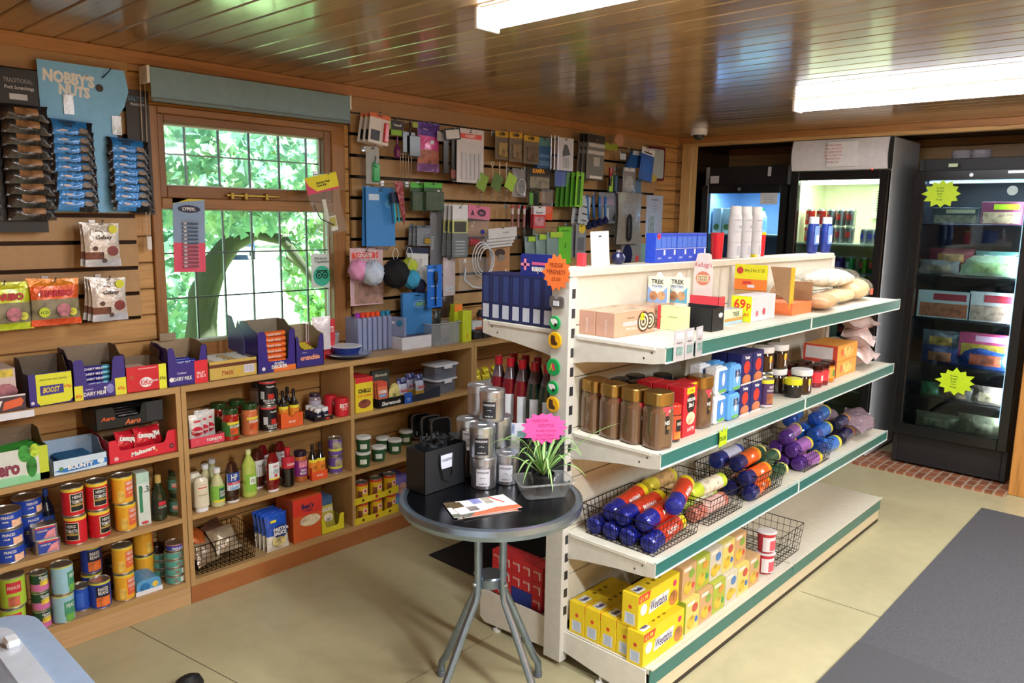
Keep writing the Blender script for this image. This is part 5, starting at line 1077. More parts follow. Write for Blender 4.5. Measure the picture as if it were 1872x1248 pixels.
# right bay, lower shelf: pots and nested tubs
pot = bottle([(.8, 0), (.86, .02), (.98, .78), (.98, .8)], .085, .036, '#2c5a34:p', '#e8e8e2:g', capz=(.76, .9), capr=1.05, labc='#e8ecdf:p', lab=(.22, .5), arc=.5, txt=[], lr=.96, name='noodle_pot', cat='pot')
for i, (px, py, Y, z, lb) in enumerate(((664, 840, 3.02, ZB, 'bottom of the stacked pair at the left'), (664, 800, 3.02, ZB+.077, 'top of the stacked pair at the left'), (692, 820, 3.04, ZB, 'front, right of the stacked pair'), (722, 805, 3.08, ZB, 'by itself to the right'), (700, 800, 3.15, ZB, 'at the back left'), (742, 790, 3.17, ZB, 'at the back right'))):
    at('pot', pot, 'green and white instant pot, '+lb, px, py, Y, z, -.6, 'green and white instant pots')
for k, (px, Y) in enumerate(((806, 3.02), (788, 3.09), (770, 3.16))):
    def mk():
        t = thing('roasting_tin', '', 'tray'); b_ = MB(); T = Matrix.Rotation(PI/2, 4, 'X')
        o = rc(-.062, .062, -.068, .068, .03, 6); i_ = rc(-.056, .056, -.062, .062, .027, 6)
        ring(o, i_, 0, .008, '#aeb2b8:m', b_); b_.obj('rim', t); b2 = MB(); b2.prism(rc(-.056, .056, -.062, .062, .027, 6), -.05, .003, '#17181b:g', 'z'); b2.obj('pan', t)
        MB().rect(-.035, -.012, -.05, -.028, '#a8aaac:p', .0036, 'z').obj('sticker', t); return t
    at('rtin', mk, '%s of three nested grey-rimmed black tins facing the viewer' % ('front', 'middle', 'back')[k], px, 780, Y, ZB+.085, 0, 'grey-rimmed black tins', rot=(PI/2-.1, 0, -.2))
ped = can(.033, .098, '#e8bc20:p', [(.85, .97, '#d83c2c:p')], [(-.35, .35, .45, .7, '#f4e8e0:p'), (-.2, .2, .5, .65, '#d83848:p'), (-1.2, -.5, .2, .6, '#8a4a34:z')], [])
for r in range(2):
    for i, px in enumerate((661, 687, 712)):
        at('ped', ped, 'yellow dog food tin, %s in the %s row of its cardboard tray' % (('left', 'middle', 'right')[i], ('lower', 'upper')[r]), px, 920, 3.02, ZD+.002+r*.101, .1*i, 'yellow dog food tins')
    cx, w, h = span(646, 727, 930, 940, 2.99, ZD)
    solid('tin_tray', MB().prism([(-w/2, 0), (w/2, 0), (w/2, .042), (w*.1, .028), (-w/2, .034)], -.002, 0, '#e8d02c:p').box(-w/2, w/2, 0, .09, 0, .001, '#c8b040:p').disc(-w*.3, .016, .007, '#3a2a1c:p', -.003).disc(.0, .016, .009, '#b8342c:p', -.003).disc(w*.3, .018, .007, '#3a2a1c:p', -.003), '%s yellow cardboard tray round the dog food tins' % ('lower', 'upper')[r], 'tray', (cx, 2.985, ZD+r*.1015))
cx, w, h = span(722, 750, 872, 910, 3.03, ZD)
solid('pet_food_carton', carton(w, .13, h, '#7a70c0:p', lambda p, w, d, h: p.rect(-w/2, w/2, 0, h*.35, '#6ab0e8:p', -.0005).disc(0, h*.6, w*.3, '#c89890:z', -.0008, rz=h*.22)), 'lilac and sky blue pet food carton beside the yellow tins', 'carton', (cx, 3.03, ZD))
# bay behind the gondola: yellow sponge packs in a grey tray
cx, w, h = span(868, 935, 693, 705, 3.02, ZA)
solid('grey_tray', MB().box(-w/2, w/2, 0, .15, 0, h*.8, '#aeb0b8:p', c=.002), 'pale grey open tray behind the squash bottles', 'tray', (cx, 3.02, ZA))
for i in range(6): 
    place('spng', lambda: solid('sponge_pack', pillow(MB(), .07, .045, .035, '#e0cc24:f', wob=.05), '', 'pack'), 'yellow wrapped pack piled in the grey tray behind the squash bottles', (cx-w*.3+.075*(i % 3), 3.06, ZA+h*.8+.002+.03*(i//3)), group='yellow wrapped packs', rot=(-.5, 0, .1*i))
# ================================================================== HANGING GOODS
def hb(x0, y0, x1, y1, Y):
    ym = (y0+y1)/2; xm = (x0+x1)/2
    a = WY(x0, ym, Y)[0]; b = WY(x1, ym, Y)[0]; zt = WY(xm, y0, Y)[1]; zb = WY(xm, y1, Y)[1]
    return (a+b)/2, zb, b-a, zt-zb
def slot(p, w, h, z=.93):
    p.flat([(-.012, h*z), (.012, h*z), (.012, h*z+.004), (.004, h*z+.004), (0, h*z+.009), (-.004, h*z+.004), (-.012, h*z+.004)], '#26221e:p', -.0016)
def hang(name, cat, label, box, Y, cardc=None, art=None, cont=None, bl=None, rot=0, n=1, step=.022, group=None, pegl=None, dx=.0, stag=0, yaw=0):
    """a carded or bagged pack on a prong; n packs one behind the other"""
    cx, zb, w, h = hb(*box, Y)
    def mk():
        if bl or cont:
            t = thing(name, '', cat)
            if cardc: p = MB().box(-w/2, w/2, -.0008, .0008, 0, h, cardc); slot(p, w, h); (art(p, w, h) if art else 0); p.obj('card', t)
            if cont: p = MB(); cont(p, w, h); p.obj('content', t)
            if bl:
                x0, x1, z0, z1, d, m = bl; p = MB()
                pillow(p, (x1-x0)*w, (z1-z0)*h, d*2, m, cx=(x0+x1-1)/2*w, z0=z0*h, nx=8, nz=8, wob=.05, back=m); p.obj('clear_cover', t)
            return t
        p = MB().box(-w/2, w/2, -.0008, .0008, 0, h, cardc); slot(p, w, h)
        if art: art(p, w, h)
        return solid(name, p, '', cat)
    for k in range(n):
        l = label if n == 1 else label+', '+('front' if k == 0 else ('back' if k == n-1 else ('second' if k == 1 else 'third' if k == 2 else 'fourth')))+' one'
        place(label, mk, l, (cx+dx*k, Y+step*k, zb+stag*(k % 2)), group=(group or (name.replace('_', ' ')+'s on one prong near '+l[:0]+cat) if n > 1 else group), rot=(0, rot+.03*k, yaw))
    if pegl is None and group is None: pegl = 'chrome prong behind the '+' '.join(label.split()[:11])
    if pegl is not None:
        zs = 2.085
        while zs-.1025 > zb+h-.03: zs -= .1025
        peg(cx, min(zb+h-.008, 2.09), Y-.02, pegl)
    return cx, zb, w, h
T_ = lambda s, c, fx, fz, fh, fw, **k: (lambda p, w, h: p.text(s, c, fx*w, fz*h, fh*h, -.0018, w=fw*w, **k))
def multi(*fs):
    def g(p, w, h):
        for f in fs: f(p, w, h)
    return g
Rr = lambda a, b, c, d, m, y=-.0012: (lambda p, w, h: p.rect(a*w, b*w, c*h, d*h, m, y))
Dc = lambda a, b, r, m, y=-.0014, rz=None: (lambda p, w, h: p.disc(a*w, b*h, r*w, m, y, rz=(rz or r)*w))
# ---------------- left panel
cx, zb, w, h = hb(-75, 122, 78, 425, 3.17)
cd_ = thing('display_card', 'black hanging card of pork scratching bags at the far left edge', 'display card', (cx, 3.17, zb))
p = MB().box(-w/2, w/2, 0, .002, 0, h, '#17171a:p'); p.text('TRADITIONAL', '#8c8c90:p', w*.26, h*.93, h*.028, -.001, w=w*.36).text('Pork Scratchings', '#c8c8cc:p', w*.27, h*.885, h*.028, -.001, w=w*.36).rect(w*.14, w*.36, h*.815, h*.85, '#c8ccd4:p', -.001)
p.obj('card', cd_)
def pork():
    p = MB(); pillow(p, .155, .06, .03, '#2c2422:f', mf=lambda u, v: '#9a7048:z' if .25 < u < .8 and .3 < v < .75 else '#1f1c1e:f', wob=.1, nx=14); return solid('snack_bag', p, '', 'snack bag')
for i in range(9):
    for j in range(2): place('pork', pork, 'black bag with a clear window of pork scratchings on the black card', (cx+w*.02+(-.165+.17*j)*1.0+.06, 3.143-.004*(i % 2), zb+h*.70-.0425*i-.01), rot=(-.25, .03*math.sin(i*2), 0), group='pork scratching bags on the black card')
cx, zb, w, h = hb(78, 120, 240, 388, 3.185)
cd_ = thing('display_card', 'tall sky blue hanging card of nut packets', 'display card', (cx, 3.185, zb))
p = MB().prism([(-w/2, 0), (w*.42, 0), (w*.42, h*.45), (w*.28, h*.6), (w*.44, h*.75), (w*.5, h*.86), (w*.46, h), (-w/2, h)], 0, .002, '#84c8fa:p', 'y')
p.text("NOBBY'S", '#f0f2f4:p', -w*.17, h*.9, h*.085, -.001, w=w*.56, bold=.06, rot=-.05).text('NUTS', '#f0f2f4:p', -w*.12, h*.82, h*.075, -.001, w=w*.34, bold=.06, rot=-.05).disc(w*.16, h*.86, .014, '#3a2a28:p', -.0012)
p.obj('card', cd_)
for fx, z0 in ((-.2, .66), (.33, .55)): MB().box(fx*w-.017, fx*w+.017, -.006, -.001, z0*h, (z0+.13)*h, '#c4cdd6:f').obj('clear_strip', cd_)
MB().tube([(w*.2, -.001, h*.93), (w*.25, -.02, h*.97), (w*.25, -.05, h*.99)], .002, '#26262a:m', 5).obj('cord', cd_)
cx2, zb2, w2, h2 = hb(236, 165, 278, 392, 3.20)
solid('display_card', MB().box(-w2/2, w2/2, 0, .002, 0, h2, '#2c2624:p').text('SALTED', '#5a84a8:p', .0, h2*.93, h2*.035, -.001, w=w2*.8).text('PEANUTS', '#c8ccd0:p', 0, h2*.885, h2*.02, -.001, w=w2*.6), 'narrow black peanut card behind the sky blue card', 'display card', (cx2, 3.205, zb2))
def nut():
    p = MB(); w, h = .156, .068
    pillow(p, w, h, .03, '#2a86d8:f', mf=lambda u, v: '#16181e:f' if (u < .09 or u > .88 or (u > .55 and v < 1.5*(u-.45))) else '#2a86d8:f', nx=22, nz=10, wob=.05)
    p.text("NOBBY'S", '#10243c:p', -.012, h*.8, h*.16, -.0165, w=.055, bold=.05).text('NUTS', '#10243c:p', -.012, h*.62, h*.14, -.0175, w=.04, bold=.05).disc(-.028, h*.35, .014, '#e8dcdc:p', -.0175, rz=.004).disc(.038, h*.42, .015, '#8c8078:z', -.0172, rz=.01)
    return solid('nut_packet', p, '', 'nut packet')
for col, (pxa, pxb, pya, pyb, n, nm) in enumerate(((92, 176, 222, 386, 9, 'left'), (196, 280, 256, 386, 8, 'right'))):
    c0, z0, w0, h0 = hb(pxa, pya, pxb, pyb, 3.15)
    for i in range(n):
        place('nut', nut, 'blue and black nut packet in the %s column, %s' % (nm, ('top one', 'second down', 'third down', 'fourth down', 'fifth down', 'sixth down', 'seventh down', 'eighth down', 'lowest one')[i if i < n-1 else 8]), (c0+.003*math.sin(i*3)+.02*0, 3.155-.0015*i, z0+h0-.062-(h0-.062)*i/(n-1)), rot=(-.22, .04+.03*math.sin(i*1.7+col), .0), group='blue and black nut packets')
def treat():
    p = MB(); w, h = .132, .162
    pillow(p, w, h, .028, '#dcd4cc:f', wob=.05, mf=lambda u, v: '#c8ccd8:f' if v < .2 else ('#7a4434:z' if v < .36 and u < .55 else '#dcd4cc:f'))
    p.text('Treat bag', '#6a4a34:p', -.016, h*.82, .009, -.0155, w=.05, rot=-.1).text('Galaxy', '#3c241c:p', .004, h*.66, .020, -.0165, w=.06, shear=.25).disc(.032, h*.36, .02, '#8c2c28:z', -.0165, rz=.019).disc(-.03, h*.42, .009, '#5c3428:p', -.0165).disc(.002, h*.14, .008, '#4c3830:p', -.013)
    p.disc(.038, h*.86, .016, '#dfe02c:p', -.0145); return solid('chocolate_bag', p, '', 'sweet bag')
def hangn(key, mk, box, Y, n, lab, grp, pegl, step=.02, dx=-.010, rot=.0):
    cx, zb, w, h = hb(*box, Y)
    for k in range(n): place(key, mk, lab+(', '+('front', 'middle' if n > 2 else 'back', 'back')[k]+' one' if n > 1 else ''), (cx+dx*k, Y+step*k, zb), rot=(-.03, rot+.05*k, .05), group=grp if n > 1 else None)
    peg(cx, zb+h-.006, Y-.02, pegl)
hangn('treat', treat, (158, 407, 215, 487), 3.13, 2, 'cream chocolate treat bag hanging on the upper prong', 'treat bags on the upper prong', 'chrome prong holding the upper cream treat bags')
hangn('treat', treat, (167, 508, 232, 586), 3.12, 3, 'cream chocolate treat bag hanging on the lower prong', 'treat bags on the lower prong', 'chrome prong holding the lower cream treat bags')
def har(c1, c2, c3):
    def mk():
        p = MB(); w, h = .168, .168
        pillow(p, w, h, .035, c1, wob=.07, mf=lambda u, v: c1 if v > .86 else (c2 if v > .55 else ('#8c8468:z' if v > .12 else c3)), nx=14, nz=14)
        p.text('HARIBO', '#c8243c:p', .002, h*.70, .026, -.0215, w=.105, bold=.05).disc(-.045, h*.3, .018, '#c8dc2c:p', -.021).text('£1.25', '#3a5a20:p', -.045, h*.3, .009, -.022, w=.026).disc(.02, h*.33, .024, '#c87888:z', -.021).disc(.05, h*.28, .014, '#d8d840:z', -.0205)
        return solid('sweet_bag', p, '', 'sweet bag')
    return mk
hangn('har', har('#e88a1c:f', '#e8642c:f', '#e8582c:f'), (62, 512, 140, 594), 3.12, 2, 'orange and red gummy sweet bag', 'orange gummy sweet bags', 'chrome prong holding the orange gummy bags')
hangn('har2', har('#d8dc2c:f', '#c8d42c:f', '#c8e02c:f'), (-30, 517, 48, 604), 3.12, 2, 'yellow-green gummy sweet bag at the left edge', 'yellow gummy sweet bags', 'chrome prong holding the yellow-green gummy bags')
# ---------------- window dressings
cx, zb, w, h = hb(315, 363, 373, 497, 3.232)
t = thing('lip_balm_card', 'blue and pink card of lip balm tubes hanging in the window', 'display card', (cx, 3.232, zb), rot=(0, .03, 0))
p = MB().box(-w/2, w/2, 0, .002, 0, h*.4, '#e85070:p').box(-w/2, w/2, 0, .002, h*.4, h, '#8ba4c8:p').flat([(-w/2, h*.92), (0, h), (-w/2, h)], '#e8d840:p', -.0005).flat([(-w/2, h*.93), (w/2, h*.995), (w/2, h), (-w/2, h)], '#d8c83c:p', -.0005)
p.disc(0, h*.86, w*.36, '#16244c:p', -.0008, rz=h*.052).text('LYPSYL', WHT, 0, h*.86, h*.045, -.0012, w=w*.58, bold=.04)
p.obj('card', t)
MB().box(-w*.26, w*.28, -.014, -.0005, h*.05, h*.72, '#b8c4d8:t', c=.004).obj('blister', t)
for i in range(12):
    MB().tube([(-w*.22, -.008, h*.08+i*h*.053), (w*.24, -.008, h*.08+i*h*.053)], .0042, '#a8203c:g' if i < 6 else '#2c5478:g', 8).tube([(-w*.22, -.0085, h*.08+i*h*.053), (-w*.12, -.0085, h*.08+i*h*.053)], .0046, '#e8e4e8:g', 8).obj('lip_balm', t)
cx, zb, w, h = hb(582, 318, 640, 428, 3.10)
t = thing('rail_care_kit', 'clear bag with a yellow and pink header hanging over the window corner', 'hanging pack', (cx, 3.12, zb), rot=(0, -.22, 0))
p = MB().box(-w*.5, w*.5, -.001, .001, h*.72, h, '#e8dc1c:p').flat([(-w/2, h*.72), (w/2, h*.72), (w/2, h*.76), (-w*.2, h*.75), (-w*.42, h*.86), (-w/2, h*.98)], '#d83c68:p', -.0015)
p.text('Awning Rail\nCare Kit', '#2a2418:p', .004, h*.86, h*.09, -.002, w=w*.62, bold=.03).obj('header', t)
p = MB(); pillow(p, w, h*.74, .035, '#b8b8b4:t', wob=.1); p.obj('clear_bag', t)
MB().box(-.02, .0, -.004, .004, h*.22, h*.6, '#dcdcd4:p', c=.002).box(.0, .035, -.004, .004, h*.05, h*.3, '#e8e8e0:p', c=.002).rect(-.005, .03, h*.12, h*.28, '#b8b040:p', -.005).obj('leaflet', t)
MB().tube([(-w*.4, -.005, h*.55), (-w*.3, -.01, h*.3), (.01, -.012, h*.15)], .003, '#3c3c40:g', 6).obj('tool', t)
peg(cx-.02, zb+h, 3.10, 'chrome prong holding the yellow-headed clear kit')
cx, zb, w, h = hb(569, 463, 607, 525, 3.279)
p = MB().prism(rc(-w/2, w/2, 0, h, .012, 5), -.001, 0, '#d8e4e0:p', 'y').disc(0, h*.34, w*.42, '#3fc0a0:p', -.0015, n=28)
for s in (-1, 1): p.disc(s*w*.15, h*.36, w*.15, '#12201c:p', -.002).disc(s*w*.15, h*.36, w*.1, '#3fc0a0:p', -.0024).disc(s*w*.15, h*.36, w*.05, '#12201c:p', -.0028)
p.flat([(-w*.3, h*.47), (w*.3, h*.47), (w*.22, h*.51), (-w*.22, h*.51)], '#12201c:p', -.0022).text("We're on\nTripadvisor", '#28302c:p', 0, h*.8, h*.2, -.0015, w=w*.82)
solid('window_sticker', p, 'small white window sticker with a green owl-eyed roundel', 'sticker', (cx, 3.2785, zb))
# ---------------- right panel, top rows
def cyl(p, x, z0, z1, r, m, y=-.012, n=10): p.lathe([(r, z0), (r, z1)], m, n, x, y)
hang('battery_pack', 'hanging pack', 'white and orange lighter card with black and red items', (672, 208, 709, 263), 3.10, '#e6e2e0:p', multi(Rr(-.5, .5, .86, 1, '#e8784c:p'), Rr(-.4, .05, .1, .45, '#2a2c34:z')), lambda p, w, h: p.box(w*.2, w*.42, -.016, -.001, h*.1, h*.75, '#d8303c:g', c=.003), n=3, step=.035, dx=-.006, rot=.12, group='white and orange carded packs', pegl='chrome prong holding the white and orange carded packs')
hang('gas_lighter', 'hanging pack', 'tall clear blister with a green handled gas lighter', (669, 268, 693, 336), 3.15, '#b0b4b0:p', None, lambda p, w, h: (p.box(-w*.1, w*.42, -.02, -.002, h*.06, h*.55, '#1fae54:g', c=.008), p.tube([(w*.1, -.01, h*.5), (w*.15, -.01, h*.75)], .003, '#202022:g', 6), p.tube([(-w*.02, -.022, h*.62), (-w*.1, -.022, h*.5), (.1*w, -.022, h*.45)], .003, '#1fae54:g', 6)), bl=(0, 1, 0, .95, .018, '#d8e0dc:t'), pegl='chrome prong holding the green gas lighter')
hang('utensil_card', 'hanging pack', 'lime and black card with a purple ladle', (709, 216, 738, 298), 3.11, None, None, lambda p, w, h: (p.box(-w/2, -w*.3, -.001, 0, h*.62, h, '#8cc034:p'), p.box(-w/2, w*.5, -.001, 0, h*.62, h*.74, '#8cc034:p'), p.box(-w*.3, w*.5, -.001, 0, h*.75, h*.95, '#2c2426:p'), p.lathe([(0, -.01), (.016, 0), (.018, .03), (.006, .06), (.005, .1)], '#6c2458:g', 12, 0, -.01, .03), p.text('Utensil', WHT, w*.1, h*.85, h*.06, -.002, w=w*.5)), pegl='chrome prong holding the lime and black utensil card')
hang('utensil_set', 'hanging pack', 'dark spatula and spoon heads with a lime tag', (731, 222, 764, 286), 3.11, None, None, lambda p, w, h: (p.box(w*.2, w*.5, -.001, 0, h*.85, h, '#a8b844:p'), p.box(-w*.4, w*.3, -.008, -.002, h*.1, h*.7, '#26262c:g', c=.008), p.box(-w*.1, w*.5, -.02, -.012, 0, h*.6, '#2f2f36:g', c=.01), p.tube([(0, -.01, h*.6), (0, -.01, h)], .004, '#26262c:g', 6)), pegl='chrome prong holding the dark utensils')
t = None
peg(WY(740, 290, 3.15)[0], WY(740, 283, 3.15)[1], 3.11, 'chrome prong holding the thin steel skewers')
for i in range(5):
    cx, zb, w, h = hb(730+5*i, 283, 734+5*i, 346, 3.13)
    place('skewer', lambda: solid('skewer', MB().tube([(0, 0, 0), (0, 0, .17), (.004, 0, .176), (0, 0, .182), (-.004, 0, .176), (0, 0, .17)], .0014, '#d8d4cc:m', 5), '', 'skewer'), 'long thin steel skewer hanging below the dark utensils', (cx, 3.13, zb), group='thin steel skewers')
hang('balloon_bag', 'hanging pack', 'purple bag with a foil window showing brown sticks', (762, 224, 803, 314), 3.12, None, None, lambda p, w, h: (pillow(p, w, h, .03, '#6c3c88:f', mf=lambda u, v: '#5c3a98:f' if v > .7 else ('#c83c88:f' if v > .45 else ('#a8604c:z' if v > .15 else '#7a4c88:f')), nz=18), p.text('Party', '#d8c8e8:p', -w*.2, h*.85, h*.05, -.015, w=w*.5), p.rect(w*.0, w*.16, h*.56, h*.64, '#d8e4f0:p', -.0175)), pegl='chrome prong holding the purple bag')
hang('tongs', 'hanging pack', 'black tongs hanging beside the purple bag', (805, 250, 834, 330), 3.12, None, None, lambda p, w, h: (p.box(-w*.4, -w*.05, -.012, 0, h*.15, h, '#22201f:g', c=.006), p.box(w*.05, w*.35, -.02, -.006, 0, h*.95, '#2a2826:g', c=.006), p.box(w*.0, w*.3, -.022, -.019, h*.05, h*.25, '#8c4c44:p')), pegl='chrome prong holding the black tongs')
hang('luggage_tag', 'hanging pack', 'black framed white label on a split ring above the black tongs', (814, 234, 843, 256), 3.08, '#26262a:p', multi(Rr(-.42, .42, .12, .86, '#dcdcda:p')), rot=-.15)
hang('utensil_card', 'hanging pack', 'grey tag behind the framed white label', (799, 240, 816, 258), 3.10, '#a8a6a8:p', None)
hang('fork_card', 'hanging pack', 'white card of clear plastic cutlery with red lettering', (835, 236, 884, 334), 3.09, '#dcd6d6:p', multi(Rr(-.42, .42, .82, .91, '#e8584c:p'), T_('COUNTY', '#f4e8e4:p', 0, .865, .055, .72, bold=.04)), lambda p, w, h: [(p.lathe([(0, 0), (.0035, .002), (.0035, h*.3), (.006, h*.33), (.006, h*.5)], '#d8dce0:t3', 8, -w*.32+i*w*.16, -.006, h*.05)) for i in range(5)], bl=(.06, .94, .03, .72, .014, '#e8ecf0:t'), n=2, step=.03, dx=-.004, group='white cutlery cards', pegl='chrome prong holding the white cutlery cards')
# corkscrew ground pegs
def cork():
    t = thing('ground_peg', '', 'ground anchor'); hl = .19
    MB().tube([(-.001, 0, .075), (-.004, 0, .10), (.004, 0, .16), (.0, 0, .185), (-.018, 0, .215), (-.018, 0, .222), (.016, 0, .222), (.016, 0, .215), (.002, 0, .19)], .0032, '#e8e0cc:m', 6).obj('handle', t)
    MB().tube([(.008*math.cos(a), .008*math.sin(a), .075-.0115*a/PI*1.0) for a in [i*PI/5 for i in range(33)]], .0024, '#d8d4ca:m', 5).obj('screw', t)
    return t
for i, px in enumerate((876, 896, 908, 921)):
    cx, zb, w, h = hb(px, 240, px+10, 388, 3.10+.012*(3-i)); place('cork', cork, 'steel corkscrew ground peg hanging beside the white cutlery card', (cx, 3.10+.012*(3-i), zb+.06), rot=(0, .05*i-.08, .3*i), group='corkscrew ground pegs')
for i, (px, c) in enumerate(((878, '#86a83c:p'), (905, '#5f7c34:p'), (930, '#a8d048:p'))):
    cx, zb, w, h = hb(px-8, 316, px+9, 346, 3.08); solid('swing_tag', MB().box(-w/2, w/2, -.0006, .0006, 0, h, c), 'lime green tag on the ground pegs, %s' % ('left, under the white card', 'middle and darkest', 'right and brightest')[i], 'tag', (cx, 3.085, zb), rot=(0, .45, 0))
hang('cable_bag', 'hanging pack', 'clear bag with a coiled pale cable', (936, 308, 962, 360), 3.13, None, None, lambda p, w, h: p.tube([(w*.3*math.cos(a), -.008-.001*a, h*.36+w*.36*math.sin(a)) for a in [i*PI/6 for i in range(30)]], .003, '#d8d8d8:g', 6), bl=(0, 1, 0, 1, .014, '#c0c4c8:t2'), pegl='chrome prong holding the pale cable bag')
for i, (b, c, lb) in enumerate((((905, 240, 930, 292), '#a88c44:z', 'yellow-topped hook pack, leftmost'), ((931, 242, 955, 296), '#8c7450:z', 'yellow-topped hook pack, second'), ((957, 248, 985, 300), '#74583c:z', 'yellow-topped hook pack, third with a dark item'))):
    hang('hook_pack', 'hanging pack', lb+' in the top row', b, 3.15-.01*i, '#7a6a54:p', multi(Rr(-.5, .5, .8, 1, '#d8a82c:p'), T_('KAMP', '#2c2418:p', 0, .9, .1, .8, bold=.05)), lambda p, w, h, c=c: p.box(-w*.3, w*.3, -.015, -.001, h*.1, h*.6, c, c=.005), bl=(.05, .95, .04, .76, .018, '#b8b4aa:t'), pegl='chrome prong for the %s yellow-topped hook pack' % ('leftmost', 'second', 'third')[i])
hang('hook_pack', 'hanging pack', 'wide pack with orange lettering in the second row', (962, 307, 1006, 348), 3.12, '#2a2422:p', multi(Rr(-.5, .5, .74, 1, '#2a2422:p'), T_('KAMPA', '#e8a02c:p', 0, .86, .2, .9, bold=.06)), lambda p, w, h: p.box(-w*.4, w*.4, -.015, -.001, h*.08, h*.6, '#8c8270:z', c=.005), bl=(.02, .98, .02, .7, .018, '#c8c4b8:t'), pegl='chrome prong holding the pack with orange lettering')
hang('blue_card_pack', 'hanging pack', 'blue carded pack left of the silver tent pegs', (982, 252, 1009, 312), 3.14, '#3c6c9c:p', multi(Rr(-.5, .5, .75, 1, '#6a9c9c:p'), Rr(-.35, .35, .15, .3, '#6a94bc:p'), Rr(-.35, .35, .4, .5, '#6a94bc:p')), n=2, dx=-.005, group='blue carded packs', pegl='chrome prong holding the blue carded packs')
hang('tent_peg_pack', 'hanging pack', 'white pack with silver rods and a black shield picture', (1020, 252, 1048, 312), 3.08, '#dcdce4:p', multi(lambda p, w, h: p.flat([(-w*.22, h*.55), (-w*.2, h*.42), (w*.3, h*.5), (w*.1, h*.78), (-w*.1, h*.8)], '#3c444c:p', -.0014), lambda p, w, h: [p.rect(-w*.15+i*w*.1, -w*.1+i*w*.1, h*.08, h*.4, '#a0a8b4:m', -.0014) for i in range(4)] and None), lambda p, w, h: [cyl(p, -w*.6-i*w*.22, h*.0, h*1.02, .0045, '#b8bcc8:m') for i in range(3)], bl=(-.15, 1, 0, 1, .016, '#d8dce4:t'), pegl='chrome prong holding the silver rods')
hang('peg_pack', 'hanging pack', 'clear pack with two shiny blue ovals', (1014, 311, 1044, 341), 3.11, '#3c64a4:p', multi(Dc(-.22, .5, .18, '#2a4cb8:f', rz=.34), Dc(.22, .5, .18, '#2a4cb8:f', rz=.34)), bl=(0, 1, 0, 1, .01, '#c8d4e8:t'))
for i in range(5):
    hang('lime_tool', 'hanging pack', 'slim lime green blister, %s from the left in its bundle' % ('first', 'second', 'third', 'fourth', 'fifth')[i], (1015+9*i, 318-i, 1029+9*i, 378), 3.13-.012*i, ('#3f7c1c:p', '#478a20:p', '#4f961f:p', '#5aa424:p', '#8cd03c:p')[i], multi(Rr(-.25, .15, .05, .85, '#2f6c14:p'), Dc(0, .85, .15, '#1c2c10:p')), rot=.06, group='slim lime green blisters', pegl='chrome prong holding the lime green bundle' if i == 4 else None)
hang('grey_tool_card', 'hanging pack', 'grey clear-windowed card with two white labels', (1072, 246, 1104, 328), 3.09, '#7c7a74:p', multi(Rr(-.5, .5, .82, 1, '#3c3634:p'), Rr(-.4, .5, .72, .8, '#c8c6c2:p'), Rr(-.45, .5, .56, .64, '#c8c6c2:p'), Rr(-.1, .25, .3, .5, '#b4b2ac:p'), Rr(-.3, .4, .02, .08, '#e8e4d8:p')), n=3, step=.03, dx=-.012, rot=.02, group='grey windowed cards', pegl='chrome prong holding the grey windowed cards')
hang('torch', 'hanging pack', 'red and black torch in a lime-topped pack', (1103, 262, 1125, 340), 3.12, None, None, lambda p, w, h: (p.lathe([(.009, 0), (.011, .05), (.010, .07)], '#1c1c1e:g', 12, 0, -.012), p.lathe([(.011, .06), (.014, .09), (.014, .12)], '#a82c2c:g', 12, 0, -.012), p.box(-w/2, w*.6, -.001, 0, h*.85, h, '#98a82c:p')), pegl='chrome prong holding the red and black torch')
hang('torch', 'hanging pack', 'dark and lime slim pack right of the red torch', (1112, 318, 1130, 352), 3.12, '#26342c:p', multi(Rr(-.4, -.05, .05, .9, '#a8d83c:p'), Rr(.2, .4, .1, .9, '#4a6c8c:p')))
cx, zb, w, h = hb(1110, 240, 1150, 267, 3.14)
solid('star_label', MB().star(0, h/2, h*.5, '#c8967c:p', 0, .0012, 14, .7, 1.35), 'blank faded peach starburst card above the torches', 'price star', (cx, 3.13, zb-.01))
hang('dustpan', 'hanging pack', 'blue dustpan hanging near the corner', (1138, 276, 1172, 312), 3.13, None, None, lambda p, w, h: (p.prism([(-w/2, 0), (w*.4, h*.2), (w*.5, h), (-w*.1, h)], -.02, -.006, '#2c5c98:g'), p.box(-w*.7, -w*.4, -.012, -.008, h*.5, h*.8, '#c8d0d8:p'), p.rect(-w*.1, w*.4, h*.8, h, '#b8c4d0:p', -.021)), pegl='chrome prong holding the blue dustpan')
hang('dish_brush', 'hanging pack', 'bright blue brush on a white-topped card at the end of the row', (1168, 270, 1192, 330), 3.08, '#2a5cb4:p', multi(Rr(-.5, .5, .8, 1, '#e8e8ec:p'), Rr(-.3, .3, .84, .88, '#20242c:p'), Dc(0, .45, .3, '#3a70cc:g')), rot=.14, bl=(0, 1, 0, .8, .016, '#7ca4e0:t'), pegl='chrome prong holding the bright blue brush')
hang('serving_tray', 'tray', 'white rounded tray with a burgundy rim hanging at the corner', (1184, 268, 1215, 330), 3.17, None, None, lambda p, w, h: (p.prism([(a, b) for a, b in rc(-w/2, w/2, 0, h, .02, 5)], -.002, .004, '#6c1c2c:g', 'y'), p.prism([(a, b) for a, b in rc(-w*.42, w*.42, h*.07, h*.93, .016, 5)], -.004, -.002, '#b8c0be:g', 'y'), p.disc(-w*.25, h*.06, w*.3, '#c8b04c:p', -.005, rz=h*.12)), pegl='chrome prong holding the burgundy rimmed tray')
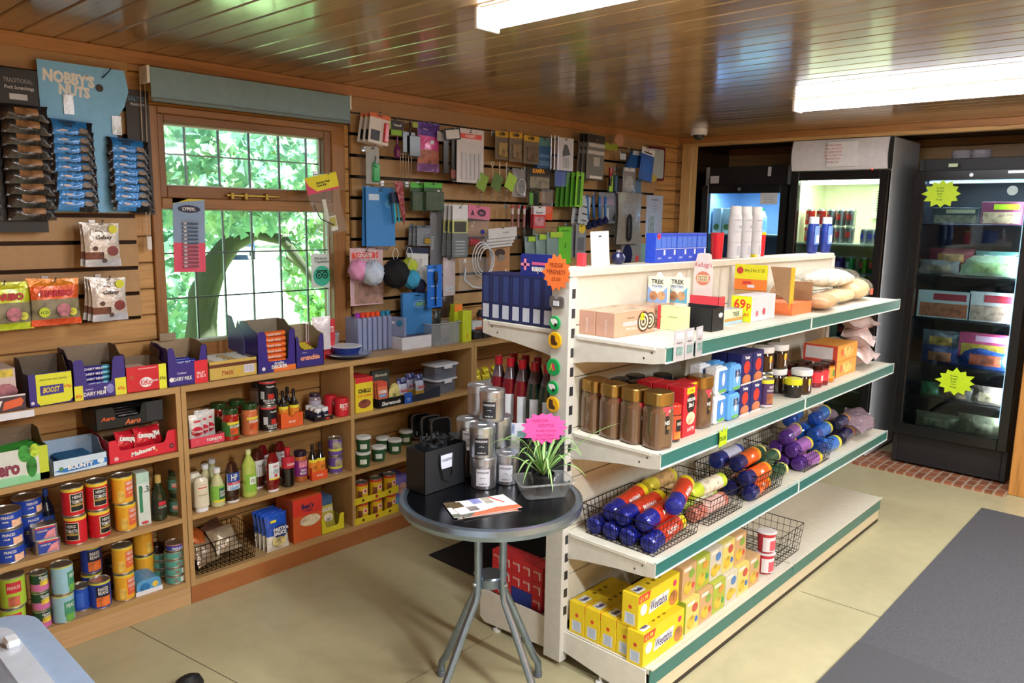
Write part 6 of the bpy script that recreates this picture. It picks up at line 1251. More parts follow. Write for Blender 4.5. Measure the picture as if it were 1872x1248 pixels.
hang('bulb_pack', 'hanging pack', 'clear pack with a pale domed shape under the dustpan', (1138, 306, 1162, 352), 3.11, '#7c7470:p', multi(Rr(-.4, .4, .84, .98, '#d8d4d0:p'), Dc(0, .35, .35, '#b8b4b0:z')), bl=(0, 1, 0, .85, .02, '#c8c8c8:t2'), pegl='chrome prong holding the pale domed pack')
hang('clip_pack', 'hanging pack', 'small blue-grey pack at the lower right of the pale domed pack', (1155, 326, 1172, 352), 3.14, '#5a7a98:p', None)
# ---------------- middle rows
hang('card_pack', 'hanging pack', 'tall plain sky blue card left of the cyan pens', (669, 342, 722, 450), 3.12, '#3a86cc:p', multi(Rr(-.4, -.05, .78, .88, '#c8dcf0:p'), Dc(.25, .72, .12, '#5ca0dc:p')), n=2, dx=-.01, group='plain sky blue cards', pegl='chrome prong holding the sky blue cards')
hang('pen_pack', 'hanging pack', 'three cyan tubes hanging beside the sky blue card', (716, 362, 738, 406), 3.09, None, None, lambda p, w, h: ([cyl(p, -w*.3+i*w*.3, 0, h*.85, .0055, '#2cb4cc:g') for i in range(3)], p.box(-w/2, w/2, -.02, -.004, h*.8, h*1.25, '#1c2c44:p')), rot=-.1)
hang('bungee', 'hanging pack', 'long dark red strip hanging over the cyan tubes', (727, 332, 745, 412), 3.06, None, None, lambda p, w, h: p.prism([(-w*.5, h), (w*.3, h), (w*.3, h*.2), (w*.1, 0), (w*.0, h*.2)], -.004, 0, '#8c2c34:f'), rot=-.1, pegl='chrome prong holding the dark red strip')
for i, px in enumerate((758, 783)):
    hang('pest_trap', 'hanging pack', 'dark green boxed pack with lime header, %s of two' % ('left', 'right')[i], (px-8, 334, px+25, 385), 3.12-.02*i, '#3c5a38:p', multi(Rr(-.5, .5, .82, 1, '#52b83c:p'), Rr(-.45, -.1, .4, .62, '#a8b0a4:p'), Rr(.0, .25, .2, .5, '#6cc83c:p'), Rr(.28, .48, .2, .5, '#6cc83c:p'), Dc(.3, .68, .08, '#e8e4dc:p')), lambda p, w, h: p.box(-w/2, w/2, -.02, -.002, 0, h*.68, '#40583c:t3', c=.002), group='dark green boxed packs', pegl='chrome prong holding the %s dark green boxed pack' % ('left', 'right')[i])
hang('padlock_pack', 'hanging pack', 'grey blister with a small brass padlock', (762, 412, 788, 449), 3.12, '#7c8088:p', multi(Rr(-.5, .5, .86, 1, '#5c6470:p')), lambda p, w, h: (p.box(-w*.05, w*.35, -.016, -.004, h*.1, h*.38, '#c8a84c:m', c=.002), p.tube([(w*.02, -.01, h*.38), (w*.02, -.01, h*.6), (w*.15, -.01, h*.68), (w*.28, -.01, h*.6), (w*.28, -.01, h*.38)], .002, '#c8ccd0:m', 6)), n=3, step=.02, dx=-.012, bl=(0, 1, 0, .9, .014, '#c0c8d0:t'), group='padlock blisters', pegl='chrome prong holding the padlock blisters')
hang('brush_pack', 'hanging pack', 'tall narrow grey blister with white lettering', (786, 384, 808, 484), 3.13, '#6a6a6e:p', multi(lambda p, w, h: p.text('TOOLS', '#c8ccd0:p', -w*.3, h*.4, h*.06, -.0016, w=h*.3, rot=PI/2), Rr(.05, .45, .02, .95, '#a0a4a8:m')), bl=(0, 1, 0, 1, .012, '#b0b4b8:t'), pegl='chrome prong holding the tall narrow grey blister')
hang('fold_comb_pack', 'hanging pack', 'white-topped pack with a yellow-green middle and grey base', (827, 374, 855, 470), 3.05, '#e0dede:p', multi(Rr(-.5, .5, .46, .70, '#c8cc6c:p'), Rr(-.4, .4, .48, .68, '#d4d884:p'), Rr(-.5, .5, 0, .46, '#5c6468:p'), lambda p, w, h: [p.rect(-w*.3, w*.3, h*(.05+i*.06), h*(.07+i*.06), '#a8b0b0:p', -.0016) for i in range(5)] and None), n=4, step=.03, dx=-.01, bl=(0, 1, 0, .74, .008, '#d8dcd4:t'), group='white, yellow-green and grey packs', pegl='chrome prong holding the white and yellow-green packs')
hang('toy_bag', 'hanging pack', 'clear bag with a pink header and a blue ball inside', (852, 376, 892, 452), 3.09, None, None, lambda p, w, h: (p.box(-w/2, w/2, -.001, .001, h*.68, h, '#e07898:p'), p.disc(.1*w, h*.84, w*.2, '#4a2038:p', -.002, rz=w*.12), p.text('Paws', '#e8a0b8:p', .1*w, h*.84, h*.05, -.003, w=w*.26), p.flat([(-w*.4, h*.76), (-w*.22, h*.76), (-w*.3, h*.9)], '#4a2038:p', -.002), p.lathe([(0, -.014), (.010, -.01), (.014, 0), (.010, .01), (0, .014)], '#2c3ab0:f', 12, .12*w, -.014, h*.38), p.box(-w*.4, 0, -.02, -.004, h*.02, h*.2, '#a8303c:f', c=.006)), bl=(0, 1, 0, .8, .02, '#c8b8c0:t'), rot=.08, pegl='chrome prong holding the pink-headed toy bag')
for i in range(4):
    hang('paper_tag', 'tag', 'long white paper tag, %s of the fan below the peg screws' % ('top', 'second', 'third', 'lowest')[i], (893-3*i, 416+6*i, 945-3*i, 434+6*i), 3.06+.02*i, '#d8d4d2:p', multi(T_('dog lead', '#9c9896:p', .1, .5, .25, .5)), rot=-.06, group='white paper tags')
hang('tube_pack', 'hanging pack', 'red and white striped tubes pack', (929, 375, 960, 416), 3.13, None, None, lambda p, w, h: [(cyl(p, -w*.35+i*w*.35, 0, h*.6, .008, '#b87878:t3'), cyl(p, -w*.35+i*w*.35, h*.6, h*.85, .0085, '#dcd0cc:p'), cyl(p, -w*.35+i*w*.35, h*.85, h, .008, '#c84c50:p')) for i in range(3)], pegl='chrome prong holding the red and white tubes')
hang('dark_glove', 'hanging pack', 'dark folded item in the shade right of the striped tubes', (955, 378, 974, 470), 3.17, None, None, lambda p, w, h: pillow(p, w, h, .03, '#241c1a:f', wob=.1), pegl='chrome prong holding the dark folded item')
hang('battery_card', 'hanging pack', 'red and white battery card', (975, 377, 997, 417), 3.08, '#d83a48:p', multi(Rr(-.5, .5, .62, 1, '#e4e0e0:p'), T_('Panasonic', '#28303c:p', 0, .72, .09, .8), Rr(-.4, .4, .1, .52, '#c88890:z')), n=2, group='red and white battery cards', pegl='chrome prong holding the battery cards')
hang('whistle_pack', 'hanging pack', 'clear blister with an orange lower half', (988, 346, 1010, 402), 3.10, None, None, lambda p, w, h: p.box(-w*.4, w*.4, -.012, -.002, 0, h*.45, '#e8582c:p', c=.003), bl=(0, 1, 0, 1, .016, '#d8d4d4:t'), rot=.05, pegl='chrome prong holding the orange and clear blister')
hang('small_green_pack', 'hanging pack', 'small black and green pack above the battery card', (966, 350, 986, 377), 3.14, '#3c4a34:p', multi(Rr(-.4, -.1, .1, .9, '#6ab04c:p'), Rr(.0, .3, .1, .9, '#1c1c1c:p')))
hang('hose_coil', 'hanging pack', 'grey-white coil of flexible plastic hose in a clear bag', (838, 446, 898, 530), 3.05, None, None, lambda p, w, h: (p.tube([(.1*w+w*.30*math.cos(a)*(1-.004*i), -.02-.0008*i, h*.66+w*.40*math.sin(a)*(1-.006*i)) for i, a in enumerate([k*PI/9 for k in range(64)])], .0034, '#d4d6da:g', 8), p.tube([(w*.4, -.03, h*.5), (w*.38, -.03, h*.2), (w*.3, -.03, h*.02)], .004, '#d4d6da:g', 8), p.tube([(-w*.38, -.02, h*.5), (-w*.4, -.02, h*.25), (-w*.15, -.02, h*.08), (w*.3, -.02, h*.02)], .006, '#c4c8cc:g', 8)), bl=(0, .95, 0, .7, .02, '#c8c8cc:t'), pegl='chrome prong holding the coil of hose')
cx, zb, w, h = hb(895, 447, 932, 500, 3.15)
solid('brown_carton', carton(w, .03, h, '#b8875c:p', lambda p, w, d, h: p.disc(0, h*.72, w*.26, '#4a3a34:z', -.0006, rz=h*.14).disc(w*.05, h*.55, w*.2, '#8c8074:z', -.0008, rz=h*.12).disc(w*.3, h*.1, w*.05, '#e0c8b0:p', -.0006)), 'brown carton with a dark picture hanging beside the coil of hose', 'carton', (cx, 3.15, zb))
peg(cx, zb+h-.01, 3.14, 'chrome prong behind the brown hanging carton')
for i in range(3):
    hang('clear_sheet_bag', 'hanging pack', 'teal-clear plastic bag, %s of three above the navy boxes' % ('left', 'middle', 'right')[i], (960+20*i, 432-4*i, 985+20*i, 496), 3.10-.02*i, None, None, lambda p, w, h: (pillow(p, w*1.1, h, .02, '#8ca8a4:t3', wob=.2, seed=i), p.box(-w*.4, w*.5, -.014, -.012, h*.86, h, '#a8d03c:p')), group='teal-clear bags', pegl='chrome prong holding the %s teal-clear bag' % ('left', 'middle', 'right')[i])
hang('lime_box_pack', 'hanging pack', 'tall bright lime narrow box pack', (1017, 414, 1040, 482), 3.07, None, None, lambda p, w, h: (p.box(-w/2, w/2, -.02, 0, 0, h, '#6cc42c:p', c=.002), p.text('fan', '#2a5a14:p', .0, h*.5, h*.08, -.021, rot=PI/2), p.rect(-w*.3, w*.3, h*.88, h*.9, '#2a5a14:p', -.0205)), rot=0, pegl='chrome prong holding the tall lime box')
hang('grey_pack', 'hanging pack', 'grey pack with a round yellow spot right of the lime box', (1052, 410, 1071, 470), 3.1, '#8c8c90:p', multi(Dc(.1, .88, .32, '#e8c83c:p'), Rr(-.3, .3, .2, .6, '#5c5c64:p')), n=2, dx=-.02, bl=(0, 1, 0, .8, .012, '#b0b4b8:t'), group='grey packs with a yellow spot', pegl='chrome prong holding the yellow-spotted grey packs')
for i in range(2): hang('white_slatted_pack', 'hanging pack', 'white card with dark slots, %s of two' % ('front', 'back')[i], (1056-12*i, 358+4*i, 1076-12*i, 410), 3.09+.03*i, '#b8bcc0:p', multi(Rr(-.2, .3, .35, .4, '#2c3034:p'), Rr(-.2, .3, .6, .65, '#2c3034:p'), Rr(-.2, .3, .12, .16, '#2c3034:p')), rot=.15, group='white slotted cards')
def bbr(p, w, h): (p.tube([(0, -.008, h), (0, -.008, h*.3)], .009, '#3c78b8:g', 8), p.lathe([(0, 0), (.02, .008), (.023, .03), (.009, .055)], '#141e48:g', 12, 0, -.01))
for i in range(4): hang('washing_up_brush', 'hanging pack', 'blue brush with a navy head, %s of its cluster' % ('leftmost', 'second', 'third', 'rightmost')[i], (1068+10*i, 356+i, 1082+10*i, 420-3*i), 3.10-.015*i, None, None, bbr, rot=-.12+.03*i, group='blue brushes with navy heads', pegl='chrome prong holding the blue brushes' if i == 0 else None)
hang('peg_bag', 'hanging pack', 'clear pack with a mauve stripe and white clips', (1094, 352, 1128, 408), 3.11, None, None, lambda p, w, h: (p.box(-w*.5, w*.3, -.002, 0, h*.6, h*.8, '#a87ca8:p'), p.box(-w*.3, w*.0, -.012, 0, h*.1, h*.5, '#dcdcd8:p', c=.003), p.box(w*.2, w*.35, -.012, 0, h*.1, h*.45, '#28282c:p', c=.003)), bl=(0, 1, 0, 1, .018, '#b0b8c4:t2'), pegl='chrome prong holding the mauve striped pack')
hang('hairbrush_pack', 'hanging pack', 'silvery crinkled bag with a long black brush inside', (1128, 352, 1172, 446), 3.08, None, None, lambda p, w, h: (pillow(p, w, h, .012, '#9c9488:f', wob=.25), p.lathe([(.008, 0), (.024, .02), (.028, .09), (.022, .16), (.008, .185)], '#0c0a0c:p', 14, -w*.08, -.022, h*.06, sy=.5)), n=2, step=.03, dx=.012, group='silvery bags with black brushes', pegl='chrome prong holding the silvery brush bags')
hang('bag_clip_pack', 'hanging pack', 'grey pack with dark blue foil below the silvery brush bags', (1136, 428, 1172, 478), 3.12, '#8c8884:p', multi(Dc(-.2, .25, .25, '#24244c:f', rz=.3), Dc(.3, .1, .1, '#d84c40:p')), pegl='chrome prong holding the grey pack with dark blue foil')
cx, zb, w, h = hb(1175, 357, 1205, 433, 3.24)
p = MB().box(-w/2, w/2, -.002, 0, 0, h, '#b8c4dc:p').rect(-w*.2, w*.2, h*.88, h*.91, '#7c88a0:p', -.0026)
for i in range(4): p.text(('NOTICE', 'PLEASE ASK', 'FOR ITEMS', 'AT THE TILL')[i], '#8490a8:p', 0, h*(.82-.07*i), h*.025, -.003, w=w*.7)
p.rect(-w*.35, 0, h*.1, h*.5, '#98a8b0:z', -.0026); solid('paper_notice', p, 'pale blue paper notice pinned near the corner of the wall', 'notice', (cx+.02, 3.2262, zb))
cx, zb, w, h = hb(1172, 445, 1206, 478, 3.2)
solid('teal_notice', MB().box(-w/2, w/2, -.002, .0, 0, h, '#8cb8b0:p').flat([(.0, h*.1), (w*.25, h*.1), (w*.13, h*.75)], '#2c6a48:p', -.0026), 'teal leaflet with a dark green pointed tree on it', 'leaflet', (cx, 3.2258, zb))
# ---------------- lower left of the right panel
hang('chopping_board_pack', 'hanging pack', 'clear-wrapped card with a red lettered strip over a brown wooden board', (640, 453, 700, 557), 3.16, '#d8b4b8:p', multi(Rr(-.45, .35, .82, .92, '#e8544c:p'), T_('COUNTY', '#f4e8e4:p', -.05, .87, .06, .66, bold=.04), Rr(-.38, .5, .02, .4, '#a87c68:z')), bl=(0, 1, 0, .8, .012, '#e0d4d8:t'), pegl='chrome prong holding the wrapped wooden board')
def puff(c, r):
    def mk():
        rr = random.Random(5); p = MB()
        vs = []; n, m = 22, 14
        for j in range(m+1):
            for i in range(n):
                th = PI*j/m; ph = 2*PI*i/n; q = r*(1+.13*math.sin(ph*5+th*3)*math.sin(th*6)+rr.uniform(-.05, .05))
                vs.append((q*math.sin(th)*math.cos(ph), q*math.sin(th)*math.sin(ph), q*math.cos(th)))
        p.add(vs, [(j*n+i, j*n+(i+1) % n, (j+1)*n+(i+1) % n, (j+1)*n+i) for j in range(m) for i in range(n)], c, True)
        t = thing('bath_puff', '', 'bath puff'); p.obj('mesh_ball', t)
        MB().tube([(-.004, 0, r*.9), (-.018, -.0, r+.03), (-.006, 0, r+.055), (.008, 0, r+.055), (.02, 0, r+.03), (.006, 0, r*.9)], .002, '#e4e0de:p', 5).obj('cord', t); return t
    return mk
for i, (px, py, c, r, lb, Y) in enumerate(((655, 493, '#e89cc8:d', .036, 'pink mesh bath puff, leftmost', 3.12), (672, 500, '#b8b4dc:d', .034, 'lilac mesh bath puff behind the white one', 3.14), (682, 499, '#c4d0e4:d', .042, 'pale blue-white mesh bath puff left of the black one', 3.08), (723, 500, '#0c0c0f:d', .050, 'large black mesh bath puff in the middle', 3.04), (748, 487, '#b8c83c:d', .032, 'yellow-green mesh bath puff right of the black one', 3.12), (752, 510, '#3c9cc4:d', .034, 'turquoise mesh bath puff right of the black one', 3.09), (765, 523, '#1c1c3c:d', .03, 'dark navy mesh bath puff at the right end', 3.14))):
    x, z = WY(px, py, Y); place('puff%d' % i, puff(c, r*1.35), lb, (x, Y, z))
peg(WY(700, 460, 3.1)[0], WY(700, 455, 3.1)[1], 3.05, 'chrome prong holding the bath puffs')
hang('scourer_card', 'hanging pack', 'navy topped white card of small brushes behind the puffs', (742, 452, 781, 520), 3.14, '#d4d4d0:p', multi(Rr(-.5, .5, .84, 1, '#1c2444:p'), Rr(-.2, .2, .1, .7, '#b8b4ac:z')), rot=.05, n=2, dx=.005, group='navy topped white cards', pegl='chrome prong holding the navy topped cards')
hang('brush_card', 'hanging pack', 'tall bright blue card with a black handled brush', (781, 484, 808, 562), 3.06, '#1c6cd0:p', multi(Rr(-.45, -.1, .85, .9, '#8cb4ec:p'), Rr(-.25, .2, .22, .235, WHT), Rr(-.25, .2, .5, .515, WHT)), lambda p, w, h: (p.lathe([(.004, h*.05), (.0045, h*.55)], '#14141a:g', 8, 0, -.008), p.lathe([(.006, h*.55), (.012, h*.65), (.012, h*.8), (.005, h*.86)], '#241c1c:p', 12, 0, -.01, sy=.7)), pegl='chrome prong holding the blue brush card')
hang('white_brush_pack', 'hanging pack', 'white and clear pack right of the bright blue card', (810, 470, 832, 540), 3.11, '#c8b8b8:p', multi(Rr(-.3, .4, .1, .25, '#d8dce0:f')), bl=(0, 1, 0, .9, .014, '#d8d0d0:t'), pegl='chrome prong holding the white and clear pack')
hang('dark_sleeve', 'hanging pack', 'dark wrapped sleeve hanging to the counter right of the blue brush card', (806, 530, 830, 580), 3.13, None, None, lambda p, w, h: pillow(p, w, h, .03, '#3c2a22:f', wob=.1))
# ================================================================== GONDOLA, TOP SHELF
GZ1, GZ2, GZ3, GZ0 = S1+.0032, S2+.0032, S3+.0032, S0+.0052
GZ1 = S1+.0005; GZ2 = S2+.0005; GZ3 = S3+.0005; GZ0 = S0+.0008
TS = lambda z: z
def choc():
    w, d, h = .235, .076, .083
    p = carton(w, d, h, '#c89a7c:p', None, side='#c09480:p', top='#b89a80:z')
    for k, (x, r) in enumerate(((w*.22, .036), (w*.40, .03))):
        for q, c in enumerate(('#4a2c22:p', '#e0cfae:p', '#4a2c22:p', '#e0cfae:p', '#4a2c22:p')): p.disc(x-.001*q, h*.5, r*(1-.2*q), c, -.0006-.0003*q-(.0016 if k == 0 else 0), n=24)
    p.text('CHOCOLATE', '#f0e8e0:p', -w*.12, h*.5, h*.17, -.0008, w=w*.36, bold=.05).text('SWISS ROLL', '#ecdccc:p', -w*.08, h*.28, h*.11, -.0008, w=w*.3).text('Home Bakery', '#7a5848:p', -w*.1, h*.72, h*.09, -.0008, w=w*.3, shear=.2)
    p.disc(w*.17, h*.72, .013, '#e8e018:p', -.0045).text('£1.49', '#30301c:p', w*.17, h*.72, .008, -.005, w=.02)
    p.text('CHOCOLATE', '#e8d8d0:p', d*.45, h*.4, .008, -w/2-.0006, 'x', rot=PI/2, w=h*.6); return solid('cake_carton', p, '', 'carton')
for i, (x, y) in enumerate(((2.19, 1.464), (2.19, 1.543), (2.44, 1.515))):
    place('choc', choc, 'tan chocolate roll carton, %s on the top shelf' % ('front one nearest the viewer', 'second one behind the front', 'third one further along')[i], (x, y, GZ1), group='tan chocolate roll cartons')
# small grey cards clipped over the shelf edge
for i, px in enumerate((1230, 1248, 1268)):
    x, z = WY(px, 645 if i < 1 else 640, 1.238); x2 = WY(px+14, 640, 1.238)[0]
    p = MB().box(-.026, .026, -.001, .001, 0, .098, '#b4b0b2:p').box(-.014, .014, -.005, -.001, .02, .045, '#7c9894:z').rect(-.018, .018, .07, .09, '#c8c6d0:p', -.0015).text('magnet', '#6c6870:p', 0, .057, .008, -.0015, w=.036)
    solid('magnet_card', p, 'small grey carded trinket clipped on the top shelf edge, %s' % ('left', 'middle', 'right')[i], 'carded trinket', (2.10+.062*i, 1.236, 1.163), rz=.12*(i-1))
# cartons set with their ends to the shelf end
Q = -PI/2
place('blk', tray(.285, .085, .08, .085, '#16151a:p', '#1c1a1e:p', sidecol='#17161a:p'), 'long black display tray with wrapped bars on the top shelf', (2.455, 1.461, GZ1), Q)
solid('card_box', carton(.102, .03, .086, '#cfe0a0:p', lambda p, w, d, h: p.flat([(-w*.62, 0), (-w*.5, 0), (-w*.5, h*.48), (-w*.44, h*.52), (-w*.5, h*.56), (-w*.5, h), (-w*.62, h)], '#e03c40:p', -.0008).text('candycream', '#9cac6c:p', 0, h*.55, h*.09, -.0008, w=w*.7)), 'pale green card box with a red edge before the black tray', 'box', (2.385, 1.434, GZ1), rz=Q)
for i in range(6): place('silv', bar(.08, .02, .03, '#c8ccd2:f', None, None, name='wrapped_bar'), 'silver wrapped bar lying in the long black tray', (2.50, 1.575-.045*i, GZ1+.045), Q, 'silver bars in the black tray')
for i, (x, y, c1, lb) in enumerate(((2.475, 1.560, '#88a8d8:p', 'cream and blue cookie bar carton standing in the black tray, left'), (2.525, 1.505, '#6cb0c8:p', 'cream and teal nut bar carton standing in the black tray, right'))):
    p = MB().prism([(-.042, 0), (.042, 0), (.042, .175), (.012, .175), (0, .192), (-.012, .175), (-.042, .175)], 0, .02, '#e4e0cc:p').rect(-.042, .042, .08, .14, c1, -.0005).flat([(-.042, .14), (.042, .14), (0, .1)], '#dfe4dc:p', -.0007).disc(-.016, .104, .018, '#b8805c:z', -.001).disc(.018, .106, .017, '#c8986c:z', -.0013)
    p.text('TREK', '#2a302c:p', 0, .158, .016, -.001, w=.055, bold=.02).text(('POWER', 'PROTEIN')[i], '#6a84b8:p', 0, .14, .010, -.0012, w=.05)
    solid('bar_carton', p, lb, 'carton', (x, y, GZ1+.003), rz=Q)
def kel():
    p = MB().prism([(-.042, 0), (.042, 0), (.042, .16), (.03, .225), (.02, .23), (-.02, .23), (-.03, .225), (-.042, .16)], 0, .003, '#e4d8d0:p')
    p.text("Kellogg's", '#c83848:p', 0, .182, .024, -.001, w=.076, shear=.3, bold=0).disc(0, .13, .032, '#d88468:p', -.0006, rz=.028).rect(-.026, .026, .117, .143, '#e8d0a8:p', -.001).text('NUTRI-\nGRAIN', '#4a3c2c:p', 0, .13, .02, -.0014, w=.042, bold=0); return p
solid('display_header', kel(), 'pale pink header card with red script rising from the red tray', 'header card', (2.775, 1.541, GZ1+.03), rz=Q)
place('redtray', tray(.16, .05, .095, .095, '#d8404c:p', '#c8b8a8:c', sidecol='#d8404c:p'), 'red edged tray behind the cream bar carton', (2.735, 1.525, GZ1), Q)
solid('bar_carton', carton(.145, .06, .055, '#dce0b4:p', lambda p, w, d, h: p.rect(-w/2, w/2, h*.2, h*.42, '#c8944c:p', -.0005).rect(-w/2, w/2, 0, h*.2, '#a8c8d8:p', -.0005).text('TREK', '#3c443c:p', w*.12, h*.66, h*.34, -.0008, w=w*.4, bold=.01), top='#c8ccd0:z'), 'cream bar carton with a brown stripe, open top with wrapped bars', 'carton', (2.722, 1.372, GZ1))
p = carton(.085, .21, .10, '#d4d0d4:p', lambda p, w, d, h: p.rect(-w/2, w/2, 0, h, '#dce81c:p', -.0003).text('69', '#d83c2c:p', -w*.08, h*.68, h*.4, -.0008, w=w*.58, bold=.03).text('p', '#d83c2c:p', w*.36, h*.58, h*.28, -.0008, bold=.02).text('PER BAR', '#d83c2c:p', 0, h*.28, h*.15, -.0008, w=w*.84, bold=.015).rect(-w*.4, w*.4, h*.42, h*.43, '#b8b020:p', -.0008))
for yy, zz, r_, c_ in ((.05, .03, .012, '#c87880:z'), (.11, .035, .014, '#c04858:z')): p.disc(yy, zz, r_, c_, .0431, 'x')
solid('price_carton', p, 'white carton whose bright yellow end reads sixty nine pence per bar', 'carton', (2.812, 1.388, GZ1), rz=Q)
solid('offer_sign', MB().box(-.072, .072, 0, .003, 0, .045, '#f08030:p').box(-.072, .072, 0, .003, .045, .106, '#e4dc20:p').disc(-.048, .08, .015, '#c83c30:p', -.0008).text('Any 2 for £1.50', '#2c2c20:p', .016, .08, .018, -.0008, w=.088, bold=0).rect(-.035, .005, .022, .036, '#d83c34:p', -.0008).rect(-.012, .02, .01, .022, '#e8dce0:p', -.001).box(-.072, .072, .004, .006, -.1, .1, '#b89468:c'), 'yellow and orange offer card standing behind the white carton', 'sign', (3.055, 1.475, GZ1+.1025), rz=Q)
p = MB().box(-.075, .075, 0, .20, 0, .05, '#e87c44:p').prism([(-.03, .20), (.06, .20), (.062, .045), (.0, .10)], -.003, -.001, '#a88460:c').box(.06, .064, -.004, .03, .03, .2, '#e8b030:p').box(-.075, .075, .197, .2, .05, .13, '#a88460:c')
solid('open_carton', p, 'orange open carton with a tall brown cardboard flap', 'carton', (3.15, 1.402, GZ1), rz=Q)
def loaf(c, w, d, h, wrap=True, nm='bread_bag'):
    def mk():
        t = thing(nm, '', 'bread')
        b = MB(); n = 12
        def f(u, v): a = 2*PI*v; k = (max(0, math.sin(PI*min(1, max(0, u)))))**.35; return ((u-.5)*w, d/2*math.cos(a)*(.3+.7*k), h/2+h/2*math.sin(a)*k*(1 if math.sin(a) < 0 else 1+.12*math.sin(u*19)))
        b.grid(20, n, f, c); b.obj('loaf', t)
        q = MB()
        def g(u, v): a = 2*PI*v; k = (max(0, math.sin(PI*min(1, max(0, u)))))**.25; e = 1.12+.1*math.sin(u*27+v*9); return ((u-.5)*w*1.22, (d/2*math.cos(a)*(.3+.7*k))*e, h/2+(h/2+.004)*math.sin(a)*(k if math.sin(a) > 0 else k*.9)*(e if math.sin(a) > 0 else 1))
        q.grid(22, 14, g, '#c8c0b0:t'); q.obj('clear_wrap', t)
        return t
    return mk
for i, (x, y, z, w, d, h, c, lb, rz) in enumerate(((3.45, 1.48, 0, .26, .13, .125, '#dcb488:z', 'tall sliced loaf in a clear bag beside the brown flap', .1), (3.50, 1.34, 0, .28, .12, .065, '#d8a068:p', 'flat baked roll in a bag in front of the sliced loaf', .25), (3.83, 1.40, 0, .36, .14, .065, '#dcc08c:p', 'long pale baguette in a bag, lowest of the right hand pile', .1), (3.84, 1.45, .07, .38, .16, .085, '#e4dccc:z', 'white wrapped loaf on top of the pile', -.1), (4.06, 1.40, .0, .28, .14, .10, '#dfb884:p', 'golden loaf with an orange label at the far end', .15), (3.68, 1.52, 0, .2, .1, .07, '#d8b48c:p', 'loaf at the back under the white wrapped one', 0))):
    o = loaf(c, w, d, h)(); o['label'] = lb; o.location = (x, y, GZ1+z+.004); o.rotation_euler = (0, 0, rz)
solid('bread_label', MB().box(-.02, .02, -.001, 0, 0, .03, '#e0603c:p', c=.0004), 'small orange label on the golden loaf at the far end', 'label', (4.10, 1.325, GZ1+.03))
# ---- on the cap
CZ = 1.4355
def onc(px, Y=1.64): return WY(px, 460, Y)[0]
solid('blank_card', MB().box(-.052, .052, -.001, .001, 0, .12, '#e8e6dc:p').flat([(-.01, .1), (.01, .1), (.01, .104), (.004, .104), (0, .109), (-.004, .104), (-.01, .104)], '#26221e:p', -.0014), 'blank white hanging card standing on the gondola cap', 'card', (onc(1099, 1.625), 1.625, CZ), rot=(-.06, -.03, 0))
solid('red_box', carton(.018, .03, .045, '#d83c48:p'), 'small red box half hidden by the blank white card', 'box', (onc(1070), 1.64, CZ))
t = thing('purple_bottle', 'small dark navy and silver ball shaped pack on the cap', 'pack', (onc(1135), 1.65, CZ)); MB().lathe([(.012, 0), (.022, .01), (.026, .024), (.02, .038), (.008, .044)], '#1f2250:f', 16).obj('body', t); MB().lathe([(.008, .044), (.008, .052), (0, .052)], '#b8bcc8:m', 12).obj('cap', t)
def blue():
    p = carton(.118, .045, .112, '#2448c8:p', lambda p, w, d, h: [p.rect(-w*.48+w*.5*i, -w*.04+w*.5*i, h*.5, h*.88, '#4a74d8:p', -.0005) and None for i in range(2)] and p.rect(-w/2, w/2, h*.455, h*.475, '#c8d0e8:p', -.0008).rect(w*.25, w*.42, h*.25, h*.43, '#d4d8e4:p', -.0008).text('plasters', '#c8d4f0:p', -w*.1, h*.15, h*.1, -.0008, w=w*.5)); return solid('blue_carton', p, '', 'carton')
xa, xb = onc(1198, 1.61), onc(1291, 1.61)
for i in range(5): place('bluec', blue, 'bright blue carton in the row on the cap, %s from the left' % ('first', 'second', 'third', 'fourth', 'fifth')[i], (xa+(xb-xa)*(.1+.2*i), 1.61+.002*(i % 2), CZ), group='bright blue cartons on the cap').scale = ((xb-xa)/5/.12, 1, 1)
solid('red_spot', MB().disc(0, 0, .012, '#d83c58:p', 0).disc(0, 0, .006, '#a8203c:p', -.0004), 'pink-red round sticker on the first bright blue carton', 'sticker', (xa+.02, 1.6085, CZ+.10))
for i, px in enumerate((1314, 1391)):
    t = thing('red_tub', ('left', 'right')[i]+' of two red tubs flanking the white spray cans', 'tub', (onc(px), 1.65, CZ)); MB().lathe([(.024, 0), (.028, .1), (.028, .103)], '#d42434:g', 20).obj('tub', t); MB().lathe([(.029, .1), (.029, .112), (.0, .112)], '#c82c38:g' if i == 0 else '#e8c828:g', 20).obj('lid', t)
solid('yellow_block', MB().box(-.015, .015, 0, .02, 0, .012, '#e8d020:p', c=.001), 'tiny yellow block beside the right red tub', 'block', (onc(1382, 1.61), 1.608, CZ))
aero = bottle([(.95, 0), (1, .02), (1, .78), (.9, .84), (.72, .87)], .228, .0285, '#dadadd:p', '#e8e8ea:g', capz=(.82, 1), capr=.86, labc='#d0d2d8:p', lab=(.04, .74), pat=[(-1.2, 1.2, .72, .74, '#a8acb8:p'), (-1.2, 1.2, .5, .51, '#a8acb8:p'), (-.6, .6, .06, .24, '#b8bcc8:p'), (-1.2, 1.2, .3, .31, '#a8acb8:p')], txt=[('SPRAY', '#9098a8:p', 0, .6, .05, 1.0)], name='spray_can', cat='spray can')
for i, px in enumerate((1337, 1356, 1375)): place('aero_', aero, 'white spray can, %s of three on the cap' % ('left', 'middle', 'right')[i], (onc(px), 1.63, CZ), .1*i, 'white spray cans')
blb = bottle([(.7, 0), (.85, .04), (1, .3), (1, .6), (.78, .84)], .19, .047, '#1c3480:g', '#d8d8e0:g', capz=(.80, 1), capr=.8, labc='#6c8cc8:p', lab=(.25, .75), pat=[(-.4, .2, .3, .5, '#e0e4ec:p')], sy=.6, arc=.7)
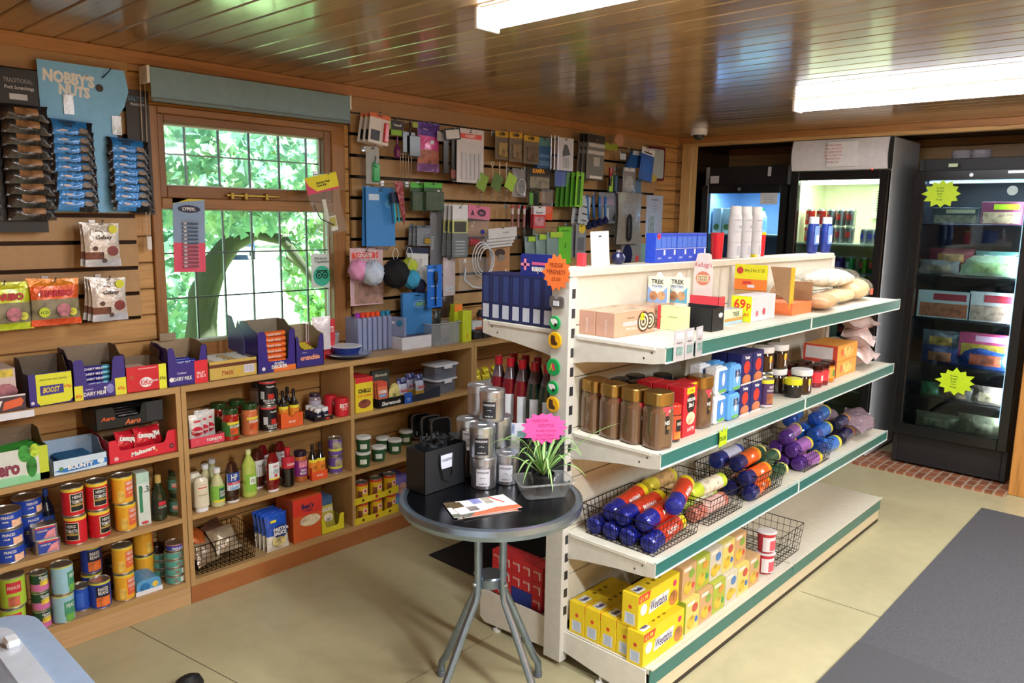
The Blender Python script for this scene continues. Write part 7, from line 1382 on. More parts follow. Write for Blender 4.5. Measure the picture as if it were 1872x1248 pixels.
for i, px in enumerate((1484, 1508)): place('blb', blb, '%s of two blue bottles with white caps at the end of the cap' % ('left', 'right')[i], (onc(px, 1.64), 1.64, CZ), 0, 'blue bottles with white caps')
# ---- post: signs and magnets
def clip(lbl, z, y, rx, c, art, name='fridge_magnet', cat='magnet', x=2.003):
    p = MB().lathe([(rx, 0), (rx, .003), (rx*.92, .005), (0, .005)], c, 24); art(p)
    solid(name, p, lbl, cat, (x, y, z), rot=(0, -PI/2, 0))
sheep = lambda p: (p.disc(.004, .0, .011, '#e8ece8:p', .0055, 'z', rz=.014), p.disc(-.006, -.006, .006, '#1c1c1c:p', .006, 'z'), p.disc(.008, .010, .006, '#e8ece8:p', .006, 'z'))
boot = lambda p: p.flat([(.018, .014), (.016, -.002), (.0, -.004), (-.008, -.014), (-.016, -.012), (-.016, .012), (-.004, .016)], '#4a2c1c:p', .0056, 'z')
tent = lambda p: (p.flat([(-.010, -.012), (-.010, .002), (.012, .004), (.014, -.006)], '#d8305c:p', .0056, 'z'), p.flat([(-.012, .014), (.014, .006), (-.012, -.002), (-.011, .002), (.008, .006), (-.011, .01)], '#e8d820:p', .006, 'z'))
for py, px, rr_, c, a, lb in ((590, 1014, .024, '#1c9c50:g', sheep, 'green round sheep magnet, upper'), (622, 1014, .029, '#e8b01c:g', boot, 'yellow round walking boot magnet, upper'), (671, 1011, .030, '#1c9c50:g', tent, 'green round magnet with a pink tent'), (709, 1010, .025, '#1c9c50:g', sheep, 'green round sheep magnet, lower'), (739, 1010, .028, '#e8b01c:g', boot, 'yellow round walking boot magnet, lower')):
    y, z = WX(px, py, 2.0); clip(lb+' on the gondola post', z, y, rr_, c, a)
y, z = WX(1018, 552, 2.0)
solid('carabiner_pack', MB().prism(rc(-.02, .02, -.03, .03, .01, 4), 0, .006, '#6c6460:t3', 'z').box(-.012, .004, -.012, .012, .006, .008, '#c8ccd4:p').disc(.018, 0, .008, '#8c8488:p', .0065, 'z'), 'small clear and brown magnet pack under the orange star on the post', 'pack', (2.003, y, z), rot=(0, -PI/2, 0))
def ssign(lbl, x, px, py, r, c, lines, lc, seed, sx=1.0, rot=0, n=14, k=.8, lw=1.2, th=.0012):
    y, z = WX(px, py, x); p = MB().star(0, 0, r, c, 0, th, n, k, sx, None, seed)
    for i, (s, fz, fw, u) in enumerate(lines):
        p.text(s, lc, 0, fz*r, r*.2, -.0008, w=fw*r, bold=0)
        if u: p.rect(-fw*r*.4, fw*r*.4, fz*r-r*.14, fz*r-r*.125, lc, -.0008)
    return solid('star_sign', p, lbl, 'price star', (x, y, z), rot=(0, rot, -PI/2))
ssign('orange starburst sign for fridge magnets at the top of the post', 1.996, 1017, 498, .062, '#f07838:p', [('FRIDGE', .42, 1.0, 1), ('MAGNETS', .05, 1.3, 1), ('£3.00', -.35, .9, 0)], '#7a2c18:p', 3, 1.0)
# ================================================================== SECOND SHELF
gold = jar(.041, .185, '#6a4c36:L', '#b08c4c:m', lh=.2, neck=.92, sq=.35, labc='#8a7a5e:m', lab=(.24, .76), pat=[(-.9, -.2, .28, .7, '#b0a27e:m'), (-.5, 1.4, .6, .76, '#d04450:p'), (-.4, 1.2, .28, .6, '#241a16:p')], txt=[('NESCAFE', WHT, .4, .48, .07, 1.3), ('GOLD', '#d0a850:p', .4, .39, .06, .9), ('£3.99', WHT, .4, .68, .05, .9)])
for i, (x, y) in enumerate(((2.105, 1.555), (2.095, 1.470), (2.095, 1.385), (2.097, 1.298))): place('gold', gold, 'gold-lidded coffee jar, %s of the four along the shelf end' % ('furthest back', 'third from the front', 'second from the front', 'front one')[i], (x, y, GZ2), -.2, 'gold-lidded coffee jars at the shelf end')
place('gold', gold, 'gold-lidded coffee jar behind the red sachet cartons', (2.425, 1.335, GZ2), -.1)
az = jar(.027, .125, '#3c2420:L', '#e03c28:g', lh=.22, neck=.9, labc='#c8502c:p', lab=(.08, .72), pat=[(-.6, .8, .3, .62, '#241a1a:p'), (-.8, .6, .1, .28, '#e88c3c:z')], txt=[('NESCAFE', '#e8dcd0:p', .1, .5, .09, 1.1)])
place('az', az, 'small coffee jar with a bright red lid beside the front gold jar', (2.196, 1.302, GZ2), 0)
def redc():
    p = carton(.085, .06, .172, '#cc2430:p', lambda p, w, d, h: p.disc(w*.05, h*.66, w*.34, '#2a1a18:p', -.0005, rz=h*.2).text('NESCAFE', WHT, w*.05, h*.74, h*.07, -.001, w=w*.6, bold=.03).text('3in1', WHT, w*.05, h*.63, h*.09, -.001, w=w*.4, bold=.04).disc(w*.05, h*.36, w*.34, '#e8c8a8:z', -.0012, rz=h*.13).rect(-w*.3, w*.3, h*.86, h*.98, '#ecd820:p', -.0008).text('£1.00', '#c83020:p', 0, h*.92, h*.06, -.0012, w=w*.4).text('LATTE', WHT, w*.1, h*.14, h*.07, -.0012, w=w*.5)); return solid('coffee_carton', p, '', 'carton')
for i, (x, y) in enumerate(((2.285, 1.29), (2.375, 1.325), (2.285, 1.355), (2.285, 1.42))): place('redc', redc, 'red instant coffee sachet carton, %s' % ('front one', 'right hand one behind', 'second in the row', 'third in the row')[i], (x, y, GZ2), group='red coffee sachet cartons')
blj = jar(.036, .155, '#2c201c:L', '#26282c:g', lh=.18, neck=.92, labc='#2c3450:p', lab=(.1, .75), pat=[(-.9, .2, .62, .76, '#b8c430:p')])
k = 0
for x, y in ((2.19, 1.40), (2.19, 1.48), (2.19, 1.56), (2.285, 1.51), (2.375, 1.42), (2.375, 1.50), (2.285, 1.585), (2.375, 1.58), (2.465, 1.43), (2.465, 1.52)):
    place('blj', blj, 'black-lidded coffee jar in the shaded rows behind the front jars', (x+.01, y, GZ2), -.3, 'black-lidded coffee jars'); k += 1
def sug(c, c2):
    def mk():
        p = MB(); w, d, h = .078, .055, .105
        p.box(-w/2, w/2, 0, d, .002, h-.004, c, c=.008).box(-w*.3, w*.3, d*.3, d*.7, h-.006, h, c, c=.003)
        p.rect(-w*.38, w*.38, h*.16, h*.86, c2, -.0008).disc(w*.05, h*.55, w*.13, '#e4e0e8:p', -.0012, rz=h*.24).rect(-w*.3, w*.35, h*.1, h*.2, '#6cb450:p', -.0012)
        if c[1] != 'e': p.text('SILVER\nSPOON', '#1c2c5c:p', w*.08, h*.66, h*.26, -.0016, w=w*.55, bold=.05)
        return solid('sugar_bag', p, '', 'sugar bag')
    return mk
for r in range(2):
    for i in range(2): place('sugw', sug('#e8ecf4:p', '#4c8cd4:p'), 'white and blue sugar bag, %s %s' % (('lower', 'upper')[r], ('front', 'behind')[i]), (2.505, 1.29+.065*i, GZ2+.107*r), 0, 'white and blue sugar bags')
    for i in range(2): place('sugb', sug('#5ca4e4:p', '#6cb0ec:p'), 'bright blue sugar bag, %s %s' % (('lower', 'upper')[r], ('front', 'behind')[i]), (2.592, 1.28+.065*i, GZ2+.107*r), 0, 'bright blue sugar bags')
def tet():
    p = carton(.088, .06, .118, '#1c2468:p', lambda p, w, d, h: p.text('Tetley', WHT, 0, h*.86, h*.13, -.0008, w=w*.75, bold=.04).disc(0, h*.56, w*.28, '#e0382c:p', -.0006, n=20).disc(0, h*.16, w*.4, '#c87850:z', -.001, rz=h*.17).rect(-w/2, w/2, 0, h*.05, '#e0d8d8:p', -.0012)); return solid('tea_carton', p, '', 'carton')
for r in range(2):
    for i, x in enumerate((2.69, 2.785)):
        for y in (1.29, 1.355): place('tet', tet, 'dark blue tea carton, %s layer, %s stack, %s' % (('lower', 'upper')[r], ('left', 'right')[i], 'front' if y < 1.3 else 'behind'), (x, y, GZ2+.119*r), 0, 'dark blue tea cartons')
hcc = can(.031, .115, '#4a2c5c:p', [(.84, .98, '#e8dc30:p'), (.02, .1, '#d8c8c8:p')], [(-.7, .7, .14, .5, '#a86444:z')], [('HOT', WHT, 0, .72, .09, .8), ('CHOCOLATE', WHT, 0, .6, .07, 1.4)], name='drink_tin')
place('hcc', hcc, 'purple hot chocolate tin with a yellow band', (2.885, 1.30, GZ2), -.2); place('hcc', hcc, 'purple hot chocolate tin behind the front one', (2.96, 1.34, GZ2), .5)
solid('green_packet', pillow(MB(), .08, .13, .03, '#6c9c4c:f', seed=8), 'green leafy printed packet standing behind the purple tin', 'packet', (2.94, 1.44, GZ2+.06))
solid('carton', carton(.08, .05, .06, '#c8b878:p'), 'pale carton under the green packet', 'carton', (2.94, 1.41, GZ2))
mar = jar(.036, .078, '#14100e:L', '#d8d428:g', lh=.26, neck=.95, labc='#1c1814:p', lab=(.12, .6), pat=[(.4, 1.2, .2, .55, '#c8b830:p')])
place('mar', mar, 'small black jar with a yellow lid at the shelf front', (3.14, 1.295, GZ2), 0)
nut_ = jar(.041, .105, '#2c1a14:L', '#e4e2e4:g', lh=.2, neck=.95, sq=.1, labc='#dcd8dc:p', lab=(.14, .66), pat=[(-.2, 1.3, .4, .64, '#e8cc40:p'), (.5, 1.3, .16, .42, '#c86a5c:z')], txt=[('nutella', '#c82c30:p', .55, .46, .12, 1.0)])
for i, (x, y, z, lb) in enumerate(((3.235, 1.30, 0, 'front one beside the yellow-lidded jar'), (3.17, 1.385, 0, 'lower one of the stack behind'), (3.17, 1.385, .1055, 'upper one of the stack behind'), (3.06, 1.40, .0, 'left one at the back'), (3.06, 1.40, .1055, 'top left one at the back'))): place('nut_', nut_, 'white-lidded chocolate spread jar, '+lb, (x, y, GZ2+z), -.2, 'white-lidded spread jars')
jam = jar(.033, .098, '#7c1828:L', '#3c1c1c:m', lh=.16, neck=.93, labc='#d83440:p', lab=(.22, .7), pat=[(-.6, .2, .3, .55, '#e4dcd8:p')])
for i, (x, y, z) in enumerate(((3.34, 1.33, 0), (3.41, 1.31, 0), (3.48, 1.31, 0), (3.34, 1.41, 0), (3.41, 1.39, 0), (3.48, 1.39, 0), (3.41, 1.47, 0))): place('jam', jam, 'red jam jar with a dark lid, %s' % ('front left', 'front middle', 'front right', 'second row left', 'second row middle', 'second row right', 'third row')[i], (x, y, GZ2+z), .3*i, 'red jam jars')
mml = jar(.032, .098, '#c87820:L', '#4c2020:m', lh=.16, neck=.93, labc='#e0a03c:p', lab=(.2, .72), pat=[(-.4, .5, .3, .6, '#5c8c3c:p')])
place('mml', mml, 'orange marmalade jar right of the red jams', (3.565, 1.315, GZ2), 0)
solid('tea_tin', carton(.09, .07, .12, '#4c5c48:p', lambda p, w, d, h: p.rect(-w/2, w/2, h*.86, h, '#c83c44:p', -.0006).text('TEA', '#c8ccb8:p', 0, h*.5, h*.2, -.0008)), 'dark green and red box high at the back of the second shelf', 'box', (3.45, 1.52, GZ2+.10)); solid('carton', carton(.16, .08, .098, '#6c5a50:p'), 'brown carton under the dark green box', 'carton', (3.45, 1.515, GZ2))
def bisc():
    p = carton(.26, .16, .075, '#e8a048:p', lambda p, w, d, h: p.disc(0, h*.5, w*.3, '#e8c06c:z', -.0006, rz=h*.35).disc(-w*.25, h*.5, h*.25, '#d86c3c:z', -.0008), side='#e4dcd8:p'); p.box(-.132, -.1305, -.001, .161, -.0002, .0752, '#d85040:p').rect(.02, .15, .008, .066, '#e4e0e0:p', -.1324, 'x'); return solid('cracker_carton', p, '', 'carton')
for r in range(2): place('bisc', bisc, '%s of two stacked orange cracker cartons' % ('lower', 'upper')[r], (3.79, 1.31, GZ2+.0765*r), 0, 'orange cracker cartons')
for i, (x, y, z, rz) in enumerate(((4.06, 1.27, .0, .1), (4.08, 1.28, .085, .3), (4.06, 1.30, .165, -.1), (4.13, 1.44, .0, .0))):
    solid('sweet_bag', pillow(MB(), .24, .16, .10, '#dcc4c0:f', wob=.12, seed=i+3, crimp=.12), 'pale pink crinkled bag at the far shelf end, %s' % ('lowest at the front', 'middle of the pile', 'topmost, darker in shade', 'at the back')[i], 'bag', (x, y, GZ2+z+.05), rot=(-1.3, 0, rz), group=None)
y, z = 1.238, .80
solid('price_star', MB().flat([(-.028, -.03), (.03, -.026), (.028, .02), (.034, .04), (.012, .022), (.004, .045), (-.008, .022), (-.03, .036), (-.024, .0)], '#b8e020:p', -.0012).text('DECAF', '#2c3c10:p', 0, -.002, .016, -.0018, w=.045), 'small lime handwritten label on the second shelf strip', 'price label', (2.422, 1.234, .850))
# ================================================================== THIRD SHELF: wire baskets
def roll(L, r, c1, c2, end, txt='', tc=WHT, cap=None):
    """biscuit tube lying along x: printed middle, twisted foil end"""
    def mk():
        t = thing('biscuit_roll', '', 'biscuit roll'); T = Matrix.Rotation(PI/2, 4, 'Y'); p = MB()
        pr = [(.004, -L/2), (r*.8, -L/2+.004), (r, -L/2+.012), (r, -L*.2), (r*1.005, -L*.2), (r*1.005, L*.36), (r*1.01, L*.36), (r*1.01, L/2-.006), (r*.85, L/2), (0, L/2)]
        p.lathe(pr, c1, 18, T=T, mats=[end]*4+[c2]*2+[cap or '#e8dc20:f']*3); p.obj('wrapper', t)
        if txt: 
            q = MB(); q.text(txt, tc, 0, 0, r*.55, 0, R=r*1.03, bold=.03, T=Matrix.Translation((L*.06, 0, 0)) @ Matrix.Rotation(PI/2, 4, 'Y') @ Matrix.Rotation(PI/2, 4, 'Z') @ Matrix.Rotation(PI/2*0, 4, 'Z') if 0 else Matrix.Identity(4)) if 0 else None
            q = MB(); W = r*2.6; vs, fs, asp = glyph(txt, .03, .1); H = r*.5; W = min(L*.5, H*asp)
            q.add([(L*.06+a*W, -r*1.03*math.cos(b*H/r-.4), r*1.03*math.sin(b*H/r+.45)) for a, b in vs] if 0 else [(L*.06+a*W, -r*1.03*math.cos(b*H/r+.5), r*1.03*math.sin(b*H/r+.5)) for a, b in vs], fs, tc); q.obj('lettering', t)
        return t
    return mk
bw = .33
solid('wire_basket', wire(.30, .30, .11, .022), 'black wire basket of blue and red biscuit rolls at the near end', 'basket', (2.21, 1.262, GZ3+.001))
mcv = roll(.24, .032, '#1c2c9c:f', '#d83c20:f', '#1c2490:f', "McVitie's", cap='#ecd41c:f')
NB = [(2.165, 1.315, .036, .1), (2.165, 1.39, .036, .0), (2.165, 1.465, .036, .05), (2.165, 1.53, .036, .0), (2.19, 1.35, .092, .05), (2.18, 1.42, .092, -.05), (2.19, 1.49, .092, .1), (2.285, 1.33, .135, .35)]
for i, (x, y, z, a) in enumerate(NB): place('mcv', mcv, 'blue and red biscuit roll, '+('bottom row nearest the front', 'bottom row second', 'bottom row third', 'bottom row at the back', 'second row nearest the front', 'second row middle', 'second row back', 'lying across the top of the pile')[i], (x+.03, y, GZ3+z), group='blue and red biscuit rolls', rot=(0, -.06, a))
solid('wire_basket', wire(.28, .30, .10, .022), 'black wire basket of cream and pink packets, second from the near end', 'basket', (2.56, 1.262, GZ3+.001))
for i, (x, y, z, L_, c, c2, lb) in enumerate(((2.52, 1.33, .035, .24, '#d0a8a0:z', '#c87868:f', 'pink printed roll at the front of the second basket'), (2.55, 1.40, .040, .26, '#d8d4b0:z', '#b8cc5c:f', 'cream and lime wrapped pack in the second basket'), (2.52, 1.47, .045, .26, '#c8b088:z', '#a89858:f', 'tan wrapped biscuit pack behind the lime one'), (2.50, 1.54, .045, .24, '#b89464:z', '#8c6c48:f', 'brown oat biscuit pack at the back of the second basket'), (2.56, 1.365, .095, .24, '#dcd0b8:z', '#c8dc3c:f', 'pale pack with a lime end lying on top in the second basket'), (2.45, 1.50, .11, .2, '#b08c5c:z', '#cfc03c:f', 'golden crumbly biscuit pack on top at the back'))):
    place('pk%d' % i, roll(L_, .029, c, c, c2, '', cap=c2), lb, (x, y, GZ3+z), rot=(0, 0, .08*math.sin(i*3)))
ora = roll(.20, .031, '#1c2c7c:f', '#e86420:f', '#141c60:f', 'Jaffa', cap='#f0a020:f')
for i, (x, y, z, lb) in enumerate(((2.86, 1.31, .085, 'front one'), (2.86, 1.355, .138, 'one above it'), (2.86, 1.30, .032, 'lowest one'), (2.86, 1.385, .034, 'bottom one behind'))): place('ora', ora, 'orange and navy biscuit roll right of the cream packets, '+lb, (x, y, GZ3+z), 0, 'orange and navy biscuit rolls', rot=(0, 0, .06*i))
place('wht', roll(.2, .034, '#c8d0e8:f', '#c8cce4:f', '#1c2c78:f', '', cap='#2c4ca8:f'), 'white and blue roll on top behind the orange rolls', (2.85, 1.43, GZ3+.135), 0)
solid('wire_basket', wire(.26, .28, .10, .022), 'black wire basket under the orange, green and purple rolls', 'basket', (2.92, 1.262, GZ3+.001))
grn = roll(.18, .029, '#1c4a34:f', '#2c5c40:f', '#1c4030:f', '', cap='#d8d078:z')
for i, (x, y, z) in enumerate(((3.09, 1.33, .032), (3.08, 1.39, .032), (3.085, 1.36, .086), (3.08, 1.45, .034), (3.085, 1.42, .088))): place('grn', grn, 'dark green roll with a pale end, %s' % ('bottom front', 'bottom middle', 'upper front', 'bottom back', 'upper back')[i], (x, y, GZ3+z), 0, 'dark green biscuit rolls', rot=(0, 0, .04*i))
prp = roll(.19, .031, '#5c2c8c:f', '#9c64b4:f', '#4a2480:f', '', cap='#e0d030:f')
for i, (x, y, z) in enumerate(((3.36, 1.30, .033), (3.36, 1.37, .033), (3.35, 1.335, .09), (3.35, 1.41, .092), (3.36, 1.44, .034), (3.34, 1.375, .146))): place('prp', prp, 'purple biscuit roll, %s of the pile' % ('bottom front', 'bottom middle', 'second row front', 'second row back', 'bottom back', 'topmost')[i], (x, y, GZ3+z), 0, 'purple biscuit rolls', rot=(0, 0, .05*i-.1))
solid('wire_basket', wire(.30, .30, .095, .022), 'black wire basket round the purple and bright blue rolls', 'basket', (3.42, 1.262, GZ3+.001))
blr = roll(.21, .033, '#1c58b8:f', '#2c74d0:f', '#1848a0:f', '', cap='#d8d83c:f')
for i, (x, y, z) in enumerate(((3.66, 1.33, .034), (3.66, 1.405, .034), (3.66, 1.48, .034), (3.66, 1.365, .094), (3.66, 1.44, .094), (3.74, 1.40, .155), (3.62, 1.48, .155))): place('blr', blr, 'bright blue biscuit roll, %s' % ('bottom front', 'bottom middle', 'bottom back', 'second row front', 'second row back', 'topmost near', 'topmost back')[i], (x, y, GZ3+z), 0, 'bright blue biscuit rolls', rot=(0, 0, .05*i-.1))
for i, (x, y, z) in enumerate(((3.90, 1.33, .034), (3.91, 1.36, .094), (3.90, 1.41, .034))): place('cho', roll(.17, .031, '#161a48:f', '#1c2050:f', '#10143c:f', '', cap='#e89c28:f'), 'navy roll with an orange and yellow end, %s' % ('lower front', 'upper', 'lower behind')[i], (x, y, GZ3+z), 0, 'navy and orange rolls', rot=(0, 0, .1))
for i, (x, y, z) in enumerate(((4.05, 1.26, .01), (4.17, 1.28, .02), (4.10, 1.42, .012))): solid('crinkled_packet', pillow(MB(), .18, .15, .08, '#8c7884:f', wob=.15, seed=i+20), 'crinkled grey-pink packet at the far end of the third shelf, %s' % ('front', 'right', 'back')[i], 'packet', (x, y, GZ3+z+.04), rot=(-1.3, 0, .3*i))
solid('price_card', MB().box(-.035, .035, -.02, .02, 0, .001, '#e0e0ea:p'), 'white price card lying on the crinkled packets at the far end', 'card', (4.20, 1.33, GZ3+.088), rot=(.25, -.1, .2))
# ================================================================== BASE SHELF
def wtb():
    w, d, h = .255, .066, .118
    p = carton(w, d, h, '#ecc91c:p', None, side='#e8cc20:p', top='#d8b820:p')
    p.flat([(-w*.26, h*.28), (w*.2, h*.34), (w*.24, h*.68), (-w*.22, h*.64)], '#f0ece4:p', -.0006).text('Weetabix', '#2c2c6c:p', -w*.01, h*.49, h*.3, -.001, w=w*.42, shear=.25, bold=.015)
    p.flat([(-w/2, h*.76), (-w*.26, h*.76), (-w*.22, h), (-w/2, h)], '#d8402c:p', -.0006).text('£1.99', '#f0dc50:p', -w*.38, h*.87, h*.14, -.001, w=w*.18).disc(-w*.38, h*.52, h*.17, '#e8e0e4:p', -.0008).disc(w*.36, h*.3, h*.24, '#b8763c:z', -.0008).disc(w*.38, h*.75, h*.1, '#c83c5c:p', -.0008)
    p.rect(d*.2, d*.8, h*.08, h*.42, '#dfe4ec:p', -w/2-.0006, 'x')
    for i in range(6): p.rect(d*.27, d*.73, h*(.12+i*.05), h*(.14+i*.05), '#7c9cc4:p', -w/2-.0009, 'x')
    p.disc(d*.5, h*.6, .007, '#d8442c:p', -w/2-.0006, 'x')
    p.flat([(-w*.44, d*.2), (-w*.26, d*.2), (-w*.24, d*.75), (-w*.42, d*.75)], '#f0ece4:p', h+.0005, 'z').text('Weetabix', '#2c2c6c:p', -w*.34, d*.48, d*.3, h+.0009, 'z', w=w*.16, bold=.04)
    for i in range(3): p.disc(-w*.1+i*w*.13, d*.5, .008, '#7a6010:p', h+.0005, 'z')
    return solid('cereal_carton', p, '', 'carton')
for i, (y, lb) in enumerate(((1.555, 'furthest back'), (1.487, 'second from the back'), (1.419, 'third from the back'), (1.351, 'fourth from the back, beside the stacked pair'))): place('wtb', wtb, 'yellow wheat cereal carton on the base shelf, '+lb, (2.170+.0*i, y-.03, GZ0), 0, 'yellow cereal cartons')
place('wtb', wtb, 'yellow wheat cereal carton at the very front of the base shelf', (2.155, 1.268, GZ0), 0, 'yellow cereal cartons'); place('wtb', wtb, 'yellow wheat cereal carton stacked on the front one, set back', (2.165, 1.300, GZ0+.1192), 0, 'yellow cereal cartons')
def cer(i):
    c = ('#d8c870:p', '#c8a070:p', '#a8b440:p', '#ccc4b0:p')[i % 4]
    def mk():
        p = carton(.095, .06, .122, c, lambda p, w, d, h: p.disc(-w*.1, h*.3, w*.3, '#d8b438:z', -.0006, rz=h*.2).disc(w*.15, h*.7, w*.22, ('#b84c3c:z', '#7c9c3c:z', '#c88c38:z', '#4c78b0:z')[i % 4], -.0008, rz=h*.14).rect(-w*.42, w*.1, h*.84, h*.95, '#e4dccc:p', -.0008).disc(w*.28, h*.3, w*.12, ('#3c6cb8:p', '#c84c3c:p', '#3c9c54:p', '#d8b428:p')[i % 4], -.001), side='#9cb83c:p' if i == 0 else None)
        return solid('cereal_variety_carton', p, '', 'carton')
    return mk
for r in range(2):
    for i in range(6):
        if r and i == 5: continue
        place('cer%d' % ((i+r) % 4), cer(i+r), 'small printed cereal carton, %s layer, %s from the left' % (('lower', 'upper')[r], ('first', 'second', 'third', 'fourth', 'fifth', 'sixth')[i]), (2.355+.098*i, 1.275+.02*r, GZ0+.1235*r), 0, 'small printed cereal cartons')
solid('plastic_pack', pillow(MB(), .16, .1, .06, '#8c8488:f', wob=.2, seed=31), 'dark crinkled pack on top of the cereal cartons at the right', 'pack', (2.87, 1.40, GZ0+.126), rot=(-1.2, 0, 0))
cup = bottle([(.72, 0), (.78, .04), (.96, .9), (.98, .92)], .095, .040, '#c83440:p', '#dcd4d4:g', capz=(.9, .96), capr=1.05, labc='#e4dcdc:p', lab=(.1, .75), pat=[(-.7, .7, .15, .6, '#d85c68:p')], lr=.93, name='porridge_pot', cat='pot')
for i, (x, y, z, lb) in enumerate(((2.995, 1.300, 0, 'lower front'), (2.995, 1.300, .0925, 'upper front'), (2.94, 1.40, 0, 'behind the front pair'))): place('cup', cup, 'red and white instant pot on the base shelf, '+lb, (x, y, GZ0+z), 0, 'red and white instant pots')
solid('wire_basket', wire(.25, .27, .13, .03), 'empty black wire basket on the base shelf past the red and white pots', 'basket', (3.19, 1.27, GZ0+.001))
# ================================================================== AISLE SIDE
def nav():
    p = carton(.055, .05, .175, '#182050:p', lambda p, w, d, h: p.text('cream', '#c8d4f0:p', 0, h*.7, .02, -.0006, rot=PI/2), side='#1a2458:p'); p.rect(.01, .042, .01, .06, '#c4ccdc:p', -.0282, 'x').rect(.012, .04, .07, .165, '#2c3c78:p', -.0280, 'x'); return solid('ointment_carton', p, '', 'carton')
for i in range(7):
    for j in range(2): place('nav', nav, 'navy blue ointment carton in the block on the aisle shelf', (2.072+.057*j, 2.005-.0505*(i), 1.2192+.0), 0, 'navy blue ointment cartons', rot=None)
y, z = WX(975, 508, 2.05)
p = MB().prism([(-.075, 0), (.075, 0), (.075, .07), (.068, .078), (-.068, .078), (-.075, .07)], 0, .003, '#1c2880:p').box(-.0575, -.0475, -.001, 0, .02, .06, '#e888a8:p').box(-.0725, -.0325, -.001, 0, .035, .045, '#e888a8:p').text('Germolene', WHT, .022, .022, .024, -.0012, w=.085, up=True, bold=.04).rect(-.02, .07, .04, .05, '#d85c8c:p', -.0008)
solid('display_header', p, 'navy header card with a pink cross and upside-down lettering', 'header card', (2.05, 1.79, 1.3945), rz=-PI/2)
sq = [(.82, 0), (.95, .03), (.95, .1), (1, .14), (1, .5), (.72, .72), (.4, .86), (.36, .9)]
def squ(c):
    return bottle(sq, .275, .035, c, '#c41c30:g', capz=(.88, 1), capr=.42, labc='#d8dce0:p', lab=(.16, .52), arc=.45, mats=[c]*5+['#5a4a50:g']*2, lr=1.01)
k = 0
for i in range(6):
    for j in range(2):
        c = '#6c1020:L' if i < 3 else '#12302a:L'
        place('sq'+c, squ(c), '%s squash bottle with a red cap, %s from the aisle edge, %s row' % ('dark red' if i < 3 else 'dark green', ('first', 'second', 'third', 'fourth', 'fifth', 'sixth')[i], ('near', 'far')[j]), (2.085+.085*j, 2.0-.061*i, .8055), PI, 'squash bottles', rot=(0, 0, -.9))
def redb():
    p = carton(.075, .05, .058, '#c4242c:p', lambda p, w, d, h: p.rect(-w*.3, w*.3, h*.3, h*.6, '#d8a8a8:p', -.0006), side='#c8242e:p'); p.text('soup', '#e8c0b8:p', .025, .035, .014, -.0382, 'x', w=.035).rect(.008, .014, .01, .04, '#e8e0e0:p', -.0382, 'x'); return solid('red_carton', p, '', 'carton')
def blub_():
    return solid('blue_carton', carton(.075, .05, .058, '#24388c:p', side='#24388c:p'), '', 'carton')
for i in range(5):
    for r in range(3):
        if r == 0 and i in (2, 3): place('blc', blub_, 'dark blue carton in the bottom row of the red block on the aisle base', (2.09, 1.94-.052*i, .142), 0, 'dark blue cartons in the red block')
        else: place('rdc', redb, 'red carton stacked on the aisle base shelf of the gondola', (2.09, 1.94-.052*i, .142+.0585*r), 0, 'red cartons on the aisle base shelf')
# ================================================================== ON THE ROUND TABLE
TZ_ = TZ+.0006
def tin(hh=.095, r=.042, black=True):
    def mk():
        t = thing('candle_tin', '', 'tin'); p = MB()
        p.lathe([(r*.96, 0), (r, .003), (r, hh*.74), (r*.99, hh*.75)], '#b9bcc2:m', 28); p.obj('tin', t)
        MB().lathe([(r*1.03, hh*.75), (r*1.035, hh*.76), (r*1.035, hh*.97), (r*.99, hh), (0, hh*.995)], '#c4c7cc:m', 28).box(-.014, .014, -.006, .006, hh*.995, hh, '#e4e6ea:p').obj('lid', t)
        q = MB(); c1, c2 = ('#23262c:p', '#e0e2e6:p') if black else ('#dadde6:p', '#50545c:p')
        q.patch(r*1.01, -.55, .55, hh*.12, hh*.66, c1, n=8).text('HORIZONS', c2, 0, hh*.56, hh*.07, 0, R=r*1.02, w=r*.95).tube([(r*1.02*math.sin(a), -r*1.02*math.cos(a), hh*(.36+.04*math.cos(a*6))) for a in (-.2, -.1, 0, .1, .2)], .0006, c2, 4).text('candle co', c2, 0, hh*.2, hh*.05, 0, R=r*1.02, w=r*.8, shear=.3); q.obj('paper_label', t); return t
    return mk
h_ = .105
base = ((884, 888, 1, 0, 'white-labelled candle tin at the bottom front of the stack', -.3, 0), (926, 880, 1, 0, 'white-labelled candle tin at the bottom right of the stack', -.35, 0), (868, 866, 1, 0, 'candle tin at the bottom left behind the gift bag', -.1, 0), (905, 856, 1, 0, 'candle tin at the bottom back of the stack', 0, 0),
        (881, 888, 0, 1, 'black-labelled candle tin, front one of the second layer', -.3, 1), (912, 866, 1, 1, 'unlabelled-looking candle tin, right one of the second layer', 2.2, 1), (857, 872, 1, 1, 'white-labelled candle tin, left one of the second layer', -.2, 1),
        (898, 876, 0, 2, 'black-labelled candle tin, front one at the top of the stack', -.5, 2), (876, 862, 0, 2, 'plain candle tin at the very top back of the stack', 2.4, 2))
for px, py, wl, lay, lb, rz, l in base:
    x, y = WZ(px, py, TZ); place('tinw' if wl else 'tinb', tin(h_, black=not wl), lb, (x, y+.0, TZ_+h_*lay), rz+.0-.55, None)
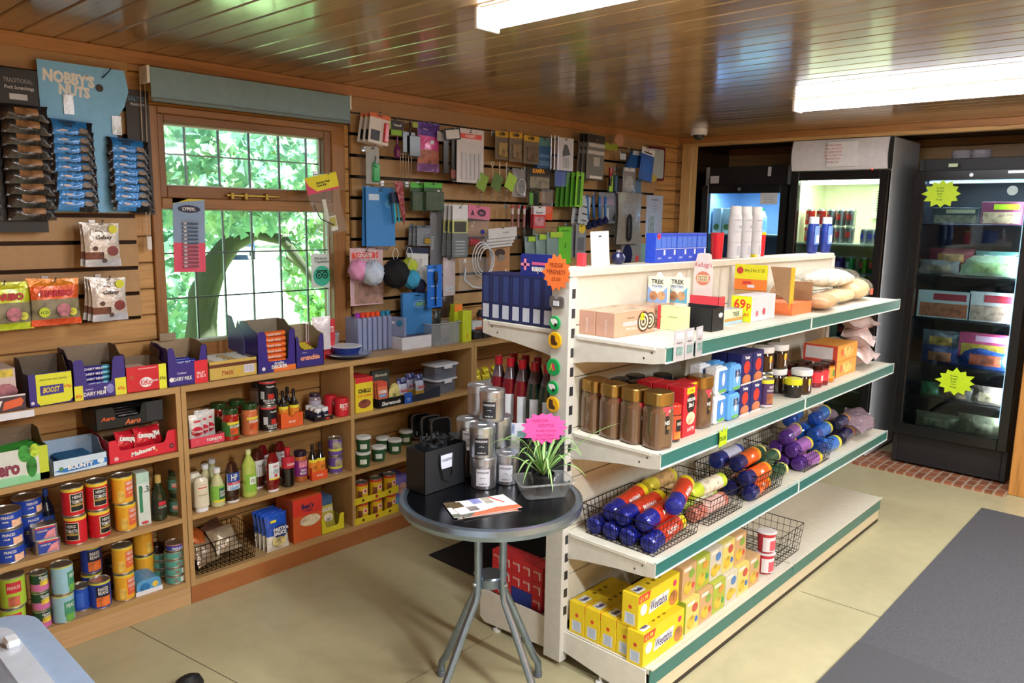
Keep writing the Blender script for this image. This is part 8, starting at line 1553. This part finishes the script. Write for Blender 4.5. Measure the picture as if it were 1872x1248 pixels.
def gbag():
    t = thing('gift_bag', '', 'gift bag'); w, d, h = .182, .09, .142
    p = MB(); p.box(-w/2, w/2, 0, .0015, 0, h, '#1d2024:p').box(-w/2, w/2, d-.0015, d, 0, h, '#1d2024:p').box(-w/2, -w/2+.0015, 0, d, 0, h, '#17191c:p').box(w/2-.0015, w/2, 0, d, 0, h, '#17191c:p').box(-w/2, w/2, 0, d, 0, .0015, '#17191c:p'); p.obj('bag', t)
    MB().box(-.025, .03, -.003, -.001, h*.5, h*.82, '#d4dcf0:p').text('HORIZONS', '#6c7484:p', .004, h*.7, .009, -.0038, w=.045, shear=.3).obj('tag', t)
    MB().tube([(-.028, -.003, h*.88), (-.03, -.006, h*.6), (-.015, -.008, h*.25), (.005, -.008, h*.2), (.025, -.007, h*.3), (.03, -.004, h*.85)], .0028, '#101215:d', 6).obj('handle', t)
    return t
x0, y0 = WZ(771, 908, TZ); x1, y1 = WZ(856, 879, TZ); a = math.atan2(y1-y0, x1-x0)
g1 = place('gbag', gbag, 'small black gift bag with black tissue at the left of the round table', ((x0+x1)/2, (y0+y1)/2, TZ_), a)
g1.rotation_euler = (0, 0, a)
rr = random.Random(2); p = MB()
for i in range(46):
    c = Vector((rr.uniform(-.07, .07), rr.uniform(.01, .075), rr.uniform(0, .02))); 
    q = [c+Vector((rr.uniform(-.02, .02), rr.uniform(-.02, .02), rr.uniform(-.0, .03))) for _ in range(4)]; p.add(q, [(0, 1, 2), (0, 2, 3)], '#141518:d')
o = p.obj('tissue_paper', g1, (0, 0, .132)); o['kind'] = 'stuff'
x0, y0 = WZ(941, 884, TZ); x1, y1 = WZ(1040, 872, TZ)
place('gbag', gbag, 'black gift bag behind the pink star and the spider plant', (1.905, 1.622, TZ_), -.85).scale = (.82, .82, .95)
# leaflets
for i, (dx, dy, rz) in enumerate(((0, 0, 0), (.008, .006, .06), (-.006, .004, -.05), (.01, -.004, .1))):
    x, y = WZ(880, 928, TZ)
    def mk():
        p = MB().box(-.075, .075, -.052, .052, 0, .0012, '#e6e2dc:p')
        for a, b, c, d, m in ((-.075, -.045, .015, .052, '#5a4a30:z'), (-.045, -.02, -.02, .01, '#8c8480:z'), (-.02, .005, .02, .052, '#8c90c8:z'), (.01, .03, .01, .052, '#a8a090:z'), (-.075, .05, -.052, -.03, '#707468:z')): p.rect(a, b, c, d, m, .0014, 'z')
        p.flat([(-.06, -.052), (.075, -.052), (.075, -.03), (.02, -.022), (-.04, -.034)], '#e8704c:p', .0016, 'z'); p.flat([(.03, .05), (.036, .052), (.055, .0), (.05, -.002)], '#d85848:p', .0016, 'z'); return solid('leaflet', p, '', 'leaflet')
    place('leaf', mk, 'photo leaflet with a coral band fanned on the table front, %s' % ('lowest', 'second from the bottom', 'second from the top', 'topmost')[i], (x+dx, y+dy, TZ_+.0014*i), -.42+rz, 'photo leaflets').scale = (1.3, 1.2, 1)
# leaflet rack behind
t = thing('leaflet_holder', 'open box of photo leaflets standing behind the pink star', 'leaflet holder', (1.945, 1.77, TZ_), -.8)
MB().box(-.05, .05, 0, .002, 0, .12, '#d8d4cc:p').box(-.05, .05, .04, .042, 0, .13, '#d8d4cc:p').box(-.05, -.048, 0, .042, 0, .12, '#cfcbc4:p').obj('holder', t)
q = MB()
q.box(-.045, .045, .01, .014, .005, .168, '#dcdce4:p').rect(-.045, -.01, .13, .165, '#a8b4d8:z', .0095).rect(.0, .04, .10, .14, '#6c8c8c:z', .0095).rect(-.04, 0, .07, .11, '#8c6c60:z', .0095); q.obj('leaflet', t)
x = 1.79; y, z = WX(995, 782, x)
p = MB().star(0, 0, .050, '#f050a0:p', 0, .0012, 15, .82, 1.45, None, 6)
for i, (s, fz, fw) in enumerate((('HORIZONS', .5, 1.0), ('LIFESTYLE', .18, 1.0), ('Locally Sources', -.2, 1.4), ('Hand Crafted -', -.48, 1.2), ('the Peak District', -.74, 1.4))): p.text(s, '#a82878:p', (-.012 if i == 0 else .006), fz*.046, .0095, -.0008, w=fw*.05, bold=.01)
solid('star_sign', p, 'bright pink starburst sign about locally sourced goods', 'price star', (x, y, z), rot=(-.1, 0, -.72))
# spider plant in a clear tub
x, y = WZ(1000, 912, TZ); x, y = 1.828, 1.548
t = thing('takeaway_tub', 'rectangular clear plastic tub under the spider plant', 'tub', (x, y, TZ_), -.55); t.scale = (1.15, 1.15, 1.1)
b_ = MB()
N_ = 4
o0 = rc(-.058, .058, -.038, .038, .014, N_); o1 = rc(-.076, .076, -.054, .054, .016, N_); n = len(o0)
vs = [(a, b, .001) for a, b in o0]+[(a, b, .05) for a, b in o1]+[(a*1.06, b*1.08, .05) for a, b in o1]+[(a*1.06, b*1.08, .045) for a, b in o1]
b_.add(vs, [(k+j*n, (k+1) % n+j*n, (k+1) % n+(j+1)*n, k+(j+1)*n) for j in range(3) for k in range(n)], '#a8acac:t2', True); b_.flat(o0, '#9ca0a0:t2', .001, 'z'); b_.obj('tub', t)
t = thing('spider_plant', 'spider plant with striped arching leaves in a black pot', 'plant', (x, y, TZ_+.003), 0)
MB().lathe([(.026, 0), (.036, .06), (.038, .06), (.038, .068), (.034, .068), (.033, .055), (0, .055)], '#1b1c1c:p', 20).obj('pot', t)
rr = random.Random(12)
def leafp(a, L, lift, wd, curl=1.):
    p = MB(); n = 12; c, s = math.cos(a), math.sin(a); vs = []
    for i in range(n+1):
        u = i/n; r = L*(u if curl < 2 else u); z = .06+lift*math.sin(min(1, u*1.0)*PI*.62*curl)-.10*max(0, u-.55)**1.5*curl; w_ = wd*(1-u)**.6*(.5+min(1, u*5)*.5)+.0003
        P = Vector((c*r*.9, s*r*.9, z)); Q = Vector((-s, c, 0)); D = Vector((0, 0, .25*w_))
        for k in (-1, -.35, .35, 1): vs.append(P+Q*w_*k+Vector((0, 0, abs(k)*w_*.35)))
    for k, m in ((0, '#5c9440:p'), (1, '#c4dc94:p'), (2, '#5c9440:p')): p.add(vs, [(i*4+k, i*4+k+1, i*4+k+5, i*4+k+4) for i in range(n)], m, True)
    return p
for i in range(26):
    a = i*2.4+rr.uniform(-.3, .3); leafp(a, rr.uniform(.11, .21), rr.uniform(.05, .14), rr.uniform(.006, .009), rr.uniform(.9, 1.25)).obj('leaf', t)
leafp(-.8, .27, .22, .006, .55).obj('leaf', t); leafp(2.0, .05, .15, .006, .6).obj('leaf', t)
# ================================================================== IN THE FRIDGES
def soda(c, c2, h=.115, r=.032):
    def mk():
        p = MB().lathe([(r*.8, 0), (r, .008), (r, h-.012), (r*.82, h), (r*.78, h-.003), (0, h-.003)], c, 16, mats=['#c0c4c8:m', c, '#c0c4c8:m', '#c0c4c8:m', '#b0b4b8:m']); p.patch(r*1.01, -.6, .6, h*.35, h*.7, c2, n=6).patch(r*1.01, -1.4, -.8, h*.2, h*.9, c2, n=4)
        return solid('drinks_can', p, '', 'drinks can')
    return mk
def rowc(key, mk, pxs, py, X, zs, lab, grp, h=.117, two=2):
    for k in range(two):
        for i, px in enumerate(pxs):
            y = WX(px, py, X)[0]; place(key, mk, lab+', '+(('lower', 'upper')[k] if two > 1 else 'single')+' layer', (X+.03, y, zs+k*h), -PI/2-.6+.2*i, grp)
zU, zL = 1.456, 1.136
rowc('cR', soda('#d8281c:p', '#e8a090:z'), (1478, 1498), 400, 5.48, zU, 'orange red drinks can at the left of the lit shelf', 'orange red cans')
rowc('cS', soda('#c4c4c4:m', '#d83c38:p'), (1517, 1535, 1553), 400, 5.48, zU, 'silver drinks can with red lettering on the lit shelf', 'silver cans')
rowc('cB', soda('#b8bcd0:m', '#2438b0:p', .1, .026), (1580, 1594, 1604), 400, 5.48, zU, 'slim silver and blue drinks can right of the silver ones', 'slim blue cans', two=1)
rowc('cA', soda('#5cb4d8:m', '#2c70c0:p'), (1470,), 480, 5.48, zL, 'light blue drinks can at the left of the lower shelf', 'light blue cans'); rowc('cP', soda('#4c3480:m', '#8c70b8:p'), (1515, 1533), 480, 5.48, zL, 'purple drinks can on the lower shelf', 'purple cans')
rowc('cG', soda('#34a85c:m', '#c8d8d0:p'), (1552,), 480, 5.48, zL, 'teal green drinks can beside the purple ones', 'teal green cans'); rowc('c7', soda('#3ca028:m', '#d84c3c:p'), (1577, 1595), 480, 5.48, zL, 'bright green drinks can with a red spot', 'bright green cans')
rowc('cK', soda('#1c1c20:p', '#c83028:p'), (1480, 1500, 1540), 560, 5.48, .802, 'dark drinks can on the third shelf of the lit fridge', 'dark cans', two=1)
# milk fridge
pm = bottle([(.9, 0), (1, .03), (1, .62), (.5, .86)], .20, .042, '#dfe8ec:p', '#2c9c4c:g', capz=(.84, .95), capr=.5, labc='#9cc8dc:p', lab=(.15, .5), sq=0 if 0 else 0) if 0 else bottle([(.9, 0), (1, .03), (1, .62), (.5, .86)], .20, .042, '#dfe8ec:p', '#2c9c4c:g', capz=(.84, .95), capr=.5, labc='#9cc8dc:p', lab=(.15, .5), name='milk_bottle')
for i, px in enumerate((1318, 1336, 1354, 1372, 1388)):
    y = WX(px, 390, 5.56)[0]; place('milk', pm, 'white milk bottle with a green cap on the top shelf of the blue-lit fridge', (5.60, y, 1.502), -PI/2, 'milk bottles on the top shelf')
for i, px in enumerate((1312, 1330)):
    y = WX(px, 370, 5.52)[0]; place('juicec', lambda: solid('juice_carton', carton(.07, .07, .19, '#d8e4e8:p', lambda p, w, d, h: p.disc(0, h*.25, w*.35, '#7c9c5c:z', -.0006)), '', 'carton'), 'white juice carton at the left front of the blue-lit fridge', (5.52, y, 1.502), -PI/2, 'white juice cartons')
for i, px in enumerate((1320, 1345, 1370, 1392)): 
    y = WX(px, 440, 5.6)[0]; place('water', bottle([(.9, 0), (1, .03), (1, .6), (.4, .86)], .21, .035, '#b8d0e8:t2', '#3c6cc8:g', capz=(.84, .95), capr=.4, labc='#6c9cd8:p', lab=(.3, .5), name='water_bottle'), 'clear water bottle on the second shelf of the blue-lit fridge', (5.60, y, 1.152), -PI/2, 'water bottles')
# frozen food
def fz(name, cat, lb, b, X, zs, c, c2, kind='bag', dep=.1, th=None):
    y0, z1 = WX(b[0], b[1], X); y1, z0 = WX(b[2], b[3], X); w = abs(y1-y0); h = z1-z0; p = MB()
    if kind == 'bag': pillow(p, w, h, .05, c, mf=lambda u, v: c2 if .2 < u < .85 and .15 < v < .7 else c, wob=.12, seed=int(b[0])); o = (X+.03, (y0+y1)/2, zs)
    else: p = carton(w, .03, h, c, lambda p, w, d, h: p.rect(-w*.45, w*.45, h*.05, h*.55, c2, -.0006).rect(-w*.2, w*.42, h*.66, h*.9, kind, -.0008)); o = (X, (y0+y1)/2, zs)
    return solid(name, p, lb, cat, o, rz=-PI/2)
FX = 5.50
for a in (('frozen_carton', 'carton', 'dark carton with a golden picture on the top freezer shelf', (1706, 375, 1788, 405), FX, 1.601, '#3c4648:p', '#8c8068:z', '#c8b890:p'),
          ('frozen_carton', 'carton', 'pink-edged carton of round pastries on the top freezer shelf', (1797, 360, 1868, 402), FX, 1.601, '#8c3c58:p', '#d8b088:z', '#c8dc28:p'),
          ('frozen_bag', 'bag', 'red and orange frozen bag, left of the second freezer shelf', (1700, 420, 1782, 452), FX, 1.345, '#8c2c3c:f', '#c8884c:z'), ('frozen_bag', 'bag', 'grey and brown crinkled frozen bag under the red one', (1682, 442, 1755, 470), FX-.02, 1.285, '#8c8480:f', '#a88c70:z'),
          ('frozen_bag', 'bag', 'pale green frozen pea bag, right of the second freezer shelf', (1757, 442, 1868, 484), FX, 1.283, '#b8c8a0:f', '#9cb878:z'), ('frozen_bag', 'bag', 'teal topped frozen bag behind the pale green one', (1785, 424, 1868, 446), FX+.05, 1.37, '#6c9c90:f', '#c8d8cc:z'),
          ('frozen_pizza', 'pizza box', 'red and white pizza box, left of two', (1684, 484, 1776, 540), FX-.02, 1.003, '#e0d8d0:p', '#c8704c:z', '#b82c3c:p'), ('frozen_pizza', 'pizza box', 'red and white pizza box, right of two', (1779, 484, 1866, 545), FX-.02, 1.003, '#e0d4cc:p', '#c8a088:z', '#b82c3c:p'),
          ('frozen_bag', 'bag', 'clear bag of golden potato shapes on the fourth freezer shelf', (1688, 568, 1758, 607), FX, .704+.10, '#7c7a80:f', '#c8964c:z'), ('frozen_carton', 'carton', 'magenta and yellow carton on the fourth freezer shelf', (1760, 560, 1856, 614), FX, .704+.07, '#b83c64:p', '#b89438:z', '#d8a0b0:p'),
          ('frozen_bag', 'bag', 'blue bag of orange fillets, left', (1682, 628, 1752, 670), FX-.02, .704-.0, '#26386c:f', '#b86c48:z'), ('frozen_bag', 'bag', 'blue bag of orange fillets, right', (1752, 628, 1850, 680), FX-.02, .704-.0, '#2c4c90:f', '#b8583c:z'),
          ('frozen_bag', 'bag', 'green sprout bag low in the freezer', (1680, 708, 1715, 740), FX, .478, '#2c7c54:f', '#3c8c5c:z'), ('frozen_bag', 'bag', 'bag of pale bread rolls low in the freezer, left', (1716, 712, 1776, 748), FX, .478, '#8c7c74:f', '#c8a07c:z'), ('frozen_bag', 'bag', 'bag of pale bread rolls low in the freezer, right', (1774, 716, 1840, 760), FX, .478, '#a88c7c:f', '#d8b890:z'),
          ('frozen_bag', 'bag', 'large clear bag of ice-covered fillets on the freezer floor, left', (1672, 752, 1750, 795), FX-.03, .275, '#8c8468:f', '#a89c7c:z'), ('frozen_bag', 'bag', 'large clear bag of ice-covered fillets on the freezer floor, right', (1748, 765, 1830, 818), FX-.03, .275, '#8c8468:f', '#a89c7c:z')):
    fz(*a[:8], kind=a[8] if len(a) > 8 else 'bag')
def fstar(px, py, r, lb, sd):
    y, z = WX(px, py, 5.376); p = MB().star(0, 0, r, '#c0e020:p', 0, .001, 12, .74, 1.25, None, sd)
    for i in range(5): p.text(('Frozen', 'Bread', 'Rolls', 'Chips', 'Pizzas')[i], '#5c7c20:p', -.01, r*(.4-.2*i), r*.13, -.0008, w=r*.8)
    solid('star_sign', p, lb, 'price star', (5.383, y, z), rz=-PI/2)
fstar(1721, 354, .088, 'yellow-green starburst at the top left of the freezer door', 4); fstar(1746, 698, .088, 'yellow-green handwritten starburst in the middle of the freezer door', 8)
for i, (px, lb) in enumerate(((1760, 'left'), (1795, 'right'))):
    y, z = WX(px, 272, 5.6); t = thing('cup_sleeve', 'clouded clear pack lying on top of the freezer, '+lb, 'pack', (5.6, y, 2.001)); MB().lathe([(.05, 0), (.062, .03), (.055, .055), (0, .065)], '#b8b8c4:t3', 16).obj('pack', t)
# ================================================================== OUTSIDE LIGHT, CAMERA
w = bpy.data.worlds.new('World'); SC.world = w; w.use_nodes = True; nt = w.node_tree
sk = nt.nodes.new('ShaderNodeTexSky'); sk.sky_type = 'HOSEK_WILKIE'; sk.turbidity = 4; sk.sun_direction = (.35, .5, .8)
bg = nt.nodes['Background']; nt.links.new(sk.outputs[0], bg.inputs[0]); bg.inputs[1].default_value = 3.2
s = bpy.data.lights.new('sun', 'SUN'); s.energy = 18; s.angle = .03; s.color = (1, .97, .9); so_ = bpy.data.objects.new('sun', s); COL.objects.link(so_)
so_.rotation_euler = Vector((.35, -.5, .8)).to_track_quat('Z', 'Y').to_euler()
cd = bpy.data.cameras.new('camera'); co = bpy.data.objects.new('camera', cd); COL.objects.link(co)
cd.sensor_width = 36; cd.lens = FPX/1872*36; cd.clip_start = .05
co.matrix_world = Matrix(((_r.x, _u.x, -_f.x, CAM.x), (_r.y, _u.y, -_f.y, CAM.y), (_r.z, _u.z, -_f.z, CAM.z), (0, 0, 0, 1)))
SC.camera = co
SC.view_settings.view_transform = 'Standard'; SC.view_settings.look = 'None'; SC.view_settings.gamma = 1
SC.view_settings.exposure = .77; SC.view_settings.use_curve_mapping = False
